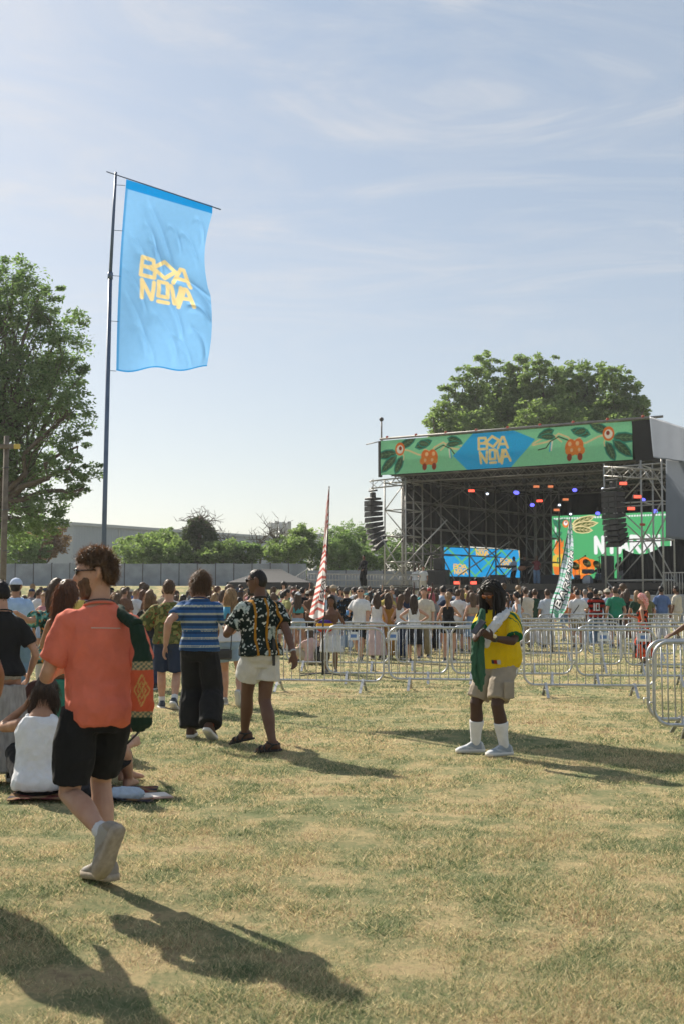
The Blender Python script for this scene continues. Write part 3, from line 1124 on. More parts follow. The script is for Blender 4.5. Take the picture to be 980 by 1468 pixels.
def scaffold(name, label, pts, levels, depth, parent=None, diag=True, mat=None, group='scaffold towers of the stage', r=.05, deepdir=None, alt=0):
    """a run of scaffold bays: uprights at pts, ledgers at the levels, diagonal braces between"""
    t = parent or empty(name, (pts[0][0], pts[0][1], levels[0]), label, 'scaffold', group)
    mat = mat or ALU
    dd = (deepdir or WD) * depth
    z0, z1 = levels[0], levels[-1]
    pts = [Vector((p[0], p[1], 0)) for p in pts]
    rows = [pts, [p + dd for p in pts]] if depth > 0 else [pts]
    for row in rows:
        for p in row:
            mb = MB(); mb.tube([p + Vector((0, 0, z0)), p + Vector((0, 0, z1 + .25))], r, 8); mb.build('upright', mat, t, True)
    for z in levels[1:] if z0 < .9 else levels:
        mb = MB()
        Z_ = Vector((0, 0, z))
        for row in rows:
            for a, b in zip(row[:-1], row[1:]):
                mb.tube([a + Z_, b + Z_], r * .85, 6)
        if depth > 0:
            for a, b in zip(rows[0], rows[1]):
                mb.tube([a + Z_, b + Z_], r * .85, 6)
        mb.build('ledger', mat, t, True)
    if diag:
        k = alt
        for row in rows:
            for i, (a, b) in enumerate(zip(row[:-1], row[1:])):
                for zl_, zh in zip(levels[:-1], levels[1:]):
                    k += 1
                    mb = MB()
                    if (k + i) % 2:
                        mb.tube([a + Vector((0, 0, zl_)), b + Vector((0, 0, zh))], r * .7, 6)
                    else:
                        mb.tube([b + Vector((0, 0, zl_)), a + Vector((0, 0, zh))], r * .7, 6)
                    mb.build('brace', mat, t, True)
    return t


scaffold('scaffold_tower', 'corner scaffold tower under the left end of the green banner, sky behind it', [S(.05, .3, 0), S(1.5, .3, 0)], [.3, 2.4, 4.0, 5.6, 7.2, 8.9], 2.3)
d = Vector((SWB[0] - SWA[0], SWB[1] - SWA[1], 0))
d2 = d.normalized(); fr_ = Vector((d2.y, -d2.x, 0)) * .9
sp = [Vector((SWA[0], SWA[1], 0)) + d * t + fr_ for t in (.0, .2, .42, .64, .84, 1.0)]
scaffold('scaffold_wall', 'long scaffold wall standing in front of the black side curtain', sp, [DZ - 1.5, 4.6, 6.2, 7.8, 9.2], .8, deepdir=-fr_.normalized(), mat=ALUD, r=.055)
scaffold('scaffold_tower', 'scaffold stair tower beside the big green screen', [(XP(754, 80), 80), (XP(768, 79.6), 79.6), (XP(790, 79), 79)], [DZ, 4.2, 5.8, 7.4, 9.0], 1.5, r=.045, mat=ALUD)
scaffold('scaffold_tower', 'right hand scaffold tower beside the grey tarpaulin', [(XP(867, 65.2), 65.2), (XP(920, 63.6), 63.6), (XP(950, 62.8), 62.8)], [.4, 2.7, 4.9, 6.9, 8.9], 2.2, alt=1)
tw = [o for o in COL.objects if o.name.startswith('scaffold_tower')][-1]
truss('lattice_beam', (XP(870, 64), 64, W(0, 676, 64).z), (XP(948, 62.2), 62.2, W(0, 680, 62).z), w=.5, mat=ALU, parent=tw)
for k, py in enumerate((693, 712, 729, 752)):
    MB().box((XP((893, 913, 905, 921)[k], 63.4), 63.4, W(0, py, 63.4).z), (.3, .12, .14), bev=.03).build('red_clamp', REDM, tw)

# long single braces that cross the whole left side
lb = scaffold('scaffold_brace', 'long slanting scaffold braces in front of the blue screen', [(XP(545, 71.5), 71.5), (XP(612, 71), 71)], [.4, 2.3], 0, diag=False, r=.045, group='loose scaffold bars of the stage')
for (x0, y0, x1, y1, Yd) in ((552, 838, 640, 745, 71.2), (585, 838, 546, 770, 71.6), (690, 836, 735, 788, 76), (742, 840, 790, 778, 77), (600, 700, 690, 820, 77.5), (655, 826, 730, 776, 76.5)):
    mb = MB(); mb.tube([W(x0, y0, Yd), W(x1, y1, Yd)], .045, 6); mb.build('brace', ALU, lb, True)

# ------------------------------------------------------------------ printed banner along the roof edge
GREEN, BLUE, YEL = hx('#8fdca8'), hx('#22b4f2'), hx('#fbe19a')
ORG, DGR, TEAL, CRM, RED = hx('#e8782a'), hx('#41513a'), hx('#2c8f78'), hx('#ecd9a0'), hx('#9c3a1a')
asp = 15.8 / 2.12
cv = Canvas(asp, 100, GREEN)


def branch(m):
    """fruit and leaf sprig; m maps x from the sheet's outer edge (mirrored on the other end)"""
    def P(l):
        return [(m(x), y) for x, y in l]
    DIR = 1 if m(1) > m(0) else -1

    def LF(x, y, L, w, a):
        cv.leaf(m(x), y, L, w, a if DIR > 0 else PI - a, hx('#3d5a40'), hx('#6f8f62'), TEAL)
    cv.stroke(P([(.75, .72), (1.15, .66), (1.55, .52), (1.95, .48), (2.2, .70), (2.55, .82), (2.95, .62), (3.5, .56)]), .05, CRM)
    cv.stroke(P([(1.6, .74), (1.9, .62), (2.25, .52)]), .045, CRM)
    cv.stroke(P([(2.45, .60), (2.75, .80), (3.1, .74), (3.5, .60)]), .045, CRM)
    cv.stroke(P([(2.2, .62), (2.55, .74), (2.85, .62), (3.0, .46), (3.3, .42)]), .03, hx('#3b3a22'))
    LF(.6, .62, .62, .22, PI + .1)
    LF(.6, .52, .62, .22, PI + .75)
    LF(.85, .48, .50, .20, PI + 1.15)
    LF(.82, .78, .5, .2, .45)
    LF(1.45, .74, .5, .2, .3)
    LF(1.55, .86, .34, .16, -.2)
    LF(2.75, .92, .45, .19, -.35)
    LF(2.7, .74, .4, .14, .1)
    cv.stroke(P([(.85, .66), (.95, .5), (.92, .40)]), .03, CRM)
    cv.ell(m(.78), .72, .16, .19, ORG)
    cv.ell(m(.78), .71, .11, .12, hx('#f3ead8'))
    cv.ell(m(.80), .74, .05, .06, RED)
    for k, (x, y) in enumerate(((1.85, .45), (2.13, .45))):
        cv.ell(m(x), y, .15, .2, ORG, .25 * DIR)
        cv.ell(m(x - .03), y - .12, .17, .13, hx('#f08a30'))
        cv.ell(m(x + .02), y + .07, .05, .06, hx('#f6c48a'))
        cv.ell(m(x - .04), y - .10, .04, .05, hx('#f6c48a'))
        cv.ell(m(x - .06 + .1 * k), y - .29, .07, .1, RED)
    cv.stroke(P([(2.78, .62), (2.82, .38)]), .035, hx('#f3ead8'))
    cv.stroke(P([(2.84, .58), (2.88, .36)]), .035, hx('#53b7d8'))


branch(lambda x: x * .78 + .02)
branch(lambda x: asp - x * .78 - .02)
cv.poly([(asp * .31, .42), (asp * .395, 1.01), (asp * .555, 1.01), (asp * .64, .72), (asp * .545, -.01), (asp * .37, -.01)], BLUE)
logo(cv, asp * .475, .50, .92, YEL, .02)
PRINT = cloth_mat('printed_mesh_banner', 'COL', rough=.8, transl=.12, bump=.15, bscale=3)
ba, bb = S(.02, -.12, 0), S(15.8, -.12, 0)


def banner_fn(u, v):
    x = ba.x + (bb.x - ba.x) * u
    y = ba.y + (bb.y - ba.y) * u
    w = .03 * np.sin(u * 46 + v * 3) * np.sin(v * PI) + .02 * np.sin(u * 17)
    return x - WD.x * w, y - WD.y * w, 9.35 + 2.13 * v + 0 * u


bn = cv.sheet('stage_banner', banner_fn, PRINT)
tag(bn, 'long green printed banner with orange fruit and a blue name panel across the stage roof', 'banner')
# black returns at both ends of the roof edge
mb = MB(); mb.bar(S(15.85, -.02, 10.35), S(17.1, .3, 10.45), .2, 2.25); mb.build('roof_return', BLACK, stg)
mb = MB(); mb.bar(S(-.22, .1, 10.35), S(-.03, .0, 10.35), .16, 2.2); mb.build('roof_return', BLACK, stg)

# ------------------------------------------------------------------ screens
SCREENM = emit_mat('led_screen', (1, 1, 1), .66, attr=True)
g2 = Canvas(170 / 93, 150, hx('#4fae6e'))
A2 = g2.asp
for i in range(46):
    g2.ell(.06 + i * .04 * 1.0, .955, .015, .015, (.85, .85, .85))
for i in range(22):
    g2.ell(.075, .93 - i * .031, .015, .015, (.85, .85, .85))
for x, y, L, w, a in ((.16, .78, .22, .09, 2.2), (.18, .74, .22, .09, 3.6), (.12, .9, .16, .08, .2), (.16, .66, .16, .08, 4.4)):
    g2.leaf(x, y, L, w, a, hx('#356b4a'), TEAL)
for x, y, L, w, a in ((.35, .86, .34, .09, .32), (.36, .82, .36, .09, .12), (.36, .78, .28, .09, -.1)):
    g2.leaf(x, y, L, w, a, hx('#57632c'), CRM, CRM)
g2.ell(.235, .87, .05, .06, ORG); g2.ell(.235, .88, .032, .036, (.9, .9, .88)); g2.ell(.24, .895, .014, .016, RED)
g2.poly([(.05, .5), (.08, .62), (.11, .57), (.14, .65), (.17, .57), (.2, .62), (.2, .5)], ORG)      # a crown above a yellow jersey
g2.ell(.12, .44, .08, .07, hx('#f08a30'))
g2.poly([(.0, .2), (.03, .37), (.2, .4), (.24, .3), (.2, .16)], hx('#e6bf45'))
g2.stroke([(.10, .33), (.14, .33), (.14, .25), (.10, .25), (.10, .33)], .02, hx('#3f8f55'))
g2.poly([(.02, .2), (.2, .18), (.2, .0), (.06, .0)], ORG)
for x, y, r_ in ((.42, .2, .11), (.52, .25, .1), (.46, .1, .12), (.58, .15, .1), (.62, .23, .08), (.38, .08, .09)):
    g2.ell(x, y, r_, r_ * .9, hx('#f07a1c'))
for x, y, r_ in ((.42, .2, .05), (.55, .22, .05), (.47, .1, .06), (.60, .14, .04)):
    g2.ell(x, y, r_, r_ * .7, hx('#f6a03a'))
g2.poly([(.36, 0), (.3, .14), (.27, 0)], hx('#49b4e0'))
g2.poly([(0, 0), (0, .09), (.08, .06), (.09, 0)], hx('#49b4e0'))
text(g2, 'NYARA', .70, .40, .125, .24, .055, .055, (.9, .9, .88))
text(g2, 'INHO', 1.44, .48, .09, .16, .04, .04, (.9, .9, .88))
ga, gb = Vector((XP(789.5, 83.0), 83.0, 0)), Vector((XP(962, 78.6), 78.6, 0))
sc2 = empty('led_screen', (ga.x, ga.y, DZ), 'large green video screen with orange fruit pictures at the back of the stage', 'screen')
z0_, z1_ = W(790, 830, 83).z, W(790, 740, 83).z


def green_fn(u, v):
    return ga.x + (gb.x - ga.x) * u, ga.y + (gb.y - ga.y) * u, z0_ + (z1_ - z0_) * v


g2.sheet('display', green_fn, SCREENM, sc2)
mb = MB(); mb.bar((ga.x + .1, ga.y + .19, (z0_ + z1_) / 2), (gb.x + .1, gb.y + .19, (z0_ + z1_) / 2), .3, z1_ - z0_ + .1); mb.build('casing', BLACKM, sc2)

b2 = Canvas(108 / 42, 110, hx('#0f97d6'))
for k in (-2, -1, 0, 1, 2, 3):
    b2.stroke([(k * .9, -.1), (k * .9 + 1.15, 1.1)], .055, hx('#5fb56a'))
    b2.stroke([(k * .9 + 1.15, -.1), (k * .9, 1.1)], .055, hx('#5fb56a'))
for x, y in ((.52, .25), (1.25, .92), (2.1, .5), (1.5, -.18), (2.75, .9)):
    logo(b2, x, y, .44, hx('#eebd55'))
ba2, bb2 = Vector((XP(635.5, 78), 78, 0)), Vector((XP(744, 82.6), 82.6, 0))
sc1 = empty('led_screen', (ba2.x, ba2.y, DZ), 'blue video screen with the festival name repeated on it at stage left', 'screen')


def blue_fn(u, v):
    zt = W(0, 784.5, 78).z
    zb = W(0, 826, 78).z
    return ba2.x + (bb2.x - ba2.x) * u, ba2.y + (bb2.y - ba2.y) * u, zb + (zt - zb) * v + 0 * u


b2.sheet('display', blue_fn, SCREENM, sc1)
zt, zb = W(0, 784.5, 78).z, W(0, 826, 78).z
mb = MB(); mb.bar((ba2.x - .05, ba2.y + .2, (zt + zb) / 2), (bb2.x - .05, bb2.y + .2, (zt + zb) / 2), .26, zt - zb + .1); mb.build('casing', BLACKM, sc1)
curtain('added_gap_curtain', (ba2.x - .3, ba2.y + .45), (XP(760, 86.4), 86.4), DZ - .4, zb + .3)  # added black sheets to darken the bright gaps beside and under the blue screen
curtain('added_gap_curtain', (XP(742, 83.8), 83.8), (XP(762, 86.2), 86.2), DZ - .4, 5.5)

# ------------------------------------------------------------------ hanging line arrays
GRILLE = simple('speaker_grille', (.028, .028, .03), .7, bump=.4, bscale=90)


def line_array(label, px, ptop, pbot, Y, wpx, face, n, curve):
    k = Y / F_PX
    zt, zb = W(px, ptop, Y).z, W(px, pbot, Y).z
    t = empty('line_array', (XP(px, Y), Y, zb), label, 'loudspeaker', 'hanging loudspeaker columns', rz=face)
    H = (zt - zb) / n
    wd_ = wpx * k
    y = 0.0
    zc = zt - zb
    for i in range(n):
        a = curve * (i / (n - 1)) ** 1.7
        mb = MB()
        ca, sa = math.cos(a), math.sin(a)
        hh = H * .94
        ring = []
        for X_ in (-wd_ / 2, wd_ / 2):
            for (yy, zz) in ((-.36, -hh * .5), (.42, -hh * .38), (.42, hh * .38), (-.36, hh * .5)):
                ring.append(Vector((X_, y + yy * ca + zz * sa, zc - H / 2 - yy * sa * -1 + zz * ca)))
        r0, r1 = ring[:4], ring[4:]
        mb.rings([r0, r1])
        bx = mb.build('speaker_box', GRILLE, t, world=False)
        mb = MB()
        for X_ in (-wd_ * .2, wd_ * .2):
            c0 = Vector((X_, y - .37 * ca, zc - H / 2 - .37 * sa))
            mb = MB(); mb.box(c0, (wd_ * .34, .02, hh * .8)); mb.build('grille', BLACKM, bx, world=False)
        y += math.sin(a) * H * .9
        zc -= math.cos(a) * H
    mb = MB()
    mb.box((0, 0, zt - zb + .12), (wd_ * .95, .7, .12), bev=.02)
    mb.box((0, 0, zt - zb + .35), (.25, .3, .35), bev=.03)
    mb.box((0, 0, zt - zb + .62), (.8, .18, .1), bev=.02)
    mb.build('flying_frame', BLACKM, t, world=False)
    mb = MB(); mb.tube([(0, 0, zt - zb + .6), (0, 0, zt - zb + 1.35)], .03, 6); mb.build('chain', ALUD, t, True, world=False)
    return t


line_array('curved black column of loudspeakers hanging left of the stage against the sky', 534, 718, 787, 72, 20, R(-58), 9, R(38))
line_array('big black column of loudspeakers hanging before the right scaffold tower', 879, 705, 782, 62.0, 26, R(-48), 10, R(26))
tw2 = [o for o in COL.objects if o.name.startswith('scaffold_tower')][0]
truss('boom_beam', (XP(530, 71.6), 71.6, W(0, 695, 71.6).z), (XP(578, 72), 72, W(0, 690, 72).z), w=.45, mat=ALU, parent=tw2)

# ground stacks at stage left
for (px, pt, pb, wpx, lab) in ((627, 817, 847, 29, 'big black bass loudspeaker stack at the left front of the stage'), (628.5, 800.5, 816.6, 12, 'narrow black loudspeaker on top of the bass stack'), (870, 797, 838, 16, 'tall black loudspeaker on the deck behind the right tower')):
    Y = 72 if px < 700 else 70
    k = Y / F_PX
    zt, zb = W(px, pt, Y).z, W(px, pb, Y).z
    t = empty('loudspeaker', (XP(px, Y), Y, zb), lab, 'loudspeaker', 'loudspeakers standing on the stage')
    MB().box((XP(px, Y), Y, (zt + zb) / 2), (wpx * k, .9, zt - zb), rz=R(-20), bev=.03).build('cabinet', BLACKM, t)
    nb = 2 if wpx > 14 else 1
    for j in range(nb):
        dxx = (j - (nb - 1) / 2) * wpx * k / nb
        c = Vector((XP(px, Y) + dxx * math.cos(R(20)) - .46 * math.sin(R(20)), Y - .46 * math.cos(R(20)) - dxx * math.sin(R(20)), (zt + zb) / 2))
        MB().box(c, (wpx * k / nb * .86, .03, (zt - zb) * .88), rz=R(-20)).build('grille', GRILLE, t)

# stage lamps under the roof
LAMPS = {'red': emit_mat('red_lamp_glow', (1, .09, .05), 1.5), 'blue': emit_mat('blue_lamp_glow', (.13, .13, 1), 1.4), 'white': emit_mat('white_lamp_glow', (.75, .85, 1), 1.6), 'amber': emit_mat('amber_lamp_glow', (1, .3, .12), .5)}
lamp_list = [(675, 703.5, 'red'), (738.5, 706, 'blue'), (697.6, 708, 'white'), (823, 702.5, 'blue'), (762, 724, 'blue'), (772.6, 718, 'red'), (797, 731, 'amber'), (856, 736, 'blue'),
             (892.6, 693, 'red'), (913, 712, 'red'), (904, 729, 'red'), (938, 733, 'blue'), (863, 700.5, 'white'), (740, 706.5, 'blue'), (817, 737, 'white'), (801, 724, 'white'), (921, 716.5, 'blue'),
             (768, 697.5, 'amber'), (789, 697.5, 'amber'), (810, 716, 'amber')]
where = ['high on the dark side curtain', 'at the left back under the roof', 'small and high on the side curtain', 'largest, high in the middle of the stage', 'beside the red lamp above the stair tower', 'above the stair tower at mid stage',
         'just above the big green screen', 'at the upper edge of the screen by the right loudspeakers', 'topmost on the right tower', 'middle one on the right tower', 'lowest on the right tower', 'at the far right beside the tarpaulin',
         'above the right hanging loudspeakers', 'close beside another blue lamp at the left back', 'at the top edge of the green screen', 'small, right of the stair tower', 'half hidden behind the right tower', 'dim left one of two panels under the roof', 'dim right one of two panels under the roof', 'dim, in the middle above the green screen']
for (px, py, c), wh_ in zip(lamp_list, where):
    Y = 61.6 if px in (892.6, 913, 904) else 77 if py > 715 else 75
    if px > 930: Y = 66
    if px < 700: Y = 74.5
    p = W(px, py, Y)
    t = empty('stage_lamp', p, f'{c} stage lamp {wh_}', 'lamp', 'lit stage lamps')
    wide = c in ('red', 'amber')
    mb = MB()
    if wide:
        mb.box(p + Vector((0, .14, 0)), (.44, .22, .22), bev=.03)
    else:
        mb.tube([p + Vector((0, .05, 0)), p + Vector((0, .32, .06))], [.17, .12], 10)
    mb.tube([p + Vector((0, .15, .1)), p + Vector((0, .15, .42))], .025, 6)
    mb.build('housing', BLACKM, t)
    mb = MB()
    if wide:
        mb.box(p + Vector((0, .01, 0)), (.38, .03, .15), bev=.01)
    else:
        mb.sphere(p, .155 if c == 'blue' else .09, 10, 6, sc=(1, .35, .8))
    mb.build('lens', LAMPS[c], t, True)

for i in range(16):
    p = S(1.6 + (i % 8) * 1.85 + (.6 if i > 7 else 0), .9 if i < 8 else 4.5, 8.62 if i < 8 else 8.5)
    t = empty('stage_lamp', p, 'unlit black stage lamp clamped under the roof truss', 'lamp', 'unlit lamps under the roof')
    MB().tube([p + Vector((0, -.16, -.12)), p + Vector((0, .16, .08))], [.14, .10], 10).build('housing', BLACKM, t, True)
    MB().tube([p + Vector((0, 0, .08)), p + Vector((0, 0, .42))], .02, 5).build('bracket', BLACKM, t, True)

# ------------------------------------------------------------------ tarpaulins over the right wing
TARP = simple('grey_tarpaulin', (.145, .175, .225), .5, var=.05, scale=1.5, bump=.25, bscale=2.5)


def tarp(name, pl, label, th=.04, nx=60, ny=26, amp=.12):
    """pl: four photo corners with depth: top left, top right, bottom right, bottom left"""
    c = [W(*p) for p in pl]
    mb = MB()
    g = []
    for j in range(ny + 1):
        v = j / ny
        for i in range(nx + 1):
            u = i / nx
            p = c[0].lerp(c[1], u).lerp(c[3].lerp(c[2], u), v)
            p = p + Vector((.4, -1, .1)).normalized() * (amp * (math.sin(u * 34 + v * 1) * .5 + math.sin(u * 11 - v * 2) * .6) * (.2 + v * .5))
            g.append(p)
    off = Vector((.05, th, .0))
    n = len(g)
    vs = g + [p + off for p in g]
    fs = []
    for j in range(ny):
        for i in range(nx):
            a = j * (nx + 1) + i
            fs.append((a, a + 1, a + nx + 2, a + nx + 1))
            fs.append((n + a, n + a + nx + 1, n + a + nx + 2, n + a + 1))
    bd = [i for i in range(nx + 1)] + [(j + 1) * (nx + 1) - 1 for j in range(1, ny + 1)] + [ny * (nx + 1) + i for i in range(nx - 1, -1, -1)] + [j * (nx + 1) for j in range(ny - 1, 0, -1)]
    for a, b in zip(bd, bd[1:] + bd[:1]):
        fs.append((a, n + a, n + b, b))
    mb.add(vs, fs)
    return tag(mb.build(name, TARP, None, True), label, 'tarpaulin')


tarp('tarpaulin', [(930, 597, 63), (1040, 632, 58), (1040, 672, 57.5), (936, 656, 62.4)], 'slanting blue grey tarpaulin over the right end of the stage roof')
tarp('tarpaulin', [(953.5, 656, 62.2), (1050, 668, 58), (1050, 782, 58), (953.5, 771, 62.2)], 'hanging blue grey tarpaulin wall below the slanting one at the right edge', amp=.05)

# ------------------------------------------------------------------ barrier fence and block by the right wing
fw = empty('steel_fence', (XP(948, 60), 60, gz(XP(948, 60), 60)), 'upright barred steel fence at the right edge of the stage', 'fence')
zt, zb = W(0, 821, 60).z, W(0, 853, 60).z
mb = MB()
for i in range(26):
    x = XP(949, 60) + i * .13
    mb.tube([(x, 60 - i * .03, zb), (x, 60 - i * .03, zt)], .02, 6)
mb.build('bar_panel', ALU, fw, True)
mb = MB()
for z in (zb, zt):
    mb.tube([(XP(948, 60), 60, z), (XP(948, 60) + 3.4, 59.2, z)], .035, 6)
mb.build('rail', ALU, fw, True)
cb = empty('concrete_block', (XP(930, 58), 58, gz(XP(930, 58), 58)), 'low grey wall of blocks behind the people at the right edge', 'block')
mb = MB()
mb.box((XP(940, 58), 58, (W(0, 853, 58).z + .3) / 2), (5.2, .7, W(0, 853, 58).z - .3), bev=.04)
mb.build('block', simple('pale_concrete', (.33, .33, .33), .85, bump=.3), cb)

# ------------------------------------------------------------------ ramp with railings left of the stage
rpz = W(0, 838, 66).z
rm = empty('access_ramp', (XP(438, 66), 66, gz(XP(438, 66), 66)), 'steel access ramp with hand rails left of the stage', 'ramp')
def rail_run(a, b, h, n, parent):
    mb = MB()
    for z in (h, h * .55, .08):
        mb.tube([a + Vector((0, 0, z)), b + Vector((0, 0, z))], .028 if z == h else .018, 6)
    mb.build('hand_rail', ALU, parent, True)
    mb = MB()
    for i in range(n * 6 + 1):
        p = a.lerp(b, i / (n * 6))
        mb.tube([p + Vector((0, 0, .08)), p + Vector((0, 0, h))], .011, 5)
    mb.build('bar_panel', ALU, parent, True)
    for i in range(n + 1):
        p = a.lerp(b, i / n)
        mb = MB(); mb.tube([p, p + Vector((0, 0, h))], .028, 6); mb.build('post', ALU, parent, True)
P0 = Vector((XP(395, 65), 65, 1.2)); P1 = Vector((XP(441, 66), 66, rpz - .15)); P2 = Vector((XP(600, 68), 68, rpz - .15))
rail_run(P0, P1, 1.0, 3, rm); rail_run(P1, P2, .75, 6, rm)
for q in (P1 + Vector((0, 1.6, 0)),):
    rail_run(q, P2 + Vector((0, 1.6, 0)), .75, 6, rm)
mb = MB()
mb.hexa([P0 + Vector((0, 0, -.15)), P1 + Vector((0, 0, -.15)), P1 + Vector((0, 1.6, -.15)), P0 + Vector((0, 1.6, -.15)), P0, P1, P1 + Vector((0, 1.6, 0)), P0 + Vector((0, 1.6, 0))])
mb.hexa([P1 + Vector((.01, 0, -.15)), P2 + Vector((0, 0, -.15)), P2 + Vector((0, 1.6, -.15)), P1 + Vector((.01, 1.6, -.15)), P1 + Vector((.01, 0, 0)), P2, P2 + Vector((0, 1.6, 0)), P1 + Vector((.01, 1.6, 0))])
mb.build('walkway', DECK, rm)
for i in range(6):
    p = P1.lerp(P2, (i + .3) / 6)
    g_ = gz(p.x, p.y)
    mb = MB(); mb.tube([(p.x, p.y + .1, g_ - .1), (p.x, p.y + .1, p.z - .16)], .04, 6); mb.build('support_leg', ALU, rm, True)

# ------------------------------------------------------------------ drum kit, keyboard, mic stands, wedges
CHROME = simple('chrome', (.6, .6, .62), .2, .9)
BRASS = simple('brass', (.5, .36, .12), .3, .8)
SHELL = simple('drum_shell', (.10, .13, .18), .35)
WHITEH = simple('drum_head', (.62, .66, .70), .5)
Yd = 75.0
dk = empty('drum_kit', (XP(843, Yd), Yd, DZ), 'drum kit with a pale bass drum before the green screen', 'drum kit')
dx0, dk_z = XP(840, Yd), DZ
c = Vector((XP(838.5, Yd), Yd - .5, DZ + .30))
MB().tube([c, c + Vector((.1, .5, 0))], .36, 20).build('bass_drum', SHELL, dk, True)
MB().tube([c + Vector((0, -.03, 0)), c + Vector((0, -.005, 0))], .33, 20).build('drum_head', WHITEH, dk, True)
for (ddx, ddz, r_, h_) in ((-.05, .78, .2, .22), (.32, .78, .2, .22), (.85, .35, .26, .4), (-.55, .45, .2, .18)):
    p = Vector((c.x + ddx, Yd, DZ + ddz))
    tm = MB().tube([p, p + Vector((0, -.05, h_))], r_, 16).build('tom_drum', SHELL, dk, True)
    MB().tube([p + Vector((0, -.05, h_ + .002)), p + Vector((0, -.05, h_ + .02))], r_ * .97, 16).build('drum_head', WHITEH, tm, True)
for (ddx, ddz) in ((-.65, 1.25), (.1, 1.42), (.75, 1.32)):
    p = Vector((c.x + ddx, Yd + .1, DZ + ddz))
    cyb = MB().tube([p, p + Vector((.02, -.05, .03))], [.30, .05], 18).build('cymbal', BRASS, dk, True)
    MB().tube([(p.x, p.y + .05, DZ), p], .014, 6).build('stand', CHROME, cyb, True)
for k, (px, tp_, bx, lab) in enumerate(((829, 797, 838, 'microphone stand with a boom left of the drum kit'), (858, 793, 866, 'microphone stand with a boom right of the drum kit'))):
    b = Vector((XP(px, 74.5), 74.5, DZ)); tpz = W(px, tp_ + 5, 74.5).z
    t = empty('microphone_stand', b, lab, 'microphone stand', 'microphone stands on the stage')
    MB().tube([b, (b.x, b.y, tpz)], .025, 6).build('pole', BLACKM, t)
    e = W(bx, tp_, 74.3)
    MB().tube([(b.x - (e.x - b.x) * .3, b.y, tpz - .08), e], .02, 6).build('boom', BLACKM, t)
    MB().sphere(e, .06, 8, 6).build('microphone', BLACKM, t, True)
    for j in range(3):
        a = 2 * PI * j / 3
        MB().tube([(b.x, b.y, DZ + .12), (b.x + .3 * math.cos(a), b.y + .3 * math.sin(a), DZ + .01)], .02, 5).build('leg', BLACKM, t)
kb = empty('keyboard', (XP(724, 72.5), 72.5, DZ), 'black keyboard on a crossed stand in front of the blue screen', 'keyboard')
p = W(724, 812, 72.5)
MB().box(p, (1.25, .35, .12), bev=.02).build('keyboard_body', BLACKM, kb)
MB().box(p + Vector((0, -.02, .066)), (1.1, .16, .012)).build('key_row', WHITEH, kb)
for sx in (-1, 1):
    MB().bar((p.x - sx * .45, p.y, DZ), (p.x + sx * .45, p.y, p.z - .06), .05).build('leg', BLACKM, kb)
for k, (px, lab) in enumerate(((712, 'black floor monitor left of the keyboard player'), (782, 'black floor monitor right of the singer'), (800, 'black floor monitor below the green screen'))):
    c = Vector((XP(px, 71.5), 71.5, DZ))
    t = empty('floor_monitor', c, lab, 'loudspeaker', 'floor monitors along the stage edge')
    MB().rings([[c + Vector((sx * .45, yy, zz)) for yy, zz in ((-.3, .02), (.3, .02), (.3, .55), (.05, .6))] for sx in (-1, 1)]).build('cabinet', BLACKM, t)
    MB().hexa([c + Vector((sx * .4, -.31 + .34 * zz + dy_, .06 + .5 * zz)) for dy_ in (0, .02) for sx, zz in ((-1, 0), (1, 0), (1, 1), (-1, 1))]).build('grille', GRILLE, t)
for k, px in enumerate((654, 678)):
    p = W(px, 835.5, 70.6)
    t = empty('sign_box', p, ('left', 'right')[k] + ' small red lit box at the front edge of the deck', 'lamp', 'red lit boxes on the deck edge')
    MB().box(p + Vector((0, .16, 0)), (.42, .2, .24), bev=.02).build('housing', BLACKM, t)
    MB().box(p + Vector((0, .04, 0)), (.36, .03, .17)).build('lens', LAMPS['red'], t)

# ------------------------------------------------------------------ black gazebo
GZB = simple('black_canopy', (.028, .029, .032), .7, bump=.2, bscale=4)
Yg = 62.0
gx0, gx1 = XP(326, Yg), XP(447, Yg)
ze, zp = W(0, 835, Yg).z, W(0, 814, Yg).z
cgx = (gx0 + gx1) / 2
gz0 = gz(cgx, Yg)
gb_ = empty('gazebo', (cgx, Yg + 2, gz0), 'black pop up gazebo standing in the crowd by the hoarding', 'gazebo')
hw, hd = (gx1 - gx0) / 2, 2.1
mb = MB()
rs_ = []
for t in np.linspace(0, 1, 9):
    k = (1 - t) ** 1.25 * .84 + .16 * (1 - t)
    zz = ze + (zp - ze) * t
    w_, d_ = hw * k + .55 * t, hd * k + .02
    rs_.append([(cgx - w_, Yg + 2.1 - d_, zz), (cgx + w_, Yg + 2.1 - d_, zz), (cgx + w_, Yg + 2.1 + d_, zz), (cgx - w_, Yg + 2.1 + d_, zz)])
mb.rings(rs_)
mb.build('canopy', GZB, gb_)
mb = MB()
for (a, b) in (((gx0, Yg), (gx1, Yg)), ((gx1, Yg), (gx1, Yg + 4.2)), ((gx1, Yg + 4.2), (gx0, Yg + 4.2)), ((gx0, Yg + 4.2), (gx0, Yg))):
    mb.bar((a[0], a[1], ze - .16), (b[0], b[1], ze - .16), .03, .34)
mb.build('valance', GZB, gb_)
for sx in (gx0 + .05, gx1 - .05):
    for sy in (Yg + .06, Yg + 4.14):
        MB().box((sx, sy, (gz0 - .1 + ze) / 2), (.06, .06, ze - gz0 + .1)).build('leg', ALU, gb_)
# ================================================================== crowd control barriers
GALV = simple('barrier_steel', (.46, .47, .48), .38, .75, var=.18, scale=14)
GALVF = simple('barrier_foot_steel', (.40, .41, .42), .45, .7, var=.2, scale=10)
PLATE = simple('white_plate', (.62, .64, .66), .5)
PLATEB = simple('blue_plate', (.10, .20, .45), .5)


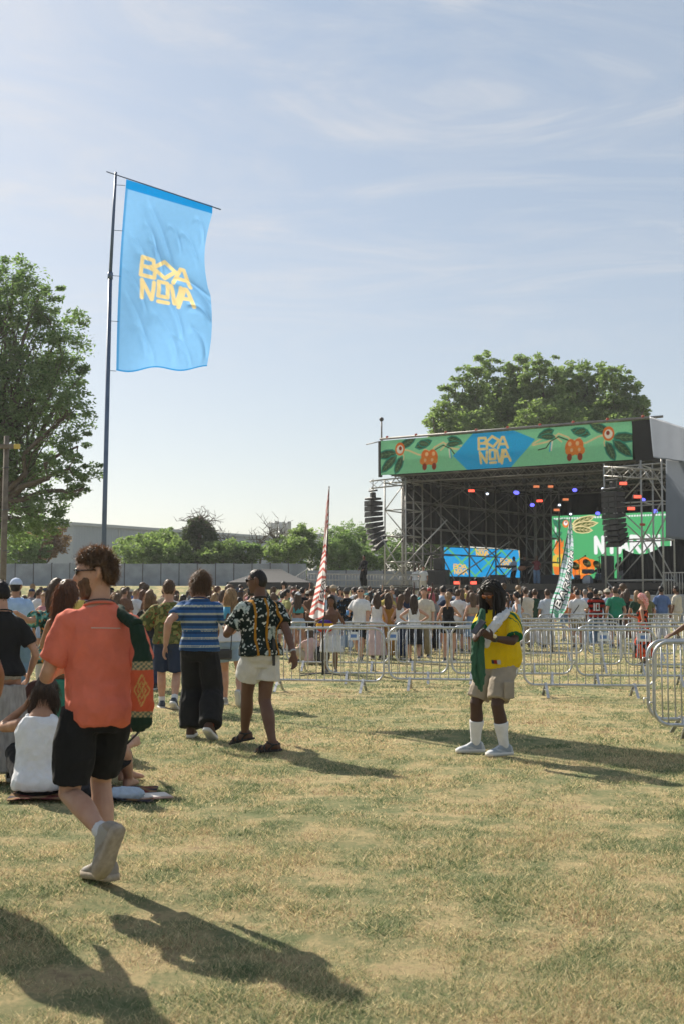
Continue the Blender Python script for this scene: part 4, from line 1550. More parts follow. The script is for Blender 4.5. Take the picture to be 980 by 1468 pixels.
def make_barrier(label):
    t = empty('crowd_barrier', (0, 0, 0), label, 'barrier', 'steel crowd barriers on the field')
    w, z0, z1, r = 1.1, .19, 1.045, .17
    pts = []
    for cx_, cz_, a0 in ((w - r, z1 - r, 0), (-w + r, z1 - r, 90), (-w + r, z0 + r, 180), (w - r, z0 + r, 270)):
        for k in range(7):
            a = R(a0 + k * 15)
            pts.append((cx_ + r * math.cos(a), 0, cz_ + r * math.sin(a)))
    mb = MB()
    rings = []
    n = len(pts)
    for i, p in enumerate(pts):
        d = (Vector(pts[(i + 1) % n]) - Vector(pts[i - 1])).normalized()
        a = Vector((0, 1, 0)); b = d.cross(a).normalized()
        rings.append([Vector(p) + (a * math.cos(2 * PI * k / 8) + b * math.sin(2 * PI * k / 8)) * .0195 for k in range(8)])
    mb.rings(rings + [rings[0]], cap=False)
    mb.build('frame', GALV, t, True, world=False)
    mb = MB()
    for i in range(14):
        x = -w + .155 + i * (2 * w - .31) / 13
        mb.tube([(x, 0, z0), (x, 0, z1)], .0085, 6)
    mb.build('bar_panel', GALV, t, True, world=False)
    for sx in (-1, 1):
        mb = MB()
        x = sx * .74
        for sy in (-1, 1):
            mb.bar((x, sy * .01, z0 + .03), (x, sy * .30, .012), .045, .012, up=(0, sy, 1))
        mb.bar((x, -.16, .115), (x, .16, .115), .03, .008)
        mb.build('foot', GALVF, t, world=False)
        mb = MB()
        for zz in (.42, .86):
            mb.tube([(sx * (w + .012), 0, zz), (sx * (w + .05), 0, zz), (sx * (w + .05), 0, zz - .05)], .008, 5)
        mb.build('coupling_hook', GALV, t, True, world=False)
    return t


BAR = [  # px0, px1, Y0, Y1, plate, words
    (372, 549, 19.8, 19.4, 0, 'front row barrier behind the man in the floral shirt'),
    (556, 739, 20.0, 19.7, 0, 'front row barrier ending behind the man in the yellow football shirt'),
    (748, 936, 18.5, 18.4, 0, 'front row barrier just right of the man in the yellow football shirt'),
    (469, 640, 21.7, 21.5, 1, 'second row barrier in front of the feet of the white shirted bald man'),
    (646, 817, 21.7, 21.3, 1, 'second row barrier right behind the man in the yellow shirt'),
    (823, 1000, 21.0, 20.8, 1, 'second row barrier in front of the woman in the pink headscarf'),
    (412, 556, 25.6, 25.4, 0, 'third row barrier at the foot of the red and white feather flag'),
    (566, 712, 25.6, 25.4, 0, 'third row barrier before the group of women in white and black'),
    (738, 888, 24.9, 24.7, 0, 'third row barrier below the green feather flag'),
    (893, 1043, 24.7, 24.5, 0, 'third row barrier at the right edge behind the pink headscarf woman'),
    (708, 833, 29.6, 29.4, 0, 'fourth row barrier at the foot of the green feather flag'),
    (840, 966, 29.4, 29.2, 0, 'fourth row barrier behind the pink headscarf woman'),
    (655, 760, 35.2, 35.0, 0, 'farthest row barrier left of the green feather flag'),
    (770, 877, 34.8, 34.6, 0, 'farthest row barrier below the red and black striped football shirt'),
    (884, 992, 34.6, 34.4, 0, 'farthest row barrier below the man in the blue shirt at the right'),
    (932, 1222, 12.45, 12.2, 0, 'nearest barrier, cut off by the right edge of the picture'),
    (925, 1200, 13.1, 13.3, 0, 'barrier standing close behind the nearest one at the right edge'),
]
proto = None
for (p0, p1, Y0, Y1, pl, lab) in BAR:
    if proto is None:
        b = proto = make_barrier(lab)
    else:
        b = copy_tree(proto)
        b['label'] = lab
    a, c = Vector((XP(p0, Y0), Y0, 0)), Vector((XP(p1, Y1), Y1, 0))
    mid = (a + c) / 2
    d = c - a
    b.location = (mid.x, mid.y, gz(mid.x, mid.y))
    b.rotation_euler = (0, R(random.uniform(-.5, .5)), math.atan2(d.y, d.x) + R(random.uniform(-1.2, 1.2)))
    b.scale = (d.length / 2.2, 1, 1) if .85 < d.length / 2.2 < 1.15 else (1, 1, 1)
    if pl:
        for k, x in enumerate((-.62, .1)):
            mb = MB(); mb.box((x, -.03, .86), (.2, .008, .15), bev=.002); o = mb.build('maker_plate', PLATE, b, world=False)
            mb = MB(); mb.box((x, -.036, .86), (.12, .003, .06)); mb.build('plate_print', PLATEB, o, world=False)

# ================================================================== the tall flag
YF = 19.0
FLAGC = cloth_mat('flag_cloth', 'COL', rough=.75, transl=.62, bump=.12, bscale=7, var=.05)
POLEM = simple('blue_grey_pole', (.10, .14, .22), .45, .3)
ft = empty('flagpole', (XP(146, YF), YF, 0), 'tall slim flagpole rising behind the orange shirted man', 'flagpole')
pb, pm, pt = Vector((XP(147, YF), YF, -.1)), W(158.5, 395, YF), W(166.5, 247, YF)
MB().tube([pb, pm], [.042, .034], 12).build('lower_pole', POLEM, ft, True)
MB().tube([pm, pt], [.028, .022], 12).build('upper_pole', POLEM, ft, True)
MB().tube([pm - Vector((0, 0, .06)), pm + Vector((0, 0, .05))], .044, 12).build('joint_sleeve', POLEM, ft, True)
MB().tube([W(153, 246, YF - .06), W(317, 300.5, YF - .06)], .010, 8).build('cross_bar', POLEM, ft, True)
SKY_B, HEAD_B, FY = hx('#78aee0'), hx('#1684cc'), hx('#e6d29c')
cv = Canvas(135 / 276, 300, SKY_B)
cv.poly([(-.1, .952), (1, .952), (1, 1.1), (-.1, 1.1)], HEAD_B)
cv.poly([(-.1, -.1), (.013, -.1), (.013, .955), (-.1, .955)], hx('#4a8fca'))
cv.poly([(-.1, -.1), (1, -.1), (1, .008), (-.1, .008)], hx('#2f86c8'))
logo(cv, .250, .487, .29, FY, -.10)
FC = [(181.5, 257), (305, 295), (297, 528), (167, 531)]


def flag_fn(u, v):
    w = 1 - v
    tx, ty = FC[0][0] + (FC[1][0] - FC[0][0]) * u, FC[0][1] + (FC[1][1] - FC[0][1]) * u
    bx_, by_ = FC[3][0] + (FC[2][0] - FC[3][0]) * u, FC[3][1] + (FC[2][1] - FC[3][1]) * u
    px = tx + (bx_ - tx) * w
    py = ty + (by_ - ty) * w
    # free edge curls in and out, pole edge bows
    px = px + u * (-9 * np.sin(np.clip((w - .05) / .5, 0, 1) * PI) + 5 * np.sin(np.clip((w - .5) / .5, 0, 1) * PI)) - (1 - u) * 3 * np.sin(w * PI)
    py = py + 3.0 * np.sin(u * 11) * np.clip((w - .8) * 5, 0, 1)
    Yw = np.zeros_like(u) + YF

    def fold(x0, y0, x1, y1, wid, amp):
        dx, dy = x1 - x0, y1 - y0
        L = np.hypot(dx, dy)
        t = ((u - x0) * dx + (w - y0) * dy) / (L * L)
        curve = .03 * np.sin(np.clip(t, 0, 1) * PI)
        d = ((u - x0) * -dy + (w - y0) * dx) / L + curve
        wid = wid * .62
        e = np.exp(-np.abs(d / wid) ** 1.5) - .7 * np.exp(-((d - wid * 1.9) / (wid * 1.7)) ** 2)
        return amp * .55 * e * np.exp(-(np.clip(np.abs(t - .5) - .38, 0, 9) / .16) ** 2)
    Yw = Yw + fold(.30, .10, .62, .40, .035, .05) + fold(.22, .36, .60, .62, .03, .055) + fold(.55, .40, 1.0, .62, .05, -.11) + fold(.48, .55, .70, .80, .03, .05)
    Yw = Yw + fold(.38, .68, .66, .92, .045, .05) + fold(.12, .28, .38, .48, .025, .03) + fold(.05, .45, .30, .66, .02, .03) + fold(.70, .20, .92, .34, .03, .04) + fold(.35, .28, .5, .45, .02, .04)
    Yw = Yw + fold(.62, .48, .98, .56, .022, -.05) + fold(.75, .62, .98, .70, .02, .05) + fold(.20, .75, .42, .97, .035, .03)
    Yw = Yw + fold(.10, .60, .34, .90, .03, .03) + fold(.55, .18, .72, .30, .02, .03) + fold(.28, .20, .44, .36, .018, .03) + fold(.80, .75, .97, .93, .03, -.04) + fold(.60, .80, .82, .96, .02, .03) + fold(.84, .10, .98, .22, .025, .03)
    Yw = Yw + .05 * np.sin(u * 5 + w * 4) * np.clip(w * 3, 0, 1) + .10 * u * np.sin(w * 6 + .5) * np.clip(w * 2, 0, 1)
    xc, yc = (px - CX) / F_PX, (CY - py) / F_PX
    dyy = math.cos(PITCH) - yc * math.sin(PITCH)
    dzz = math.sin(PITCH) + yc * math.cos(PITCH)
    return xc * Yw / dyy, Yw, dzz * Yw / dyy + CAM_H


fl = cv.sheet('flag', flag_fn, FLAGC)
tag(fl, 'tall light blue rippled flag with the festival name in yellow', 'flag')
for py in (265, 330, 395, 460, 531):
    t = (py - 247) / (531 - 247)
    xp_ = 166.5 - 8 * min(1, t * 1.9) - max(0, t - .52) * 8
    MB().tube([W(xp_, py, YF), W(181 - 14 * t, py + 1, YF)], .005, 6).build('flag_tie', POLEM, ft, True)

# ================================================================== feather flags
FEATH = cloth_mat('feather_cloth', 'COL', rough=.8, transl=.5, bump=.2, bscale=9)


def feather(label, pole_px, left_px, right_px, Y, paint, base_py, group='feather flags', fold=.05, bgc=hx('#e8e6e6')):
    """pole_px / left_px / right_px: (py -> px) lists from tip down"""
    pys = [q[1] for q in pole_px]

    def ip(lst, py):
        return np.interp(py, [q[1] for q in lst], [q[0] for q in lst])
    bpx = pole_px[-1][0]
    b = Vector((XP(bpx, Y), Y, gz(XP(bpx, Y), Y)))
    t = empty('feather_flag', b, label, 'flag', group)
    top, bot = left_px[0][1], left_px[-1][1]
    pts = [W(q[0], q[1], Y) for q in pole_px]
    MB().tube(pts + [b], [.012] + [.016 + .004 * i / len(pts) for i in range(len(pts) - 1)] + [.024], 8).build('pole', BLACKM, t, True)
    mb = MB()
    for sx, sy in ((1, .35), (-1, .35), (1, -.35), (-1, -.35)):
        mb.bar((b.x, b.y, b.z + .05), (b.x + sx * .45, b.y + sy, b.z + .015), .05, .02)
    mb.build('base', BLACKM, t)
    asp = .24
    cv = Canvas(asp, 420, bgc)
    paint(cv)

    def fn(u, v):
        py = top + (bot - top) * (1 - v)
        l, r = ip(left_px, py), ip(right_px, py)
        px = l + (r - l) * u
        w = 1 - v
        Yw = Y - .02 + fold * np.sin(u * 5.5 + w * 7) * np.clip(w * 2, .15, 1) + .35 * fold * np.sin(u * 13 - w * 15)
        py2 = py + 4 * np.sin(u * PI) * (w > .96)
        xc, yc = (px - CX) / F_PX, (CY - py2) / F_PX
        dyy = math.cos(PITCH) - yc * math.sin(PITCH)
        dzz = math.sin(PITCH) + yc * math.cos(PITCH)
        return xc * Yw / dyy, Yw, dzz * Yw / dyy + CAM_H
    cv.sheet('cloth', fn, FEATH, t)
    return t


def paint_red(cv):
    for i in range(-3, 30):
        y = i * .052
        k = .22 if i > 11 else .06 * math.sin(i)
        cv.stroke([(-.05, y - .05), (.12, y + k * .25), (.3, y + k * .6 - (.05 if i % 3 else 0))], .021, hx('#c8736c'))
    for w, c in ((.034, hx('#20222c')), (.014, hx('#f2eeee'))):
        text(cv, 'BA', .20, .13, .055, .075, .03, w, c, rot=1.45)


def paint_green(cv):
    for i in range(30):
        y = i * .042 + .01 * math.sin(i * 2.1)
        cv.stroke([(-.05, y), (.05, y + .012 * math.sin(i)), (.12, y - .018), (.18, y + .01), (.3, y - .01)], .013 + .006 * math.sin(i * 1.3), hx('#6fb79a') if i % 3 else hx('#3c9a78'))
    for w, c in ((.040, hx('#1c2030')), (.016, hx('#f2f2f4'))):
        text(cv, 'BAR', .145, .10, .062, .085, .03, w, c, rot=1.32, shear=.15)
        text(cv, 'ENTR', .185, .385, .05, .065, .025, w * .85, c, rot=1.42, shear=.15)


feather('red and white striped feather flag standing behind the barriers', [(472, 697), (471, 730), (469, 790), (466, 850), (463, 900)],
        [(471.5, 699), (468, 725), (465.5, 755), (463, 790), (458, 815), (450, 855), (443, 884)], [(472.5, 699), (471.5, 730), (469.5, 790), (466.5, 850), (464, 886)], 24.2, paint_red, 900)
feather('green and white feather flag with large lettering in front of the stage', [(817, 742), (811, 775), (805, 805), (799, 838), (789, 888)],
        [(816, 743), (811, 775), (805, 805), (800, 830), (795.5, 846), (789, 862), (787, 878), (793, 886)], [(818, 743), (821, 775), (821.5, 795), (818.5, 830), (816.5, 853), (810, 875), (800, 888)], 33, paint_green, 900, fold=.07, bgc=hx('#ccd6e2'))
# ================================================================== people: one skeleton, lofted and fused into one skin
SKIN = None


def skin_mat():
    m, nt, bs = new_mat('skin')
    oi = nt.n('ShaderNodeObjectInfo')
    tc = nt.n('ShaderNodeTexCoord')
    nz = nt.n('ShaderNodeTexNoise', i_Scale=9.0, i_Detail=6.0)
    nt.l(tc.outputs['Object'], nz.inputs['Vector'])
    r = ramp(nt, [(.28, (.80, .70, .67)), (.72, (1, 1, 1))])
    nt.l(nz.outputs['Fac'], r.inputs['Fac'])
    c = mixrgb(nt, 1.0, oi.outputs['Color'], r.outputs['Color'], 'MULTIPLY')
    nt.l(c, bs.inputs['Base Color'])
    bs.inputs['Roughness'].default_value = .58
    n2 = nt.n('ShaderNodeTexNoise', i_Scale=150.0, i_Detail=4.0)
    nt.l(tc.outputs['Object'], n2.inputs['Vector'])
    bp = nt.n('ShaderNodeBump', i_Strength=.35, i_Distance=.004)
    nt.l(n2.outputs['Fac'], bp.inputs['Height'])
    nt.l(bp.outputs['Normal'], bs.inputs['Normal'])
    bs.inputs['Specular IOR Level'].default_value = .4
    bs.inputs['Subsurface Weight'].default_value = .12
    bs.inputs['Subsurface Radius'].default_value = (.012, .005, .003)
    bs.inputs['Subsurface Scale'].default_value = 1.0
    return m


def hair_mat():
    m, nt, bs = new_mat('hair')
    oi = nt.n('ShaderNodeObjectInfo')
    geo = nt.n('ShaderNodeNewGeometry')
    tc = nt.n('ShaderNodeTexCoord')
    mp = nt.n('ShaderNodeMapping')
    mp.inputs['Scale'].default_value = (70, 70, 7)
    nt.l(tc.outputs['Object'], mp.inputs[0])
    nz = nt.n('ShaderNodeTexNoise', i_Scale=1.0, i_Detail=4.0)
    nt.l(mp.outputs[0], nz.inputs['Vector'])
    r = ramp(nt, [(.25, .45), (.75, 1.5)])
    nt.l(nz.outputs['Fac'], r.inputs['Fac'])
    c = mixrgb(nt, 1.0, oi.outputs['Color'], r.outputs['Color'], 'MULTIPLY')
    nt.l(c, bs.inputs['Base Color'])
    bs.inputs['Roughness'].default_value = .5
    bs.inputs['Specular IOR Level'].default_value = .45
    b = nt.n('ShaderNodeBump', i_Strength=.7, i_Distance=.01)
    nt.l(nz.outputs['Fac'], b.inputs['Height'])
    nt.l(b.outputs['Normal'], bs.inputs['Normal'])
    tr = nt.n('ShaderNodeBsdfTranslucent')
    c2 = mixrgb(nt, 1.0, c, (1.6, 1.1, .7), 'MULTIPLY')
    nt.l(c2, tr.inputs['Color'])
    mx = nt.n('ShaderNodeMixShader', i_Fac=.3)
    nt.l(bs.outputs[0], mx.inputs[1]); nt.l(tr.outputs[0], mx.inputs[2])
    nt.l(mx.outputs[0], nt.t.nodes['Material Output'].inputs['Surface'])
    return m


SKIN, HAIR = skin_mat(), hair_mat()
CLOTH = cloth_mat('clothing', 'OBJ', transl=.10)
PRINTC = cloth_mat('printed_clothing', 'COL', transl=.10)
GLASSM = simple('dark_lens', (.015, .012, .01), .12)
SHOEM = cloth_mat('shoe_fabric', 'OBJ', rough=.7, bump=.2)
PRINT_SHOE = cloth_mat('printed_shoe', 'COL', rough=.6, bump=.2)
RUBBER = simple('white_rubber', (.6, .58, .54), .7)


def finish(name, mb, mat, parent, color, voxel, sm=4, wrinkle=0.0, wscale=9.0, colfn=None, wdir=None):
    """fuse closed lofts into one smooth skin"""
    me = bpy.data.meshes.new('tmp')
    me.from_pydata([tuple(v) for v in mb.v], [], mb.f)
    me.update()
    o = bpy.data.objects.new('tmp', me)
    COL.objects.link(o)
    if voxel:
        r = o.modifiers.new('r', 'REMESH'); r.mode = 'VOXEL'; r.voxel_size = voxel; r.adaptivity = 0
        s = o.modifiers.new('s', 'SMOOTH'); s.factor = .5; s.iterations = sm
    dg = bpy.context.evaluated_depsgraph_get()
    ev = o.evaluated_get(dg)
    nm = bpy.data.meshes.new_from_object(ev)
    bpy.data.objects.remove(o)
    bpy.data.meshes.remove(me)
    nm.name = name
    n = len(nm.vertices)
    if wrinkle and n:
        co = np.empty(n * 3, np.float32); nm.vertices.foreach_get('co', co); co = co.reshape(-1, 3)
        no = np.empty(n * 3, np.float32); nm.vertices.foreach_get('normal', no); no = no.reshape(-1, 3)
        sd_ = random.uniform(0, 50)
        wx, wy, wz = wdir or (1, 1, .8)
        d = np.array([mnoise.noise((c[0] * wscale * wx + sd_, c[1] * wscale * wy, c[2] * wscale * wz)) + .55 * (1 - 2 * abs(mnoise.noise((c[0] * wscale * 1.9 * wx, c[1] * wscale * 1.9 * wy + sd_, c[2] * wscale * 1.7 * wz)))) for c in co], np.float32)
        if voxel and voxel < .012:
            d += np.array([.9 * mnoise.noise((c[0] * 4.2 + sd_, c[1] * 4.2, c[2] * 3.2)) - .5 * abs(mnoise.noise((c[0] * 5 + c[2] * 7 + sd_, c[1] * 5, c[2] * 5 - c[0] * 6))) for c in co], np.float32)
        co += no * (d * wrinkle)[:, None]
        nm.vertices.foreach_set('co', co.ravel())
    if colfn is not None:
        at = nm.color_attributes.new('Col', 'FLOAT_COLOR', 'POINT')
        c4 = np.ones((n, 4), np.float32)
        for i, v in enumerate(nm.vertices):
            c4[i, :3] = colfn(v.co)
        at.data.foreach_set('color', c4.ravel())
    nm.materials.clear()
    ob = link_mesh(name, nm, mat, parent, True)
    ob.color = (*color, 1)
    return ob


def ring(c, rot, rx, ry, n=18, e=2.3):
    out = []
    for k in range(n):
        a = 2 * PI * k / n
        ca, sa = math.cos(a), math.sin(a)
        x = rx * math.copysign(abs(ca) ** (2 / e), ca)
        y = ry * math.copysign(abs(sa) ** (2 / e), sa)
        out.append(c + rot @ Vector((x, y, 0)))
    return out


TORSO = {
    'm': [(-.10, .085, .075, 0), (-.05, .150, .110, -.008), (.0, .166, .122, -.016), (.06, .164, .114, -.010), (.14, .152, .103, 0), (.22, .154, .105, .004), (.32, .170, .115, .006),
          (.38, .174, .118, .002), (.42, .166, .110, -.002), (.46, .142, .098, -.006), (.50, .106, .082, -.010), (.532, .078, .070, -.010), (.555, .064, .062, -.008)],
    'f': [(-.10, .085, .075, 0), (-.05, .155, .115, -.010), (.0, .172, .125, -.020), (.06, .160, .112, -.012), (.14, .132, .095, 0), (.20, .126, .092, .004), (.29, .142, .108, .014),
          (.36, .148, .116, .018), (.40, .142, .102, .006), (.44, .124, .090, -.002), (.48, .092, .074, -.006), (.51, .068, .062, -.008), (.535, .056, .054, -.006)],
}


def head_shape(x, y, z, o=0.0):
    """a point of the skull and jaw for a unit direction; o lifts it off the skin"""
    r = math.hypot(x, y) + 1e-6
    if z < 0:
        q = -z
        r2 = math.sqrt(max(0.0, 1 - q ** 3.2)) / r
        f = max(0.0, y / r)
        y = y * (1 + (r2 - 1) * f * .95)
        x = x * (1 + (r2 - 1) * .45)
    X, Y_, Z = x * (.074 + o), y * (.096 + o), z * (.118 + o)
    if z < 0:
        X *= 1 - .34 * q ** 1.5
        if y < 0:
            Y_ *= 1 - .50 * q ** 1.1
        else:
            Y_ *= 1 - .10 * q ** 2
    return X, Y_, Z


class Person:
    def __init__(s, label, pos, yaw=0.0, H=1.75, sex='m', skin=(.45, .28, .19), build=1.0, voxel=.012, group=None, drop=0.0, lean=0.0, roll=0.0, cyaw=0.0, hyaw=0.0, hpitch=0.0, hroll=0.0,
                 legs=None, arms=None, hipoff=(0, 0), fingers=False, name='person', zbase=None, bare=False, gz_=True):
        s.H, s.sex, s.k, s.build, s.voxel, s.fingers = H, sex, H / 1.75, build, voxel, fingers
        k = s.k
        s.loc = Vector((pos[0], pos[1], gz(pos[0], pos[1]) if zbase is None else zbase))
        s.yaw = R(yaw)
        s.hip = Vector((hipoff[0], hipoff[1], (.925 - drop) * k))
        s.lean, s.roll, s.cyaw = R(lean), R(roll), R(cyaw)
        # spine samples
        s.sp = []
        N = 16
        c = s.hip - s.rot_at(-.05) @ Vector((0, 0, .12 * k))
        r = -.12
        s.sp.append((r, c))
        st = .80 / N
        for i in range(N):
            c = c + s.rot_at(r + st / 2) @ Vector((0, 0, st * k))
            r += st
            s.sp.append((r, c))
        s.headR = Matrix.Rotation(s.cyaw + R(hyaw), 3, 'Z') @ Matrix.Rotation(-(s.lean * .5 + R(hpitch)), 3, 'X') @ Matrix.Rotation(R(hroll), 3, 'Y')
        s.necktop = s.cen(.60)
        s.head = s.necktop + s.headR @ Vector((0, .022, .095)) * k
        sw = (.168 if sex == 'm' else .145) * k * (.6 + .4 * build)
        s.sh = {}
        rt = s.rot_at(.46)
        c = s.cen(.432 if sex == 'm' else .418)
        for q, sx in (('L', -1), ('R', 1)):
            s.sh[q] = c + rt @ Vector((sx * sw, -.005, 0))
        hw = .092 * k
        s.hj = {'L': s.hip + s.rot_at(0) @ Vector((-hw, 0, -.01)), 'R': s.hip + s.rot_at(0) @ Vector((hw, 0, -.01))}
        s.leg, s.arm, s.foot, s.handd = {}, {}, {}, {}
        legs, arms = legs or {}, arms or {}
        for q, sx in (('L', -1), ('R', 1)):
            d = legs.get(q, {})
            an = Vector(d.get('ankle', (sx * .10 * k, 0, .085 * k)))
            s.leg[q] = s.ik(s.hj[q], an, .435 * k, .425 * k, Vector(d.get('pole', (sx * .12, 1, 0))))
            s.foot[q] = (R(d.get('fyaw', -sx * 10)), R(d.get('fpitch', 0)))
            d = arms.get(q, {})
            w = Vector(d.get('wrist', (sx * .27 * k, .06, .86 * k)))
            s.arm[q] = s.ik(s.sh[q], w, .295 * k, .255 * k, Vector(d.get('pole', (sx * .5, -1, -.3))))
            fo = (s.arm[q][2] - s.arm[q][1]).normalized()
            s.handd[q] = (Vector(d.get('hand', fo)).normalized(), Vector(d.get('palm', (-sx, 0, -.1))).normalized(), d.get('curl', .45))
        s.label, s.group = label, group
        s.name = name
        s.bare = bare
        s.root = None

    def rot_at(s, r):
        t = min(1.15, max(0, (r + .02) / .5))
        return Matrix.Rotation(s.cyaw * min(1, t), 3, 'Z') @ Matrix.Rotation(-s.lean * (.35 + .65 * t), 3, 'X') @ Matrix.Rotation(s.roll * t, 3, 'Y')

    def cen(s, r):
        for (r0, c0), (r1, c1) in zip(s.sp[:-1], s.sp[1:]):
            if r <= r1:
                return c0.lerp(c1, (r - r0) / (r1 - r0))
        return s.sp[-1][1]

    @staticmethod
    def ik(a, t, l1, l2, pole):
        d = t - a
        L = min(d.length, (l1 + l2) * .999)
        L = max(L, abs(l1 - l2) + .02)
        u = d.normalized()
        x = (l1 * l1 - l2 * l2 + L * L) / (2 * L)
        h = math.sqrt(max(0, l1 * l1 - x * x))
        p = pole - u * pole.dot(u)
        if p.length < 1e-5:
            p = u.orthogonal()
        p.normalize()
        return (a, a + u * x + p * h, a + u * L)

    # ---- lofts
    def torso_rings(s, r0, r1, ease=0.0, hem=0.0, tab=None, easef=None):
        tab = tab or TORSO[s.sex]
        zs = [t[0] for t in tab]
        n = max(6, int((r1 - r0) / .035))
        out = []
        for i in range(n + 1):
            r = r0 + (r1 - r0) * i / n
            f = [np.interp(r, zs, [t[j] for t in tab]) for j in (1, 2, 3)]
            e = (easef(r) if easef else ease) + hem * max(0, 1 - (r - r0) / .14)
            b = s.build if r < .47 else (.5 + .5 * s.build)
            out.append(ring(s.cen(r) + s.rot_at(r) @ Vector((0, f[2] * s.k, 0)), s.rot_at(r), (f[0] * b + e) * s.k, (f[1] * b + e) * s.k))
        return out

    def leg_poly(s, q, f0, f1, ease=0.0, flare=0.0, n=12):
        a, kn, an = s.leg[q]
        rad = [(0, .079), (.25, .083), (.5, .078), (.8, .064), (1, .059), (1.15, .057), (1.3, .063), (1.5, .058), (1.75, .043), (2, .037)]
        if s.sex == 'f':
            rad = [(t, r_ * .97) for t, r_ in rad]
        pts, rs = [], []
        ax = (an - kn).normalized()
        fw = (kn - a).normalized().cross(ax)
        cb = fw.cross(ax) if fw.length > .02 else Vector((0, -1, 0))
        if cb.length < 1e-4:
            cb = Vector((0, -1, 0))
        cb.normalize()
        for i in range(n + 1):
            t = f0 + (f1 - f0) * i / n
            p = a.lerp(kn, t) if t <= 1 else kn.lerp(an, t - 1)
            if 1.05 < t < 1.7:
                p = p + cb * .012 * math.sin((t - 1.05) / .65 * PI) * s.k * (-1 if cb.y > 0 else 1)
            w = (t - f0) / max(1e-6, f1 - f0)
            pts.append(p)
            rs.append((np.interp(t, [x[0] for x in rad], [x[1] for x in rad]) * (.45 + .55 * s.build) + ease + flare * w) * s.k)
        return pts, rs

    def arm_poly(s, q, f0, f1, ease=0.0, flare=0.0, n=10):
        a, el, wr = s.arm[q]
        rad = [(0, .056), (.2, .052), (.5, .046), (.85, .040), (1, .038), (1.25, .041), (1.5, .036), (1.85, .027), (2, .026)]
        if s.sex == 'f':
            rad = [(t, r_ * .86) for t, r_ in rad]
        pts, rs = [], []
        for i in range(n + 1):
            t = f0 + (f1 - f0) * i / n
            p = a.lerp(el, t) if t <= 1 else el.lerp(wr, t - 1)
            if t < 0:
                p = a + (s.cen(.46) - a) * (-t)
            w = (t - f0) / max(1e-6, f1 - f0)
            pts.append(p)
            rs.append((np.interp(t, [x[0] for x in rad], [x[1] for x in rad]) * (.55 + .45 * s.build) + ease + flare * w) * s.k)
        return pts, rs

    def head_mesh(s, mb):
        k = s.k
        n, m = 28, 20
        rings = []
        for i in range(1, m):
            t = PI * i / m
            rg = []
            for j in range(n):
                a = 2 * PI * j / n
                x, y, z = math.sin(t) * math.cos(a), math.sin(t) * math.sin(a), -math.cos(t)
                X, Y_, Z = head_shape(x, y, z)
                if y > .5 and -.1 < z < .28 and abs(x) > .12:
                    Y_ -= .007 * (1 - abs(z - .06) / .22 if abs(z - .06) < .22 else 0)      # eye sockets
                if y > .5 and .22 < z < .42:
                    Y_ += .004
                rg.append(s.head + s.headR @ (Vector((X, Y_, Z)) * k))
            rings.append(rg)
        mb.rings(rings)
        H = lambda x, y, z: s.head + s.headR @ (Vector((x, y, z)) * k)
        mb.tube([H(0, .084, .024), H(0, .094, .004), H(0, .106, -.020), H(0, .100, -.032)], [.007 * k, .009 * k, .0125 * k, .008 * k], 8)
        mb.tube([H(-.022, .080, -.058), H(0, .088, -.056), H(.022, .080, -.058)], [.004 * k, .008 * k, .004 * k], 7)
        mb.tube([H(-.020, .078, -.068), H(0, .085, -.068), H(.020, .078, -.068)], [.004 * k, .0075 * k, .004 * k], 7)
        mb.tube([H(-.016, .060, -.096), H(0, .066, -.098), H(.016, .060, -.096)], [.014 * k, .017 * k, .014 * k], 8)
        for sx in (-1, 1):
            mb.tube([H(sx * .070, -.004, .030), H(sx * .084, -.016, .034), H(sx * .085, -.018, .008), H(sx * .076, -.008, -.022), H(sx * .068, .0, -.026)], [.009 * k, .013 * k, .013 * k, .010 * k, .006 * k], 7)
        mb.tube([s.cen(.50), s.cen(.545), s.cen(.60), s.head + s.headR @ Vector((0, -.016, -.03)) * k], [x * k * (.86 if s.sex == 'f' else 1) for x in (.066, .058, .057, .058)], 14)

    def hand_mesh(s, mb, q):
        k = s.k * (.9 if s.sex == 'f' else 1)
        h, pn, curl = s.handd[q]
        w = s.arm[q][2]
        side = h.cross(pn).normalized()
        pn = side.cross(h).normalized()
        sx = -1 if q == 'L' else 1
        th = side * (1 if q == 'R' else -1)    # the thumb's side
        rings = []
        for t, ww, tt in ((-.02, .024, .019), (.015, .028, .017), (.045, .038, .016), (.075, .042, .015), (.092, .040, .013)):
            c = w + h * t * k
            rings.append([c + (th * math.cos(2 * PI * j / 12) * ww + pn * math.sin(2 * PI * j / 12) * tt) * k for j in range(12)])
        mb.rings(rings)
        L = (.074, .082, .076, .060)
        for j in range(4):
            off = (.031 - j * .0205)
            p = w + h * .086 * k + th * off * k
            pts, d = [p - h * .02 * k, p], h.copy()
            for seg in range(3):
                a = curl * (.55 + .45 * seg)
                d = (d * math.cos(a) + pn * math.sin(a)).normalized()
                pts.append(pts[-1] + d * L[j] * k * (.44, .32, .24)[seg])
            mb.tube(pts, [.0088 * k, .0092 * k, .0085 * k, .0078 * k, .0062 * k], 7)
        p = w + h * .022 * k + th * .026 * k
        d = (h * .7 + th * .7 + pn * .25).normalized()
        pts = [p - th * .012 * k, p, p + d * .036 * k]
        d2 = (h * .9 + th * .15 + pn * .35).normalized()
        pts.append(pts[-1] + d2 * .032 * k)
        pts.append(pts[-1] + d2 * .020 * k)
        mb.tube(pts, [.014 * k, .0135 * k, .0115 * k, .0095 * k, .007 * k], 8)

    def foot_frame(s, q):
        yw, pt = s.foot[q]
        Mx = Matrix.Rotation(yw, 3, 'Z') @ Matrix.Rotation(-pt, 3, 'X')     # positive pitch: toes down
        return s.leg[q][2], Mx

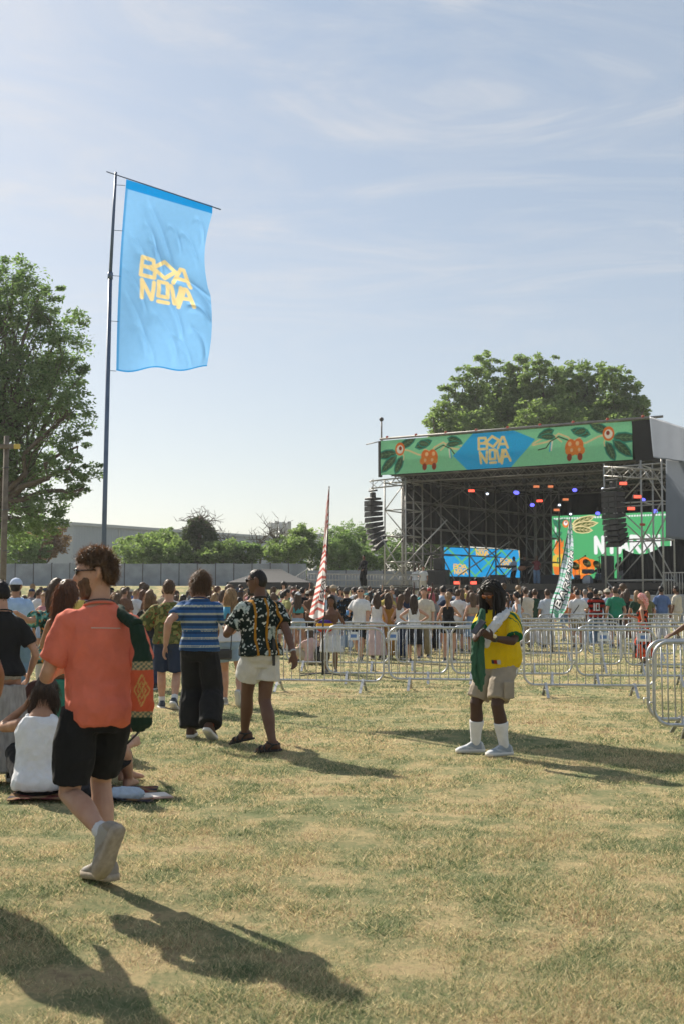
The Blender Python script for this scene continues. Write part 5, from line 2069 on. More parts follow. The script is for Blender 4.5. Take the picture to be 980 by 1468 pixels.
    def foot_rings(s, q, grow=0.0, zb=-.082, top=1.0):
        an, Mx = s.foot_frame(q)
        k = s.k * (.92 if s.sex == 'f' else 1)
        rg = []
        for t, w, h in ((-.082, .022, .045), (-.066, .034, .085), (-.03, .038, .112 * top), (.015, .038, .112 * top), (.05, .039, .092 * top), (.09, .044, .066), (.13, .048, .052), (.165, .043, .042), (.19, .026, .028)):
            c = []
            w += grow
            h += grow
            for j in range(12):
                a = 2 * PI * j / 12
                x = w * math.copysign(abs(math.cos(a)) ** .7, math.cos(a))
                z = zb + (h * .5) * (1 + math.copysign(abs(math.sin(a)) ** (.55 if math.sin(a) < 0 else .9), math.sin(a)))
                tt = t + (grow if t > 0 else -grow)
                c.append(an + Mx @ (Vector((x, tt, z)) * k))
            rg.append(c)
        return rg

    # ---- body
    def body(s, skin):
        mb = MB()
        mb.rings(s.torso_rings(-.10, .555))
        for q in 'LR':
            p, r_ = s.leg_poly(q, 0, 2)
            mb.tube(p, r_, 14)
            p, r_ = s.arm_poly(q, -.25, 2)
            mb.tube(p, r_, 12)
            mb.rings(s.foot_rings(q, grow=-.006, zb=-.076))
            s.hand_mesh(mb, q)
        s.head_mesh(mb)
        s.root = finish(s.name, mb, SKIN, None, skin, s.voxel, 3 if s.voxel < .012 else 2)
        s.root.location = s.loc
        s.root.rotation_euler = (0, 0, s.yaw)
        tag(s.root, s.label, 'person', s.group)
        return s

    def part(s, name, mb, mat, color, voxel=None, sm=4, **kw):
        return finish(name, mb, mat, s.root, color, s.voxel if voxel is None else voxel, sm, **kw)

    # ---- clothes
    def shirt(s, color, hem=-.06, sleeve=.62, ease=.020, flare=.02, sflare=.022, name='shirt', colfn=None, neck=.532, wr=.010, hemflare=.012, belly=0.0, colcol=None):
        mb = MB()
        mb.rings(s.torso_rings(hem, neck, ease, hemflare + flare * .3, easef=(lambda r: ease * (1 - .55 * max(0, (r - .46) / .09)) + belly * math.exp(-((r - .12) / .12) ** 2))))
        if sleeve > 0:
            for q in 'LR':
                p, r_ = s.arm_poly(q, -.30, sleeve, ease * .5, sflare * .8)
                mb.tube(p, r_, 14)
        if s.voxel < .0105 and neck > .52:
            m2 = MB()
            c, rt = s.cen(.524), s.rot_at(.524)
            m2.tube([c + rt @ (Vector((.083 * math.cos(a), -.010 + .078 * math.sin(a), .004 - .016 * math.sin(a))) * s.k) for a in np.linspace(0, 2 * PI, 29)], .0065 * s.k, 8, cap=False)
            col_ = m2.build('collar', CLOTH, s.root, True, world=False)
            col_.color = (*(colcol or [v * .92 for v in color]), 1)
        return s.part(name, mb, PRINTC if colfn else CLOTH, color, voxel=min(s.voxel, .0065) if colfn and s.voxel < .0105 else s.voxel, sm=9 if s.voxel < .0105 else 4, wrinkle=wr * min(1, .012 / s.voxel + .3), colfn=colfn, wdir=(1, 1, .7))

    def pants(s, color, to=2.0, ease=.014, flare=.02, waist=.07, name='trousers', wr=.009, colfn=None, tuck=.0):
        mb = MB()
        mb.rings(s.torso_rings(-.128, waist, easef=lambda r: .010 + (ease - .002) * max(0, min(1, (tuck - r) / .06))))
        for q in 'LR':
            p, r_ = s.leg_poly(q, -.02, to if to < 2 else 1.97, ease, flare)
            mb.tube(p, r_, 14)
        return s.part(name, mb, PRINTC if colfn else CLOTH, color, wrinkle=wr, colfn=colfn, wdir=(1, 1, .6))

    def skirt(s, color, length=.45, flare=.06, top=.14, name='skirt', bodice=None, colfn=None, wr=.012, folds=9, ease=.012):
        """from the waist (or, as a dress, from the bodice height) down"""
        mb = MB()
        rings = []
        lo = s.hip.z - length * s.k
        foot = (s.leg['L'][2] + s.leg['R'][2]) / 2
        for i in range(10, 0, -1):
            t = i / 10
            z = s.hip.z - .02 + (lo - s.hip.z) * t
            c = Vector((s.hip.x + (foot.x - s.hip.x) * min(1, t * length / .9), s.hip.y + (foot.y - s.hip.y) * min(1, t * length / .9), z))
            rx, ry = ((.172 * s.build + ease + flare * t) * s.k, (.128 * s.build + ease + flare * 1.1 * t) * s.k)
            rg = ring(c, s.rot_at(0), rx, ry, n=36, e=2.1)
            rings.append([c + (p - c) * (1 + .07 * t * math.sin(folds * 2 * PI * j / 36 + 1.3 * math.sin(j))) for j, p in enumerate(rg)])
        up = s.torso_rings(0.0, bodice or top, ease)
        up = [[a.lerp(b, (j % 2) * .5) if False else a for a, b in zip(r_, r_)] for r_ in up]
        mb.rings(rings)
        mb.rings(s.torso_rings(-.05, bodice or top, ease))
        return s.part(name, mb, PRINTC if colfn else CLOTH, color, wrinkle=wr, colfn=colfn, wdir=(1.6, 1.6, .3))

    def shoes(s, color, sole=True, height=1.0, name='shoe', sandals=False, trim=None, solemat=None):
        for q in 'LR':
            if sandals:
                an, Mx = s.foot_frame(q)
                mb = MB()
                ou = [(-.085, .03), (-.06, .04), (0, .042), (.07, .046), (.13, .052), (.18, .04), (.2, .02)]
                mb.rings([[an + Mx @ (Vector((x, t, z)) * s.k) for x, z in ((-w, -.088), (w, -.088), (w, -.066), (-w, -.066))] for t, w in ou])
                for t in (.07, .12):
                    mb.tube([an + Mx @ (Vector((x, t, z)) * s.k) for x, z in ((-.05, -.075), (-.045, -.035), (0, -.012 - (t - .07) * .3), (.045, -.035), (.05, -.075))], .012 * s.k, 6)
                mb.tube([an + Mx @ (Vector((x, y, z)) * s.k) for x, y, z in ((-.044, .03, -.06), (-.042, -.04, -.02), (0, -.078, -.02), (.042, -.04, -.02), (.044, .03, -.06))], .009 * s.k, 6)
                mb.tube([an + Mx @ (Vector((x, y, z)) * s.k) for x, y, z in ((-.042, -.03, -.02), (-.035, .035, .0), (0, .055, .01), (.035, .035, .0), (.042, -.03, -.02))], .010 * s.k, 6)
                s.part('sandal', mb, SHOEM, color, voxel=min(.008, s.voxel), sm=1)
                continue
            mb = MB()
            mb.rings(s.foot_rings(q, grow=.006, zb=-.080, top=height))
            fn = None
            if trim:
                an0, Mx0 = s.foot_frame(q)
                inv0 = Mx0.inverted()

                def fn(co, an0=an0, inv0=inv0):
                    l = inv0 @ (co - an0)
                    x, t, z = l.x / s.k, l.y / s.k, l.z / s.k
                    if t > .15 or t < -.055 or (z < -.045 and t > .08):
                        return trim
                    if abs(x) < .016 and .03 < t < .12 and (t * 60) % 1 < .45:
                        return (.75, .75, .75)
                    if abs((z + .05) - (t - .02) * .35) < .010 and .0 < t < .11:
                        return trim
                    return color
            sh = s.part(name, mb, PRINT_SHOE if trim else SHOEM, color, voxel=min(.010, s.voxel), sm=2, colfn=fn)
            if sole:
                an, Mx = s.foot_frame(q)
                k = s.k * (.92 if s.sex == 'f' else 1)
                ou = [(-.096, .022), (-.08, .038), (-.03, .044), (.03, .043), (.09, .052), (.14, .056), (.18, .046), (.203, .024)]
                m2 = MB()
                m2.rings([[an + Mx @ (Vector((x, t, z)) * k) for x, z in ((-w, -.086), (w, -.086), (w, -.052), (-w, -.052))] for t, w in ou])
                so = m2.build('sole', solemat or RUBBER, sh, True, world=False)

    def socks(s, color, to=1.55, name='sock', ease=.006):
        for q in 'LR':
            p, r_ = s.leg_poly(q, to, 2.0, ease, 0)
            p.append(s.leg[q][2] + Vector((0, 0, -.03)) * s.k); r_.append(.036 * s.k)
            mb = MB(); mb.tube(p, r_, 14)
            s.part(name, mb, CLOTH, color, voxel=min(.009, s.voxel), sm=1)

    # ---- hair
    def HP(s, x, y, z):
        return s.head + s.headR @ (Vector((x, y, z)) * s.k)

    def cap_rings(s, off=.016, vol=0.0, back=-.6, front=.60, side=-.12, n=40, m=26, ear=False, te=.6):
        rings = []
        for i in range(1, m):
            t = PI * i / m
            rg = []
            for j in range(n):
                a = 2 * PI * j / n
                x, y, z = math.sin(t) * math.cos(a), math.sin(t) * math.sin(a), -math.cos(t)
                zh = (side + (front - side) * (max(0, (y - .1) / .9)) ** te) if y > .1 else side + (back - side) * min(1, (.1 - y) / .8)
                g = 1 / (1 + math.exp(-(z - zh) * 22))
                if ear:
                    g *= 1 - math.exp(-(((y + .10) / .30) ** 2 + ((z + .06) / .34) ** 2) ** 2)
                o = off + vol * max(0, z) + vol * .6 * max(0, -y)
                rr_ = (1 - g) * -.028 + g * o
                X, Y_, Z = x * (.074 + rr_), y * (.096 + rr_), z * (.118 + rr_)
                if z < 0:
                    X *= 1 - .22 * (-z) ** 1.6
                    if y < 0:
                        Y_ *= 1 - .30 * (-z) ** 1.1
                rg.append(s.HP(X, Y_, Z))
            rings.append(rg)
        return rings

    def hair(s, style, color, length=.30, strands=0, name='hair', vol=.008):
        mb = MB()
        k = s.k
        wr, ws = .006, 40
        R0 = s.headR
        back = R0 @ Vector((0, -1, 0)); back.z = 0
        back = back.normalized() if back.length > .1 else Vector((0, -1, 0))
        sidev = back.cross(Vector((0, 0, 1))).normalized()
        grav = .25
        sl = .035
        if style == 'buzz':
            mb.rings(s.cap_rings(.005, 0, ear=True)); wr = .0015
        elif style == 'short':
            mb.rings(s.cap_rings(.012, vol, ear=True)); wr = .006; sl = .03
        elif style == 'curly':
            mb.rings(s.cap_rings(.010, .006 + vol, front=.52, back=-.42, side=.0, ear=True, te=.36)); wr = .011; ws = 32; sl = .036; grav = .12
        elif style == 'shag':
            mb.rings(s.cap_rings(.022, .012, back=-1.0, side=-.75, front=.5)); wr = .008; ws = 34; sl = .07; grav = .6
        elif style in ('long', 'bob', 'pony', 'half'):
            mb.rings(s.cap_rings(.016, .008, side=-.35))
            L = {'bob': .20, 'pony': .05}.get(style, length)
            if style != 'pony':
                rs_ = []
                c0 = s.HP(0, -.028, .02)
                N = 9
                for i in range(N + 1):
                    t = i / N
                    rx = (.088 + .022 * math.sin(min(1, t * 1.5) * PI * .6) - (.045 * max(0, t - .55) / .45)) * k
                    ry = (.070 - .032 * min(1, t * 1.6) - .008 * t) * k
                    if style == 'bob':
                        rx, ry = (.092 + .012 * t) * k, (.075 - .008 * t) * k
                    c = c0 + Vector((0, 0, -L * t * k)) + back * (.02 + .055 * min(1, t * 1.6) * (L > .25)) * k
                    rs_.append([c + sidev * math.cos(2 * PI * j / 20) * rx + back * math.sin(2 * PI * j / 20) * ry for j in range(20)])
                mb.rings(rs_)
                wr, ws, sl, grav = .012, 22, .10, 1.5
            else:
                p0 = s.HP(0, -.105, .03)
                mb.sphere(p0, .028 * k, 10, 8)
                mb.tube([p0, p0 + back * .05 * k + Vector((0, 0, .0)), p0 + back * .07 * k - Vector((0, 0, .12)) * k, p0 + back * .05 * k - Vector((0, 0, length)) * k], [.02 * k, .034 * k, .036 * k, .010 * k], 10)
                grav, sl = 1.2, .05
        elif style == 'bun':
            mb.rings(s.cap_rings(.012, .006))
            mb.sphere(s.HP(0, -.085, .095), .042 * k, 12, 8)
        elif style == 'afro':
            mb.rings(s.cap_rings(.05, .03, front=.35)); wr = .012; ws = 40; sl = .03; grav = 0
        elif style == 'dreads':
            mb.rings(s.cap_rings(.012, .006, front=.52, side=-.2))
            wr = .005
        vox = max(.008, min(s.voxel, .014))
        h = finish(name, mb, HAIR, s.root, color, vox, 2, wrinkle=wr, wscale=ws, wdir=(1, 1, .25) if style in ('long', 'bob', 'pony', 'half') else (1, 1, 1))
        if style == 'dreads':
            rr = random.Random(5)
            m2 = MB()
            for i in range(72):
                a = rr.uniform(-PI, PI)
                y = math.cos(a)
                t = rr.uniform(.15, 1.25)
                d = Vector((math.sin(a) * math.sin(t), -y * math.sin(t), math.cos(t)))
                if d.y > .2 and d.z < .6:
                    continue
                p = s.HP(d.x * .088, d.y * .108, d.z * .132)
                ou = (R0 @ Vector((d.x, d.y * .9, 0)))
                ou = ou.normalized() if ou.length > .05 else Vector((rr.uniform(-1, 1), rr.uniform(-1, 1), 0)).normalized()
                if (R0.inverted() @ ou).y > .4:
                    ou = (ou + R0 @ Vector((math.copysign(1.2, d.x), -.2, 0))).normalized()
                L = rr.uniform(.24, .36) * k
                w1, w2 = rr.uniform(-.02, .02), rr.uniform(-.03, .03)
                r1 = rr.uniform(.045, .10) * k
                zt_ = p.z
                e = s.head + Vector((ou.x, ou.y, 0)) * (.088 * k + rr.uniform(0, .03))
                pts = [p, p + ou * .016 * k + Vector((0, 0, .012 if d.z > .5 else -.02)), Vector((e.x + w1, e.y + w1, min(zt_ - .03, s.head.z + .02 * k))), Vector((e.x + w2, e.y + w1, s.head.z - L * .55)), Vector((e.x + w2 * 1.5, e.y + w2, s.head.z - L + .05 * d.z))]
                q = []
                for t0 in range(len(pts) - 1):
                    for u_ in (0, .5):
                        q.append(pts[t0].lerp(pts[t0 + 1], u_))
                q.append(pts[-1])
                m2.tube(q, [.0135 * k * rr.uniform(.7, 1.1)] * (len(q) - 2) + [.011 * k, .007 * k], 6)
            o2 = m2.build('dreadlocks', HAIR, h, True, world=False)
            o2.color = (*color, 1)
        if strands:
            me = h.data
            rr = random.Random(9)
            nv = len(me.vertices)
            inv = R0.inverted()
            V, F_ = [], []
            for i in range(strands):
                v = me.vertices[rr.randrange(nv)]
                loc = inv @ (v.co - s.head)
                if loc.y > .062 * k and loc.z < .055 * k:
                    continue
                d = (v.normal * (rr.uniform(.10, .42) if style == 'curly' else rr.uniform(.2, .6)) + Vector((0, 0, -grav)) + back * .25 + Vector((rr.uniform(-1, 1), rr.uniform(-1, 1), rr.uniform(-1, 1))) * (.45 if style != 'curly' else 1.0)).normalized()
                L = sl * rr.uniform(.5, 1.3) * k
                w = Vector((rr.uniform(-1, 1), rr.uniform(-1, 1), 0)).normalized() * .0016
                p = v.co - v.normal * .004
                b = len(V)
                cu = Vector((rr.uniform(-1, 1), rr.uniform(-1, 1), rr.uniform(-1, 1))) * (.9 if style == 'curly' else .15)
                p1 = p + d * L * .5
                d2 = (d + cu + Vector((0, 0, -.4 * grav))).normalized()
                p2 = p1 + d2 * L * .5
                V += [p - w, p + w, p1 + w * .8, p1 - w * .8, p2]
                F_ += [(b, b + 1, b + 2, b + 3), (b + 3, b + 2, b + 4)]
            m3 = MB(); m3.v, m3.f = V, F_
            o3 = m3.build('loose_strands', HAIR, h, False, world=False)
            o3.color = (*color, 1)
        return h

    def beard(s, color, off=.004):
        rings = []
        n, m = 36, 24
        for i in range(1, m):
            t = PI * i / m
            rg = []
            for j in range(n):
                a = 2 * PI * j / n
                x, y, z = math.sin(t) * math.cos(a), math.sin(t) * math.sin(a), -math.cos(t)
                g = 1 / (1 + math.exp((z + .18 + .35 * max(0, y - .8) - (.12 if abs(x) > .70 else 0)) * 25)) * (1 / (1 + math.exp(-(y - .16) * 14)))
                if y > .75 and -.66 < z < -.44 and abs(x) < .15:
                    g *= .3
                rr_ = (1 - g) * -.03 + g * off
                rr_ += .017 * g * max(0, min(1, (-z - .55) * 4)) * (y > .2)
                X, Y_, Z = head_shape(x, y, z, rr_)
                if z < -.72 and g > .5:
                    Z -= .006
                rg.append(s.HP(X, Y_, Z))
            rings.append(rg)
        mb = MB(); mb.rings(rings)
        bo = finish('beard', mb, HAIR, s.root, color, .006, 1, wrinkle=.003, wscale=70)
        rr = random.Random(4)
        inv = s.headR.inverted()
        V, F_ = [], []
        for i in range(2600):
            v = bo.data.vertices[rr.randrange(len(bo.data.vertices))]
            l = inv @ (v.co - s.head) / s.k
            if l.y < .0 or abs(l.x) < .03 and l.y < .03:
                continue
            d = (v.normal * .6 + Vector((rr.uniform(-1, 1), rr.uniform(-1, 1), rr.uniform(-1.4, .2))) * .7).normalized() * rr.uniform(.006, .014)
            w = Vector((rr.uniform(-1, 1), rr.uniform(-1, 1), 0)).normalized() * .0009
            b = len(V)
            p0 = v.co - v.normal * .002
            V += [p0 - w, p0 + w, p0 + d]
            F_.append((b, b + 1, b + 2))
        m3 = MB(); m3.v, m3.f = V, F_
        o3 = m3.build('loose_strands', HAIR, bo, False, world=False)
        o3.color = (*color, 1)
        return bo

    def glasses(s, color=None):
        k = s.k
        mb = MB()
        for sx in (-1, 1):
            mb.rings([[s.HP(sx * .034 + .027 * rr0 * math.cos(2 * PI * j / 16), yy - abs(math.cos(2 * PI * j / 16)) * .006 * rr0, .016 + .020 * rr0 * math.sin(2 * PI * j / 16)) for j in range(16)] for rr0, yy in ((.9, .096), (1.0, .099), (.9, .103))])
        mb.tube([s.HP(-.018, .104, .026), s.HP(.018, .104, .026)], .004 * k, 6)
        for sx in (-1, 1):
            mb.tube([s.HP(sx * .058, .092, .022), s.HP(sx * .076, .04, .022), s.HP(sx * .078, -.02, .022)], .004 * k, 6)
        return mb.build('sunglasses', color or GLASSM, s.root, True, world=False)

    def cap(s, color, kind='cap'):
        k = s.k
        mb = MB()
        rings = []
        for i in range(7):
            t = i / 6 * PI / 2 * .96
            rings.append([s.HP(.094 * math.cos(t) * math.cos(2 * PI * j / 24), (.114 * math.cos(t)) * math.sin(2 * PI * j / 24) - .004, .035 + .105 * math.sin(t)) for j in range(24)])
        mb.rings(rings)
        if kind == 'cap':
            top = [s.HP(.078 * math.cos(a), .095 + .085 * math.sin(a), .045 - .012 * math.sin(a)) for a in np.linspace(0, PI, 13)]
            mb.rings([[p for p in top], [p - s.headR @ Vector((0, 0, .008)) for p in top]], cap=True)
        else:
            def rg(r, z):
                return [s.HP(r * .9 * math.cos(2 * PI * j / 28), r * math.sin(2 * PI * j / 28), z) for j in range(28)]
            w_ = .175 if kind == 'bucket' else .205
            mb.rings([rg(.112, .034), rg(w_, .012), rg(w_, .006), rg(.110, .026)])
        return finish('hat', mb, CLOTH, s.root, color, .008 if s.voxel < .014 else .012, 1)

    def eyes(s):
        mb = MB()
        for sx in (-1, 1):
            mb.sphere(s.HP(sx * .032, .080, .016), .0115 * s.k, 10, 8)
        o = mb.build('eyes', simple('eye_white', (.5, .48, .45), .2), s.root, True, world=False)
        m2 = MB()
        for sx in (-1, 1):
            m2.sphere(s.HP(sx * .032, .0895, .016), .0055 * s.k, 8, 6, sc=(1, .5, 1))
        m2.build('iris', simple('iris_dark', (.03, .02, .015), .1), o, True, world=False)
        m3 = MB()
        for sx in (-1, 1):
            m3.tube([s.HP(sx * .016, .092, .036), s.HP(sx * .034, .091, .043), s.HP(sx * .050, .082, .038)], [.003, .004, .002], 5)
        e = m3.build('eyebrows', HAIR, s.root, True, world=False)
        e.color = (.03, .02, .015, 1)

    # ---- world helpers
    def world(s, p):
        return s.loc + Matrix.Rotation(s.yaw, 3, 'Z') @ Vector(p)


def local(pos, yaw, p, zb=None):
    """a world point in the frame of a person who will stand at pos"""
    z = gz(pos[0], pos[1]) if zb is None else zb
    return Matrix.Rotation(-R(yaw), 3, 'Z') @ (Vector(p) - Vector((pos[0], pos[1], z)))
# ================================================================== the people near the camera
LIGHT, TAN, BROWN, DARK = (.52, .31, .215), (.40, .225, .14), (.17, .085, .05), (.075, .038, .025)
HB, HK, HBL, HG, HA = (.075, .042, .022), (.016, .012, .010), (.33, .22, .11), (.25, .24, .22), (.13, .055, .024)
WHITE, BLACKC, NAVY, DENIM, BEIGE, CREAM = (.72, .72, .73), (.018, .018, .019), (.03, .045, .09), (.19, .29, .42), (.42, .35, .26), (.62, .56, .46)


def hero(label, px, Y, yaw, **kw):
    x = XP(px, Y)
    return Person(label, (x, Y), yaw, **kw), (x, Y)


def L(px, Y0, yaw, jpx, jpy, jY):
    """photo position (jpx, jpy) at depth jY in the frame of a person standing at px, Y0"""
    return tuple(local((XP(px, Y0), Y0), yaw, W(jpx, jpy, jY)))


# ---- man in the orange T shirt
px, Y, yw = 143, 6.15, 30
p, pos = hero('bearded man in a coral T shirt and black shorts walking away in the foreground', px, Y, yw, H=1.73, skin=LIGHT, build=.92, voxel=.0075, lean=4, cyaw=0, hyaw=74, hpitch=0, roll=2,
              legs={'R': dict(ankle=L(px, Y, yw, 151, 1236, 6.22), fyaw=12, fpitch=4, pole=(.05, 1, 0)), 'L': dict(ankle=L(px, Y, yw, 150, 1196, 5.83), fyaw=22, fpitch=62, pole=(-.15, 1, .1))},
              arms={'L': dict(wrist=(-.16, .30, 1.06), pole=(-.5, -1, -.2), hand=(.6, .5, .3)), 'R': dict(wrist=(.25, .10, .88), pole=(.2, -1, -.2))})
p.body(LIGHT)
p.shirt(hx('#e47a62'), hem=-.09, sleeve=.70, ease=.017, sflare=.022, wr=.015, hemflare=.024)
p.pants(BLACKC, to=.86, ease=.020, flare=.018, name='shorts', waist=.02, tuck=.0)
p.socks(WHITE, 1.86)
p.shoes((.36, .34, .31), trim=(.30, .26, .21), solemat=simple('worn_gum_sole', (.36, .30, .23), .8, var=.2, scale=30))
p.hair('curly', (.13, .08, .046), strands=9500)
p.beard((.15, .088, .055))
p.glasses()
mb = MB()
c = p.cen(.545)
mb.tube([c + p.rot_at(.5) @ Vector((.078 * math.cos(a), .072 * math.sin(a) - .008, .014 * -math.sin(a))) for a in np.linspace(0, 2 * PI, 25)], .0035, 6)
mb.build('necklace', BLACKM, p.root, True, world=False)
from mathutils.bvhtree import BVHTree


def on_back(p, garment, pts):
    """points on the back of a garment, found by looking along the person's facing direction"""
    me = garment.data
    bv = BVHTree.FromPolygons([v.co.copy() for v in me.vertices], [tuple(f.vertices) for f in me.polygons])
    d = p.rot_at(.4) @ Vector((0, 1, 0))
    out = []
    for x, r in pts:
        o = p.cen(r) + p.rot_at(.4) @ Vector((x, -.5, 0))
        h = bv.ray_cast(o, d)[0]
        if h:
            out.append(h - d * .002)
    return out


gar = [c for c in p.root.children if c.name.startswith('shirt')][0]
mb = MB()
mb.tube(on_back(p, gar, [(-.075 + i * .0075, .408) for i in range(21)]), .0028, 6)
mb.build('back_print', simple('pale_print', (.62, .45, .38), .7), p.root, True, world=False)
ORANGE = p

# shoulder bag: a long soft sack of printed cloth
st_ = p.world(p.sh['R'] + Vector((-.05, 0, .075)))
bagp = [st_ + Vector((.01, -.07, -.015)), W(198, 897, 6.04), W(204, 940, 6.02), W(205, 975, 6.00), W(205, 1010, 6.0), W(203, 1038, 6.02), W(200, 1049, 6.04)]
mb = MB()
rs_ = []
wid = [.022, .038, .045, .052, .054, .050, .028]
for i, c in enumerate(bagp):
    rs_.append([c + Vector((wid[i] * math.cos(2 * PI * j / 20), wid[i] * .62 * math.sin(2 * PI * j / 20), 0)) for j in range(20)])
mb.rings(rs_)
bz0, bz1 = bagp[-1].z, bagp[0].z


def bagcol(co):
    t = (co.z - bz0) / (bz1 - bz0)
    x = (co.x - bagp[3].x)
    g, o, y = hx('#24382c'), hx('#c85a3c'), hx('#c9a05a')
    if t < .13 or t > .60:
        return g
    if t < .18 or t > .53:
        return hx('#5d6a58') if math.sin(x * 240) * math.sin(t * 150) > 0 else hx('#b9a078')
    a, b = (t - .36) / .15, x / .045
    d = abs(a) + abs(b)
    if .80 < d < .95 or .42 < d < .55 or (abs(abs(a) - abs(b)) < .10 and d < .9):
        return y
    return o


bag = finish('shoulder_bag', mb, PRINTC, None, (1, 1, 1), .006, 2, wrinkle=.011, wscale=13, colfn=bagcol, wdir=(2, 1, .6))
tag(bag, 'dark green and orange patterned sack bag slung from the coral shirted man\'s shoulder', 'bag')
mb = MB(); mb.tube([st_ + Vector((-.01, .12, -.10)), st_ + Vector((-.005, .07, -.02)), st_ + Vector((0, .01, .008)), bagp[0], bagp[1]], [.016, .024, .028, .03, .034], 10)
stp = finish('strap', mb, CLOTH, bag, hx('#24382c'), .007, 2, wrinkle=.004, wscale=20)
mb = MB(); mb.tube([bagp[-1], bagp[-1] + Vector((-.03, 0, -.03)), bagp[-1] + Vector((-.06, 0, -.06))], .006, 6); mb.build('cord', BLACKM, bag, True, world=False)


# ---- man in the striped T shirt
def stripes(co):
    z = (co.z - .9) / .62
    f = (z * 7.2 + .12) % 1.0
    for c0, w_ in ((.10, .035), (.26, .035)):
        if abs(f - c0) < w_:
            return hx('#d9d6b4')
    if .04 < f < .32:
        return hx('#3f6a90')
    return hx('#356096') if f < .7 else hx('#2b4870')


px, Y, yw = 287, 12.9, -6
p, pos = hero('man with brown mop hair in a blue and white striped T shirt and black trousers', px, Y, yw, H=1.80, skin=LIGHT, build=1.10, voxel=.010, lean=4, hyaw=4, hpitch=8,
              legs={'L': dict(ankle=L(px, Y, yw, 274, 1045, 12.95), fyaw=6, pole=(-.05, 1, 0)), 'R': dict(ankle=L(px, Y, yw, 301, 1041, 12.65), fyaw=-8, fpitch=28, pole=(.05, 1, 0))},
              arms={'L': dict(wrist=L(px, Y, yw, 238, 925, 12.75), pole=(-.3, -1, 0), hand=(-.25, .1, -1)), 'R': dict(wrist=(.24, .28, 1.12), pole=(1, -.6, -.6), hand=(-.2, .9, .3))}, fingers=True)
p.body(LIGHT)
p.shirt((1, 1, 1), hem=-.01, sleeve=.60, ease=.018, colfn=stripes, colcol=hx('#24406a'))
p.pants(BLACKC, to=2, ease=.022, flare=.058, waist=.10)
p.shoes((.10, .055, .035))
p.socks((.22, .05, .03), 1.82)
p.hair('shag', (.125, .072, .036), strands=5200)


# ---- man in the floral shirt
def floral(co):
    x, y, z = co
    for xs_ in (-.115, .0, .115):
        if abs(x - xs_) < .0105:
            return hx('#b07a22')
    n = mnoise.noise((x * 13, y * 13, z * 13 + 4))
    n2 = mnoise.noise((x * 44, y * 44, z * 44))
    if n > .27:
        return hx('#b9c2bb') if n2 > -.1 else hx('#7d8d86')
    if n2 > .36 and n > -.35:
        return hx('#d5d6cc')
    return hx('#15241f')


px, Y, yw = 374, 11.75, 34
p, pos = hero('man with short cropped hair in a dark floral shirt with orange stripes and white shorts', px, Y, yw, H=1.80, skin=BROWN, build=1.06, voxel=.009, lean=2, cyaw=-14, hyaw=52, hpitch=2,
              legs={'R': dict(ankle=L(px, Y, yw, 391, 1064, 11.62), fyaw=34, pole=(.0, 1, 0), fpitch=6), 'L': dict(ankle=L(px, Y, yw, 351, 1052, 12.1), fyaw=30, fpitch=14, pole=(-.1, 1, 0))},
              arms={'R': dict(wrist=L(px, Y, yw, 424, 944, 11.45), pole=(.5, -1, 0), hand=(.10, -.1, -1), palm=(-1, -.2, 0), curl=.5), 'L': dict(wrist=L(px, Y, yw, 329, 893, 11.9), pole=(-.8, -1, -.8), hand=(-.1, .5, .8), palm=(1, .2, 0), curl=.8)}, fingers=True)
p.body((.14, .07, .042))
p.shirt((1, 1, 1), hem=-.01, sleeve=.68, ease=.020, sflare=.030, colfn=floral, hemflare=.016, colcol=(.02, .03, .025))
p.pants((.66, .64, .60), to=.56, ease=.020, flare=.034, name='shorts', waist=.08)
p.shoes((.035, .033, .032), sandals=True)
p.hair('buzz', HK)
p.glasses()
mb = MB()
a_, e_, w_ = p.arm['R']
d = (w_ - e_).normalized()
mb.tube([w_ - d * .03, w_ - d * .015], .032, 14)
mb.build('wristband', STEEL, p.root, True, world=False)
mb = MB()
c = p.hip + p.rot_at(0) @ Vector((.06, -.165, .02))
mb.box(c, (.03, .016, .26), bev=.005)
mb.build('belt_strap', BLACKM, p.root, world=False)
FLORAL = p
h_ = p.world(p.arm['L'][2] + Vector((0, .05, .10)))
mb = MB(); mb.tube([h_ - Vector((0, 0, .06)), h_ + Vector((0, 0, .06))], [.03, .036], 14)
cu = tag(mb.build('cup', simple('blue_cup', (.06, .32, .52), .4), None, True), 'small blue cup in the raised hand of the floral shirted man', 'cup')
mb = MB(); mb.tube([h_ + Vector((0, 0, .062)), h_ + Vector((0, 0, .07))], .037, 14); mb.build('rim', simple('yellow_rim', (.6, .4, .05), .4), cu, True, world=False)


# ---- man in the yellow football shirt looking at his phone
px, Y, yw = 713, 11.46, 133
LP = lambda a, b, c: L(px, Y, yw, a, b, c)
p = Person('man with dreadlocks in a yellow football shirt looking down at his phone', (XP(px, Y), Y), yw, H=1.68, skin=DARK, build=1.12, voxel=.0085, lean=5, cyaw=6, hyaw=-4, hpitch=22,
           legs={'R': dict(ankle=LP(681, 1066, 11.6), fyaw=-38, pole=(.1, 1, 0)), 'L': dict(ankle=LP(722, 1070, 11.35), fyaw=-20, pole=(-.1, 1, 0))},
           arms={'L': dict(wrist=LP(704, 915, 11.06), pole=(-1, -.8, -.9), hand=tuple((Vector(LP(689, 905, 10.95)) - Vector(LP(704, 915, 11.06))).normalized()), palm=(.7, -.2, .5), curl=.55),
                 'R': dict(wrist=LP(680, 917, 11.08), pole=(1, -.6, -.9), hand=tuple((Vector(LP(686, 905, 10.95)) - Vector(LP(680, 917, 11.08))).normalized()), palm=(-.8, .1, .4), curl=.6)}, fingers=True)
arms = p.arm


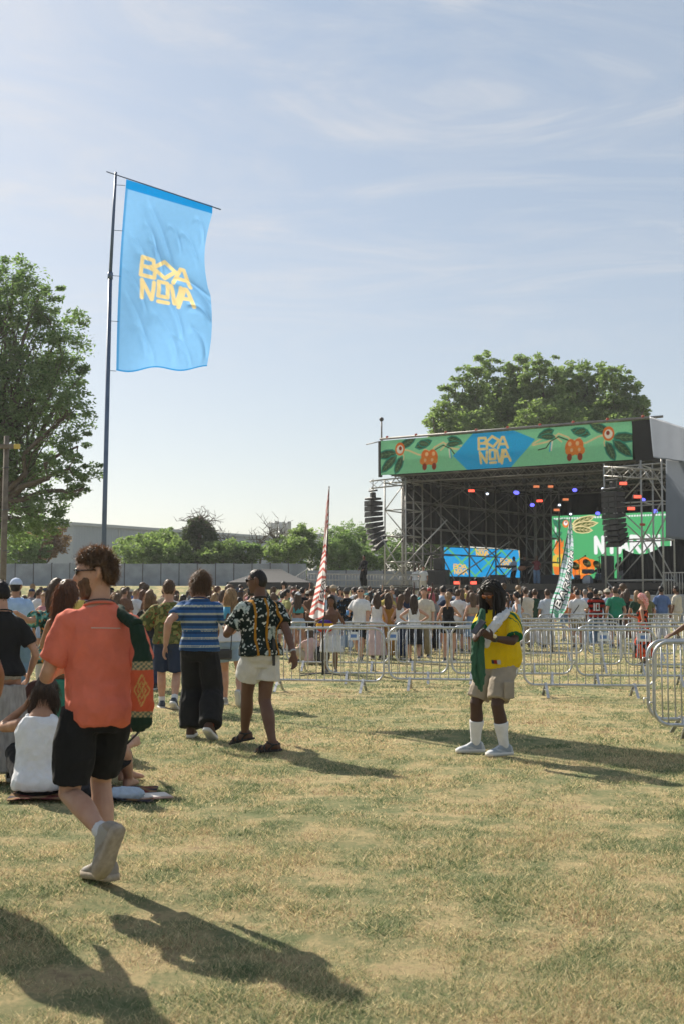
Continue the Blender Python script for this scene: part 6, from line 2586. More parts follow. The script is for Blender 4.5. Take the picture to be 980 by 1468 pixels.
def football(co):
    x, y, z = co
    yel, gr = hx('#e8c313'), hx('#1c6a45')
    yy = y - p.cen(max(-.05, min(.5, (z - p.hip.z) / p.k))).y
    if abs(x) > .085 and z > 1.16:
        if abs(yy - .012) < .013:
            return gr
        if abs(yy - .050) < .004 or abs(yy + .030) < .004:
            return gr
    if z > p.cen(.525).z:
        return gr
    if y > 0:
        d = math.hypot(x + .085, z - p.cen(.36).z)
        if d < .024:
            return hx('#2b4f9a') if d > .009 else hx('#d8d8cc')
        if d < .030:
            return hx('#1c6a45')
        if abs(z - (p.cen(.36).z - .047)) < .006 and abs(x + .085) < .022:
            return gr
        if abs(z - p.cen(.01).z) < .018 and abs(x + .085) < .045:
            return hx('#a02a2a') if x > -.10 and abs(x + .085) < .020 else hx('#1b2a4a') if x > -.09 else hx('#c9ccd6')
    return yel


p.body(DARK)
p.shirt((1, 1, 1), hem=-.055, sleeve=.80, ease=.022, sflare=.034, colfn=football, belly=.035, colcol=hx('#1c6a45'))
for q in 'LR':
    pp_, rr_ = p.arm_poly(q, .78, .825, .041, 0.002, n=3)
    mb = MB(); mb.tube(pp_, rr_, 16)
    finish('sleeve_trim', mb, CLOTH, p.root, hx('#1c6a45'), .008, 1)
p.pants((.40, .34, .27), to=.88, ease=.026, flare=.020, name='shorts', waist=.06)
p.socks((.78, .78, .79), 1.42, ease=.010)
p.shoes((.30, .34, .38), trim=(.48, .51, .54))
p.hair('dreads', HK)
p.glasses(simple('amber_lens', (.28, .09, .03), .15))
YEL_P = p
mb = MB()
a_, e_, w_ = p.arm['L']
d = (w_ - e_).normalized()
mb.tube([w_ - d * .045, w_ - d * .015], .034, 14)
wt = mb.build('watch_strap', BLACKM, p.root, True, world=False)
mb = MB(); mb.sphere(w_ - d * .03 + Vector((-.02, .02, .022)), .02, 10, 6); mb.build('watch_face', simple('pale_gold', (.7, .6, .35), .25), wt, True, world=False)
for q in 'LR':
    a_, kn_, an_ = p.leg[q]
    d = (an_ - kn_).normalized()
    c = kn_ + d * .22 + Vector((0, .049, 0))
    mb = MB(); mb.box(c, (.045, .006, .018), bev=.002); mb.build('sock_print', BLACKM, p.root, world=False)
# cargo pocket
mb = MB()
a_, kn_, an_ = p.leg['L']
c = a_.lerp(kn_, .62)
mb.box(c + Vector((-.118, .02, 0)), (.03, .14, .17), bev=.01)
o = finish('cargo_pocket', mb, CLOTH, p.root, (.38, .32, .25), .008, 2)
# phone
pc = W(685, 899, 10.92)
ph = MB().box((0, 0, 0), (.075, .012, .155), bev=.004).build('phone', BLACKM, None)
ph.location = pc
ph.rotation_euler = (R(-38), R(18), R(yw + 180 - 8))
tag(ph, 'black phone held in both hands of the man in the yellow shirt', 'phone')
MB().box((0, -.0072, 0), (.067, .001, .145)).build('phone_screen', simple('phone_glass', (.02, .02, .025), .08), ph, world=False)


def drape(name, pts, wid, thick, mat, color, label, cat, wr=.012, parent=None):
    """a hanging folded cloth: a soft strip along pts"""
    mb = MB()
    rings = []
    for i, c in enumerate(pts):
        w_ = wid[i]
        rings.append([c + Vector((w_ * math.cos(2 * PI * j / 24) * (1 + .18 * math.sin(j * 2.1 + i)), thick * math.sin(2 * PI * j / 24) * (1 + .5 * math.sin(j * 1.7)), 0)) for j in range(24)])
    mb.rings(rings)
    o = finish(name, mb, mat, parent, color, .007, 3, wrinkle=wr, wscale=13, wdir=(2.2, 1, .5))
    if label:
        tag(o, label, cat)
    return o


drape('green_cloth', [W(691, 874, 11.30), W(688, 892, 11.22), W(685, 915, 11.16), W(683, 940, 11.14), W(684, 965, 11.14), W(687, 983, 11.15), W(689, 991, 11.16)], [.02, .032, .045, .060, .056, .034, .010], .03, CLOTH, (.045, .13, .075), 'long green cloth hanging from the yellow shirted man\'s hands', 'cloth', .015)
drape('white_towel', [W(727, 874, 11.34), W(719, 883, 11.26), W(710, 894, 11.2), W(702, 907, 11.2), W(697, 921, 11.2), W(696, 928, 11.2)], [.03, .05, .055, .046, .036, .012], .014, CLOTH, WHITE, 'white towel draped over the yellow shirted man\'s chest', 'towel', .013)

# ---- the group on the left
p, pos = hero('person in an olive patterned wide sleeved top and navy shorts behind the striped shirt', 243, 16.4, 4, H=1.76, skin=LIGHT, voxel=.011,
              legs={'L': dict(ankle=(-.09, .16, .085)), 'R': dict(ankle=(.10, -.14, .13), fpitch=30)}, arms={'L': dict(wrist=(-.42, .12, .90), pole=(-1, -.3, 0)), 'R': dict(wrist=(.22, .2, .95))})


def olive(co):
    n = mnoise.noise((co.x * 16, co.y * 16, co.z * 16))
    n2 = mnoise.noise((co.x * 30 + 9, co.y * 30, co.z * 30))
    return hx('#8a3c2a') if n2 > .42 else hx('#8d8a52') if n > .12 else hx('#4c5430') if n > -.2 else hx('#696a3c')


p.body(LIGHT)
p.shirt((1, 1, 1), hem=-.03, sleeve=.98, ease=.034, sflare=.085, colfn=olive)
p.pants(NAVY, to=.92, ease=.02, flare=.035, name='shorts')
p.shoes((.06, .07, .09)); p.socks(WHITE, 1.8)
p.hair('curly', (.10, .055, .028), strands=1200)

px, Y, yw = 331, 17.0, -4
p, pos = hero('blonde woman in a white top and pale denim shorts walking before the floral shirt', px, Y, yw, H=1.66, sex='f', skin=LIGHT, voxel=.011,
              legs={'L': dict(ankle=(-.08, .10, .085)), 'R': dict(ankle=L(px, Y, yw, 343, 994, 16.7), fpitch=62, pole=(0, 1, 0))}, arms={'R': dict(wrist=(.25, .15, .9)), 'L': dict(wrist=(-.2, .22, .95))})
p.body(LIGHT)
p.shirt(WHITE, hem=.03, sleeve=.5, ease=.024)
p.pants((.34, .45, .56), to=.55, ease=.018, flare=.05, name='shorts')
p.shoes((.35, .33, .3))
p.hair('long', HBL, length=.34, strands=900)
mb = MB()
c = W(322, 938, 16.75)
mb.box(c, (.21, .09, .15), bev=.02)
b_ = tag(mb.build('handbag', simple('black_leather', (.02, .02, .022), .4), None), 'small black handbag at the hip of the blonde woman in white', 'bag')
mb = MB(); mb.tube([c + Vector((.09, 0, .07)), c + Vector((.1, .0, .25)), c + Vector((.16, .06, .52))], .008, 6); mb.build('strap', BLACKM, b_, True)
MB().box(c + Vector((0, -.048, .02)), (.15, .006, .05), bev=.002).build('flap', BLACKM, b_)

p, pos = hero('woman with light brown bob, black top and navy trousers, right of the coral shirt', 216, 20.0, 8, H=1.66, sex='f', skin=LIGHT, voxel=.013, arms={'R': dict(wrist=(.22, .25, 1.0)), 'L': dict(wrist=(-.24, .2, .95))})
p.body(LIGHT)
p.shirt(BLACKC, hem=0, sleeve=.9, ease=.024, sflare=.03)
p.pants(NAVY, ease=.02, flare=.05)
p.shoes((.05, .05, .055))
p.hair('bob', (.20, .12, .06), strands=900)
mb = MB(); a_ = p.cen(.5); mb.tube([p.cen(.47) + Vector((-.10, -.07, 0)), p.cen(.34) + Vector((0, -.135, 0)), p.cen(.05) + Vector((.15, -.13, 0))], .012, 6)
mb.build('bag_strap', simple('tan_strap', (.25, .18, .1), .7), p.root, True, world=False)

# seated person in the white tank top
px, Y, yw = 60, 8.95, -6
p, pos = hero('long haired person in a white tank top sitting on the grass, seen from behind', px, Y, yw, H=1.70, skin=TAN, build=1.02, voxel=.009, drop=.80, lean=14, hpitch=16, hyaw=8,
              legs={'L': dict(ankle=(-.16, .62, .09), pole=(-.8, .2, 1)), 'R': dict(ankle=(.16, .66, .09), pole=(.8, .2, 1))},
              arms={'L': dict(wrist=(-.20, .26, .66), pole=(-1, -.1, -.9), hand=(.4, .2, .8)), 'R': dict(wrist=(.20, .48, .40), pole=(1, -.4, -.6), hand=(-.5, .8, 0))})
p.body(TAN)
p.shirt((.80, .81, .84), hem=-.06, sleeve=0, ease=.018, neck=.485, name='tank_top', hemflare=.02)
for sx in (-1, 1):
    mb = MB()
    c = p.cen(.46); rt = p.rot_at(.48)
    mb.tube([c + rt @ Vector((sx * .085, -.09, -.03)), c + rt @ Vector((sx * .095, -.05, .035)), c + rt @ Vector((sx * .09, .03, .035)), c + rt @ Vector((sx * .08, .09, -.05))], .022, 8)
    finish('shoulder_strap', mb, CLOTH, p.root, (.80, .81, .84), .009, 1)
p.pants(BLACKC, to=1.9, ease=.012, flare=.02, waist=.0, tuck=-.03)
p.shoes((.06, .05, .05))
p.hair('long', (.055, .032, .018), length=.20, strands=2600)
TANK = p

# green strapless dress
px, Y, yw = 95, 10.55, -14
p, pos = hero('woman with long auburn hair in a strapless sea green dress left of the coral shirt', px, Y, yw, H=1.66, sex='f', skin=(.36, .19, .11), voxel=.010, lean=2, hyaw=-22,
              arms={'L': dict(wrist=(-.14, .30, 1.02), pole=(-1, -.5, -.6), hand=(.3, .8, .3)), 'R': dict(wrist=(.2, .26, 1.0), pole=(1, -.5, -.5))})
p.body((.36, .19, .11))
p.skirt(hx('#3f8a72'), length=.80, flare=.17, bodice=.37, name='dress', folds=8)
p.shoes((.2, .12, .07), sandals=True)
p.hair('long', HA, length=.40, strands=5200)

# black top and long grey skirt at the edge
px, Y, yw = 6, 9.8, 24
p, pos = hero('short haired person in a black top and long grey skirt at the left edge', px, Y, yw, H=1.66, sex='f', skin=LIGHT, voxel=.010, lean=5, hyaw=20, hpitch=24,
              arms={'R': dict(wrist=(.24, .10, .86), pole=(.6, -1, 0)), 'L': dict(wrist=(-.1, .3, 1.0))})
p.body(LIGHT)
p.shirt(BLACKC, hem=-.02, sleeve=.68, ease=.022)


def knit(co):
    n = mnoise.noise((co.x * 60, co.y * 60, co.z * 7))
    return tuple(.40 * (1 + .35 * n) * c for c in (1, .95, .88))


p.skirt((1, 1, 1), length=.80, flare=.12, name='skirt', colfn=knit, folds=7)
p.shoes((.03, .03, .03))
p.hair('short', HK, strands=1200, vol=.014)
c = p.world(p.arm['R'][2] + Vector((.05, -.02, -.22)))
mb = MB(); mb.sphere(c, .15, 16, 12, sc=(.75, .45, 1.15))
hb_ = finish('hanging_bag', mb, CLOTH, None, (.10, .05, .045), .012, 2, wrinkle=.01)
tag(hb_, 'dark red brown soft bag hanging from the hand of the grey skirted person', 'bag')

# man in pale blue with a white cap
p, pos = hero('man in a white and blue cap and loose pale blue shirt behind the wooden post', 24, 18.5, -8, H=1.84, skin=TAN, build=1.12, voxel=.012, hyaw=10, arms={'R': dict(wrist=(.24, .2, .9)), 'L': dict(wrist=(-.25, .25, 1.0))})
p.body(TAN)
p.shirt(hx('#a9c4e6'), hem=-.12, sleeve=.95, ease=.05, sflare=.05, belly=.02)
p.pants((.16, .26, .36), ease=.02, flare=.045)
p.shoes((.10, .06, .05))
p.hair('short', HK)
p.cap(hx('#c9d6ee'))

# floral sleeve, arm stretched out to the left
px, Y, yw = 82, 12.1, 0
p, pos = hero('person in a teal floral top stretching an arm left behind the auburn haired woman', px, Y, yw, H=1.70, sex='f', skin=LIGHT, voxel=.011,
              arms={'L': dict(wrist=L(px, Y, yw, 22, 877, 11.6), pole=(0, -.3, -1), hand=(-1, 0, .1)), 'R': dict(wrist=(.2, .24, .95))})


def tealfl(co):
    n = mnoise.noise((co.x * 18, co.y * 18, co.z * 18))
    n2 = mnoise.noise((co.x * 34, co.y * 34 + 5, co.z * 34))
    return hx('#d98a3a') if n2 > .34 else hx('#8ec3b4') if n > .18 else hx('#1f3a3a') if n < -.12 else hx('#3c7a74')


p.body(LIGHT)
p.shirt((1, 1, 1), hem=-.05, sleeve=.62, ease=.026, sflare=.05, colfn=tealfl)
p.pants((.5, .48, .45), ease=.02, flare=.04)
p.shoes((.4, .4, .4))
p.hair('long', HB, length=.3)

# someone cut off by the left edge, whose shadow falls across the foreground
p, pos = hero('person in black trousers cut off by the left edge, one elbow in view', -74, 5.95, -30, H=1.80, skin=TAN, build=1.05, voxel=.011, arms={'R': dict(wrist=(.10, .26, 1.02), pole=(1, -.5, -.5)), 'L': dict(wrist=(-.2, .2, .9))})
p.body((.36, .18, .10))
p.shirt((.05, .06, .08), hem=-.05, sleeve=.5, ease=.03)
p.pants(BLACKC, ease=.02, flare=.04)
p.shoes((.1, .1, .1))
p.hair('short', HB)
# person sitting behind the coral shirted man, legs to the right
px, Y, yw = 126, 9.35, -50
p, pos = hero('barefoot person in dark shorts sitting on the blanket behind the coral shirted man', px, Y, yw, H=1.72, skin=LIGHT, voxel=.010, drop=.80, lean=4, hyaw=10,
              legs={'L': dict(ankle=(-.12, .44, .10), pole=(-.2, 0, 1), fpitch=0), 'R': dict(ankle=(.16, .30, .09), pole=(.9, .3, .6), fyaw=40, fpitch=0)},
              arms={'L': dict(wrist=(-.2, .1, .45)), 'R': dict(wrist=(.2, .3, .35))})
p.body(LIGHT)
p.shirt(BLACKC, hem=-.05, sleeve=.6, ease=.02)
p.pants(BLACKC, to=.9, ease=.02, flare=.03, name='shorts')
p.hair('short', HB)


# blanket
def sheet_thing(name, c, sx, sy, rz, colfn, label, cat, z=.03, n=46):
    mb = MB()
    vs, fs = [], []
    g = [[None] * (n + 1) for _ in range(n + 1)]
    for j in range(n + 1):
        for i in range(n + 1):
            x, y = (i / n - .5) * sx, (j / n - .5) * sy
            zz = z + .018 * mnoise.noise((x * 4, y * 4, 3)) + .012 * mnoise.noise((x * 11, y * 11, 8))
            X_, Y_ = c[0] + x * math.cos(rz) - y * math.sin(rz), c[1] + x * math.sin(rz) + y * math.cos(rz)
            vs.append((X_, Y_, ground_z(X_, Y_) + max(.012, zz)))
    N = (n + 1) ** 2
    vs2 = vs + [(a, b, cc - .008) for a, b, cc in vs]
    for j in range(n):
        for i in range(n):
            a = j * (n + 1) + i
            fs.append((a, a + 1, a + n + 2, a + n + 1))
            fs.append((N + a, N + a + n + 1, N + a + n + 2, N + a + 1))
    mb.add(vs2, fs)
    o = finish(name, mb, PRINTC, None, (1, 1, 1), 0, 0, colfn=colfn)
    return tag(o, label, cat)


def rug(co):
    f = math.sin(co.x * 32) + math.sin(co.y * 40)
    return hx('#6e2a22') if f > .6 else hx('#2b2230') if f < -.5 else hx('#8b6b45')


bx0 = XP(140, 9.1)
sheet_thing('picnic_blanket', (bx0 - .05, 9.05), 1.05, .7, .1, rug, 'dark red patterned blanket on the grass under the seated people', 'blanket')
mb = MB(); c = W(182, 1122, 8.85); mb.sphere((c.x, c.y, .05), .11, 14, 8, sc=(1.3, .8, .45))
o = finish('folded_jacket', mb, CLOTH, None, (.42, .50, .60), .01, 2, wrinkle=.02, wscale=14); tag(o, 'crumpled pale blue jacket lying on the blanket', 'jacket')
mb = MB(); c = W(100, 1128, 8.9); mb.sphere((c.x + .12, c.y, .07), .13, 14, 8, sc=(1.2, .8, .5))
o = finish('folded_jacket', mb, CLOTH, None, (.03, .03, .035), .01, 2, wrinkle=.02, wscale=14); tag(o, 'crumpled black jacket on the blanket beside the white tank top', 'jacket')
mb = MB(); mb.box((XP(218, 8.9), 8.95, .02), (.3, .22, .012), rz=.4, bev=.003)
o = tag(mb.build('magazine', simple('magazine_cover', (.5, .32, .28), .4), None), 'open magazine lying at the right end of the blanket', 'magazine')
MB().box((XP(218, 8.9), 8.95, .029), (.27, .19, .004), rz=.42).build('page', simple('magazine_page', (.55, .5, .45), .5), o)

# arm reaching in at the right edge
px, Y, yw = 1003, 16.2, 30
p, pos = hero('person cut off by the right edge reaching a bare arm over the barriers', px, Y, yw, H=1.74, skin=BROWN, voxel=.011,
              arms={'L': dict(wrist=L(px, Y, yw, 964, 909, 15.9), pole=(-.3, -1, -.3), hand=(-1, .1, -.3)), 'R': dict(wrist=(.25, .1, .9))})
p.body(BROWN)
p.shirt((.5, .5, .5), hem=-.05, sleeve=.45, ease=.025)
p.pants((.08, .08, .09), to=.9, ease=.02, flare=.03, name='shorts')
p.socks(WHITE, 1.55)
p.shoes((.7, .7, .72))
p.hair('short', HK)
# ================================================================== the crowd
CN = {'white': (.72, .72, .73), 'black': (.018, .018, .019), 'navy': (.03, .045, .09), 'grey': (.25, .25, .26), 'beige': (.45, .37, .27), 'cream': (.64, .58, .47), 'pale blue': (.42, .52, .66),
      'blue': (.08, .17, .40), 'red': (.42, .05, .05), 'green': (.03, .22, .12), 'dark green': (.03, .07, .045), 'pink': (.58, .27, .30), 'mustard': (.45, .23, .05), 'orange': (.55, .17, .06),
      'denim': (.17, .26, .39), 'pale denim': (.34, .45, .56), 'brown': (.15, .08, .05), 'yellow': (.62, .48, .12), 'olive': (.16, .16, .07), 'lilac': (.40, .32, .50), 'khaki': (.28, .24, .15), 'turquoise': (.08, .34, .36)}
HN = {'dark': HB, 'black': HK, 'blond': HBL, 'auburn': HA, 'brown': (.12, .07, .035), 'grey': HG}
SK = [LIGHT, LIGHT, TAN, TAN, (.46, .27, .18), BROWN, DARK]

ARMS = {
    'down': {},
    'drink': {'R': dict(wrist=(.16, .32, 1.14), pole=(1, -.7, -.6)), 'L': dict(wrist=(-.25, .1, .86))},
    'fold': {'R': dict(wrist=(-.10, .24, 1.16), pole=(1, -.3, -.5), hand=(-1, .1, 0)), 'L': dict(wrist=(.10, .27, 1.10), pole=(-1, -.3, -.5), hand=(1, .1, 0))},
    'phone': {'R': dict(wrist=(.16, .36, 1.52), pole=(1, -.3, -.6), hand=(-.1, .2, 1)), 'L': dict(wrist=(-.2, .2, .95))},
    'up': {'R': dict(wrist=(.22, .10, 1.86), pole=(1, .2, 0), hand=(0, 0, 1)), 'L': dict(wrist=(-.25, .1, .88))},
    'hips': {'R': dict(wrist=(.19, .03, 1.0), pole=(1, -.6, 0), hand=(-.5, .6, -.4)), 'L': dict(wrist=(-.19, .03, 1.0), pole=(-1, -.6, 0), hand=(.5, .6, -.4))},
    'head': {'L': dict(wrist=(-.14, -.02, 1.64), pole=(-1, .3, .2), hand=(.7, .2, .5)), 'R': dict(wrist=(.22, .2, .95))},
}
LEGS = {'stand': {}, 'step': {'L': dict(ankle=(-.08, .14, .085)), 'R': dict(ankle=(.10, -.16, .13), fpitch=28)}, 'wide': {'L': dict(ankle=(-.17, .02, .085)), 'R': dict(ankle=(.16, -.04, .085))}}


def dress_up(p, top, bottom, hairs, hat=None, topcol=None, botcol=None, haircol=HB, shoecol=(.12, .12, .12), topfn=None, hatcol=None, shades=False, hlen=.32):
    if top == 'tee':
        p.shirt(topcol, hem=-.07, sleeve=.62, ease=.020, colfn=topfn)
    elif top == 'shirt':
        p.shirt(topcol, hem=-.10, sleeve=.75, ease=.026, sflare=.03, colfn=topfn, belly=.012)
    elif top == 'long_sleeve':
        p.shirt(topcol, hem=-.05, sleeve=1.9, ease=.018, sflare=.012, colfn=topfn)
    elif top == 'tank':
        p.shirt(topcol, hem=.05, sleeve=0, ease=.012, neck=.46, name='top', colfn=topfn)
    elif top == 'crop':
        p.shirt(topcol, hem=.22, sleeve=0, ease=.010, neck=.40, name='top')
    if bottom == 'trousers':
        p.pants(botcol, ease=.018, flare=.035)
    elif bottom == 'shorts':
        p.pants(botcol, to=.90, ease=.018, flare=.035, name='shorts')
    elif bottom == 'hotpants':
        p.pants(botcol, to=.40, ease=.014, flare=.025, name='shorts')
    elif bottom == 'skirt':
        p.skirt(botcol, length=.42, flare=.07)
    elif bottom == 'longskirt':
        p.skirt(botcol, length=.80, flare=.10)
    elif bottom == 'dress':
        p.skirt(botcol, length=.52, flare=.08, bodice=.42, name='dress')
    elif bottom == 'longdress':
        p.skirt(botcol, length=.80, flare=.12, bodice=.42, name='dress')
    p.shoes(shoecol, sole=p.voxel < .0145)
    p.hair(hairs, haircol, length=hlen)
    if hat:
        p.cap(hatcol or (.7, .7, .7), hat)
    if shades:
        p.glasses()


def someone(label, px, Y, yaw, sex='m', H=None, arms='down', legs='stand', skin=LIGHT, voxel=.014, build=1.0, group=None, zbase=None, **kw):
    pk = {k: kw.pop(k) for k in ('lean', 'hyaw', 'hpitch', 'cyaw', 'drop', 'roll') if k in kw}
    p = Person(label, (XP(px, Y), Y), yaw, H=H or (1.77 if sex == 'm' else 1.66), sex=sex, voxel=voxel, build=build, group=group, zbase=zbase,
               arms=ARMS[arms] if isinstance(arms, str) else arms, legs=LEGS[legs] if isinstance(legs, str) else legs, **pk)
    p.body(skin)
    if kw:
        dress_up(p, **kw)
    return p


C = CN
# ---- the middle distance, person by person
p = someone('balding man with sunglasses in a plain white T shirt and black shorts walking this way', 516, 29.6, 150, H=1.84, arms='drink', legs='step', top='tee', bottom='shorts', hairs='buzz', topcol=C['white'], botcol=C['black'], haircol=HG, shades=True, hyaw=28, voxel=.012, build=1.1)
h = p.world(p.arm['R'][2] + Vector((-.02, .08, .05)))
mb = MB(); mb.tube([h - Vector((0, 0, .06)), h + Vector((0, 0, .06))], .035, 12)
cn_ = tag(mb.build('drink_can', simple('blue_can', (.08, .25, .55), .3), None, True), 'blue drink can held by the balding man in white', 'can')
MB().tube([h + Vector((0, 0, .061)), h + Vector((0, 0, .066))], .03, 12).build('lid', CHROME, cn_, True)
p = someone('woman with dark skin and black hair facing the camera beside the red striped flag', 475, 24.7, 172, sex='f', H=1.62, skin=BROWN, top='crop', bottom='skirt', hairs='long', topcol=C['brown'], botcol=(.66, .66, .66), haircol=HK, arms='drink', voxel=.012)
h = p.world((.10, .20, .98))
mb = MB(); mb.sphere((h.x, h.y, h.z), .17, 16, 10, sc=(1.1, .45, .8))


def multi(co):
    t = (co.z - h.z) / .14
    return hx('#4a2a8a') if t > .45 else hx('#e8b030') if t > .05 else hx('#d8d8dc') if t > -.35 else hx('#c04030')


o = finish('beach_bag', mb, PRINTC, None, (1, 1, 1), .012, 2, colfn=multi); tag(o, 'purple and yellow bag carried by the dark skinned woman by the flag', 'bag')
someone('man with short dark hair facing the camera behind the red striped flag', 467, 33.5, 170, top='tee', bottom='shorts', hairs='short', topcol=C['pale blue'], botcol=C['denim'], haircol=HB)
someone('woman with very long dark hair and a white cap in pale denim shorts', 428, 33.2, -6, sex='f', H=1.70, top='crop', bottom='hotpants', hairs='long', hlen=.55, hat='cap', topcol=C['turquoise'], botcol=C['pale denim'], haircol=HB, skin=TAN, arms='drink', voxel=.012, hatcol=C['white'])
someone('man in a yellow green T shirt seen from the side right of the floral shirt', 411, 33.6, -70, top='tee', bottom='shorts', hairs='short', topcol=(.42, .42, .16), botcol=C['khaki'], haircol=HK, skin=TAN)
someone('person in a brown top and black shorts just left of the red striped flag', 447, 34.5, -10, top='tee', bottom='shorts', hairs='short', topcol=C['brown'], botcol=C['black'], haircol=HB)


def darkcamo(co):
    n = mnoise.noise((co.x * 15, co.y * 15, co.z * 15))
    return hx('#4a6a8a') if n > .38 else hx('#6b5a44') if n < -.36 else hx('#1b1e20')


someone('man in a dark patterned shirt and grey hat between the flag and the balding man', 496, 34.2, 4, H=1.82, top='shirt', bottom='trousers', hairs='short', hat='bucket', topcol=(1, 1, 1), topfn=darkcamo, botcol=C['pale denim'], hatcol=(.09, .09, .09), build=1.1)
someone('woman, long dark hair, long pink and white dress, right of the balding man', 539, 30.4, 8, sex='f', H=1.68, top='tank', bottom='longskirt', hairs='long', topcol=C['white'], botcol=(.66, .52, .53), haircol=HB, voxel=.012)
someone('woman in a mustard dress touching her dark hair with one hand', 555, 30.6, 12, sex='f', H=1.66, top='none', bottom='longdress', hairs='half', botcol=C['mustard'], haircol=HB, arms='head', voxel=.012, skin=TAN)
someone('woman with wavy brown hair in a white strappy top looking right', 574, 30.2, -40, sex='f', H=1.64, top='tank', bottom='trousers', hairs='long', topcol=C['white'], botcol=C['navy'], haircol=HN['brown'], arms='drink', voxel=.012)
someone('woman with long curly dark hair in a white top and short black skirt', 592, 28.7, 4, sex='f', H=1.64, top='tank', bottom='skirt', hairs='long', hlen=.40, topcol=C['white'], botcol=C['black'], haircol=(.05, .03, .018), arms='hips', legs='step', voxel=.012)
someone('man with brown hair in a cream shirt facing the camera among the women', 607, 31.2, 165, H=1.82, top='shirt', bottom='trousers', hairs='short', topcol=C['cream'], botcol=C['khaki'], haircol=HN['brown'], arms='drink', voxel=.012)
someone('blonde woman with a ponytail in a black top, black shorts and tall boots', 641, 29.2, -14, sex='f', H=1.70, top='tank', bottom='hotpants', hairs='pony', hlen=.34, topcol=C['black'], botcol=C['black'], haircol=HBL, arms='drink', voxel=.012)
someone('person with pink dyed hair in a grey top behind the blonde ponytail', 618, 34.0, -6, sex='f', top='tee', bottom='trousers', hairs='bob', topcol=C['grey'], botcol=C['black'], haircol=(.40, .10, .12))
someone('woman, long brown hair, pale crop top and denim skirt, left of the dreadlocks', 676, 33.0, 10, sex='f', H=1.68, top='crop', bottom='skirt', hairs='long', topcol=C['beige'], botcol=C['denim'], haircol=HN['brown'], arms='drink')
someone('man in a white T shirt standing close behind the blonde ponytail woman', 655, 33.4, -20, top='tee', bottom='shorts', hairs='short', topcol=C['white'], botcol=C['grey'])
# seated by the barrier
p = someone('person in a pale pink top and white hat sitting on the grass behind the barrier', 447, 28.2, 20, sex='f', drop=.80, lean=16, arms={'L': dict(wrist=(-.1, .4, .4), pole=(-1, -.2, -.5)), 'R': dict(wrist=(.15, .4, .4), pole=(1, -.2, -.5))},
            legs={'L': dict(ankle=(-.18, .55, .09), pole=(-.7, .2, 1)), 'R': dict(ankle=(.18, .55, .09), pole=(.7, .2, 1))}, top='tee', bottom='shorts', hairs='long', hat='bucket', topcol=(.62, .42, .38), botcol=C['beige'], hatcol=C['cream'])
mb = MB(); c = Vector((XP(462, 28), 28, gz(0, 28) + .22)); mb.sphere(c, .22, 14, 10, sc=(.85, .6, 1.05))
o = finish('backpack', mb, CLOTH, None, C['black'], .014, 2, wrinkle=.01); tag(o, 'black backpack on the grass beside the seated person in pale pink', 'backpack')
MB().box(c + Vector((0, -.135, -.03)), (.2, .03, .17), bev=.015).build('front_pocket', BLACKM, o)

# ---- the row in front of the stage at the right
someone('man with short dark hair in a cream shirt and beige trousers right of the dreadlocks', 752, 36.0, -4, H=1.82, top='shirt', bottom='trousers', hairs='short', topcol=C['cream'], botcol=C['beige'], arms='fold')
someone('man in a dark green T shirt and white trousers beside the cream shirted man', 765, 36.8, -12, top='tee', bottom='trousers', hairs='short', topcol=C['dark green'], botcol=(.6, .6, .6), arms='drink')
someone('man in a loose white shirt and cream trousers left of the green feather flag', 783, 35.6, 6, top='shirt', bottom='trousers', hairs='short', topcol=(.58, .62, .68), botcol=C['cream'])
p = someone('man in a white T shirt with a dark crossbody strap right of the green flag', 826, 35.6, -8, top='tee', bottom='shorts', hairs='buzz', topcol=C['white'], botcol=C['khaki'], haircol=HK, build=1.12, arms='drink')
mb = MB(); mb.tube([p.cen(.46) + Vector((.10, -.10, 0)), p.cen(.30) + Vector((0, -.155, 0)), p.cen(.06) + Vector((-.17, -.12, 0))], .014, 6); mb.build('bag_strap', BLACKM, p.root, True, world=False)
someone('man in a pale blue shirt behind the crossbody strap man', 837, 37.4, 0, top='shirt', bottom='trousers', hairs='buzz', topcol=C['pale blue'], botcol=C['pale blue'], haircol=HG)
num = Canvas(1.0, 60, (0, 0, 0))


def redblack(co):
    z = co.z
    if co.y < -.02:
        xx, zz = co.x, z - 1.22
        if abs(zz) < .115:
            if -.085 < xx < -.045 and True:
                return (.75, .75, .75)
            if -.02 < xx < .10 and (xx < .015 or xx > .065 or abs(zz) > .08):
                return (.75, .75, .75)
    return hx('#a82a1e') if (z * 6.6) % 1 < .5 else hx('#1a1516')


someone('man in a red and black hooped football shirt with number 10 on the back', 852, 36.4, -4, H=1.80, top='tee', bottom='trousers', hairs='buzz', topcol=(1, 1, 1), topfn=redblack, botcol=C['denim'], haircol=HK, skin=BROWN, voxel=.011, build=1.1)
someone('person in a white sun hat and pale blue shirt beside the green T shirt', 869, 38.0, 0, top='shirt', bottom='trousers', hairs='short', hat='bucket', topcol=C['pale blue'], botcol=C['pale denim'], hatcol=C['cream'])
someone('man in a bright green T shirt and black shorts near the right tower', 880, 36.0, 6, H=1.84, top='tee', bottom='shorts', hairs='short', topcol=(.03, .25, .15), botcol=C['black'], build=1.1)
someone('woman with long dark hair in dark clothes right of the bright green T shirt', 895, 40.5, 0, sex='f', top='tee', bottom='longskirt', hairs='long', topcol=C['black'], botcol=C['brown'], haircol=HB)
someone('blonde woman in a dark green top and white trousers by the grey block wall', 911, 38.4, -10, sex='f', H=1.7, top='tee', bottom='trousers', hairs='long', topcol=C['dark green'], botcol=(.6, .58, .54), haircol=HBL)
someone('woman with light hair half hidden behind the pink headscarf', 926, 40.0, 10, sex='f', top='tee', bottom='trousers', hairs='bob', topcol=C['olive'], botcol=C['khaki'], haircol=HBL)
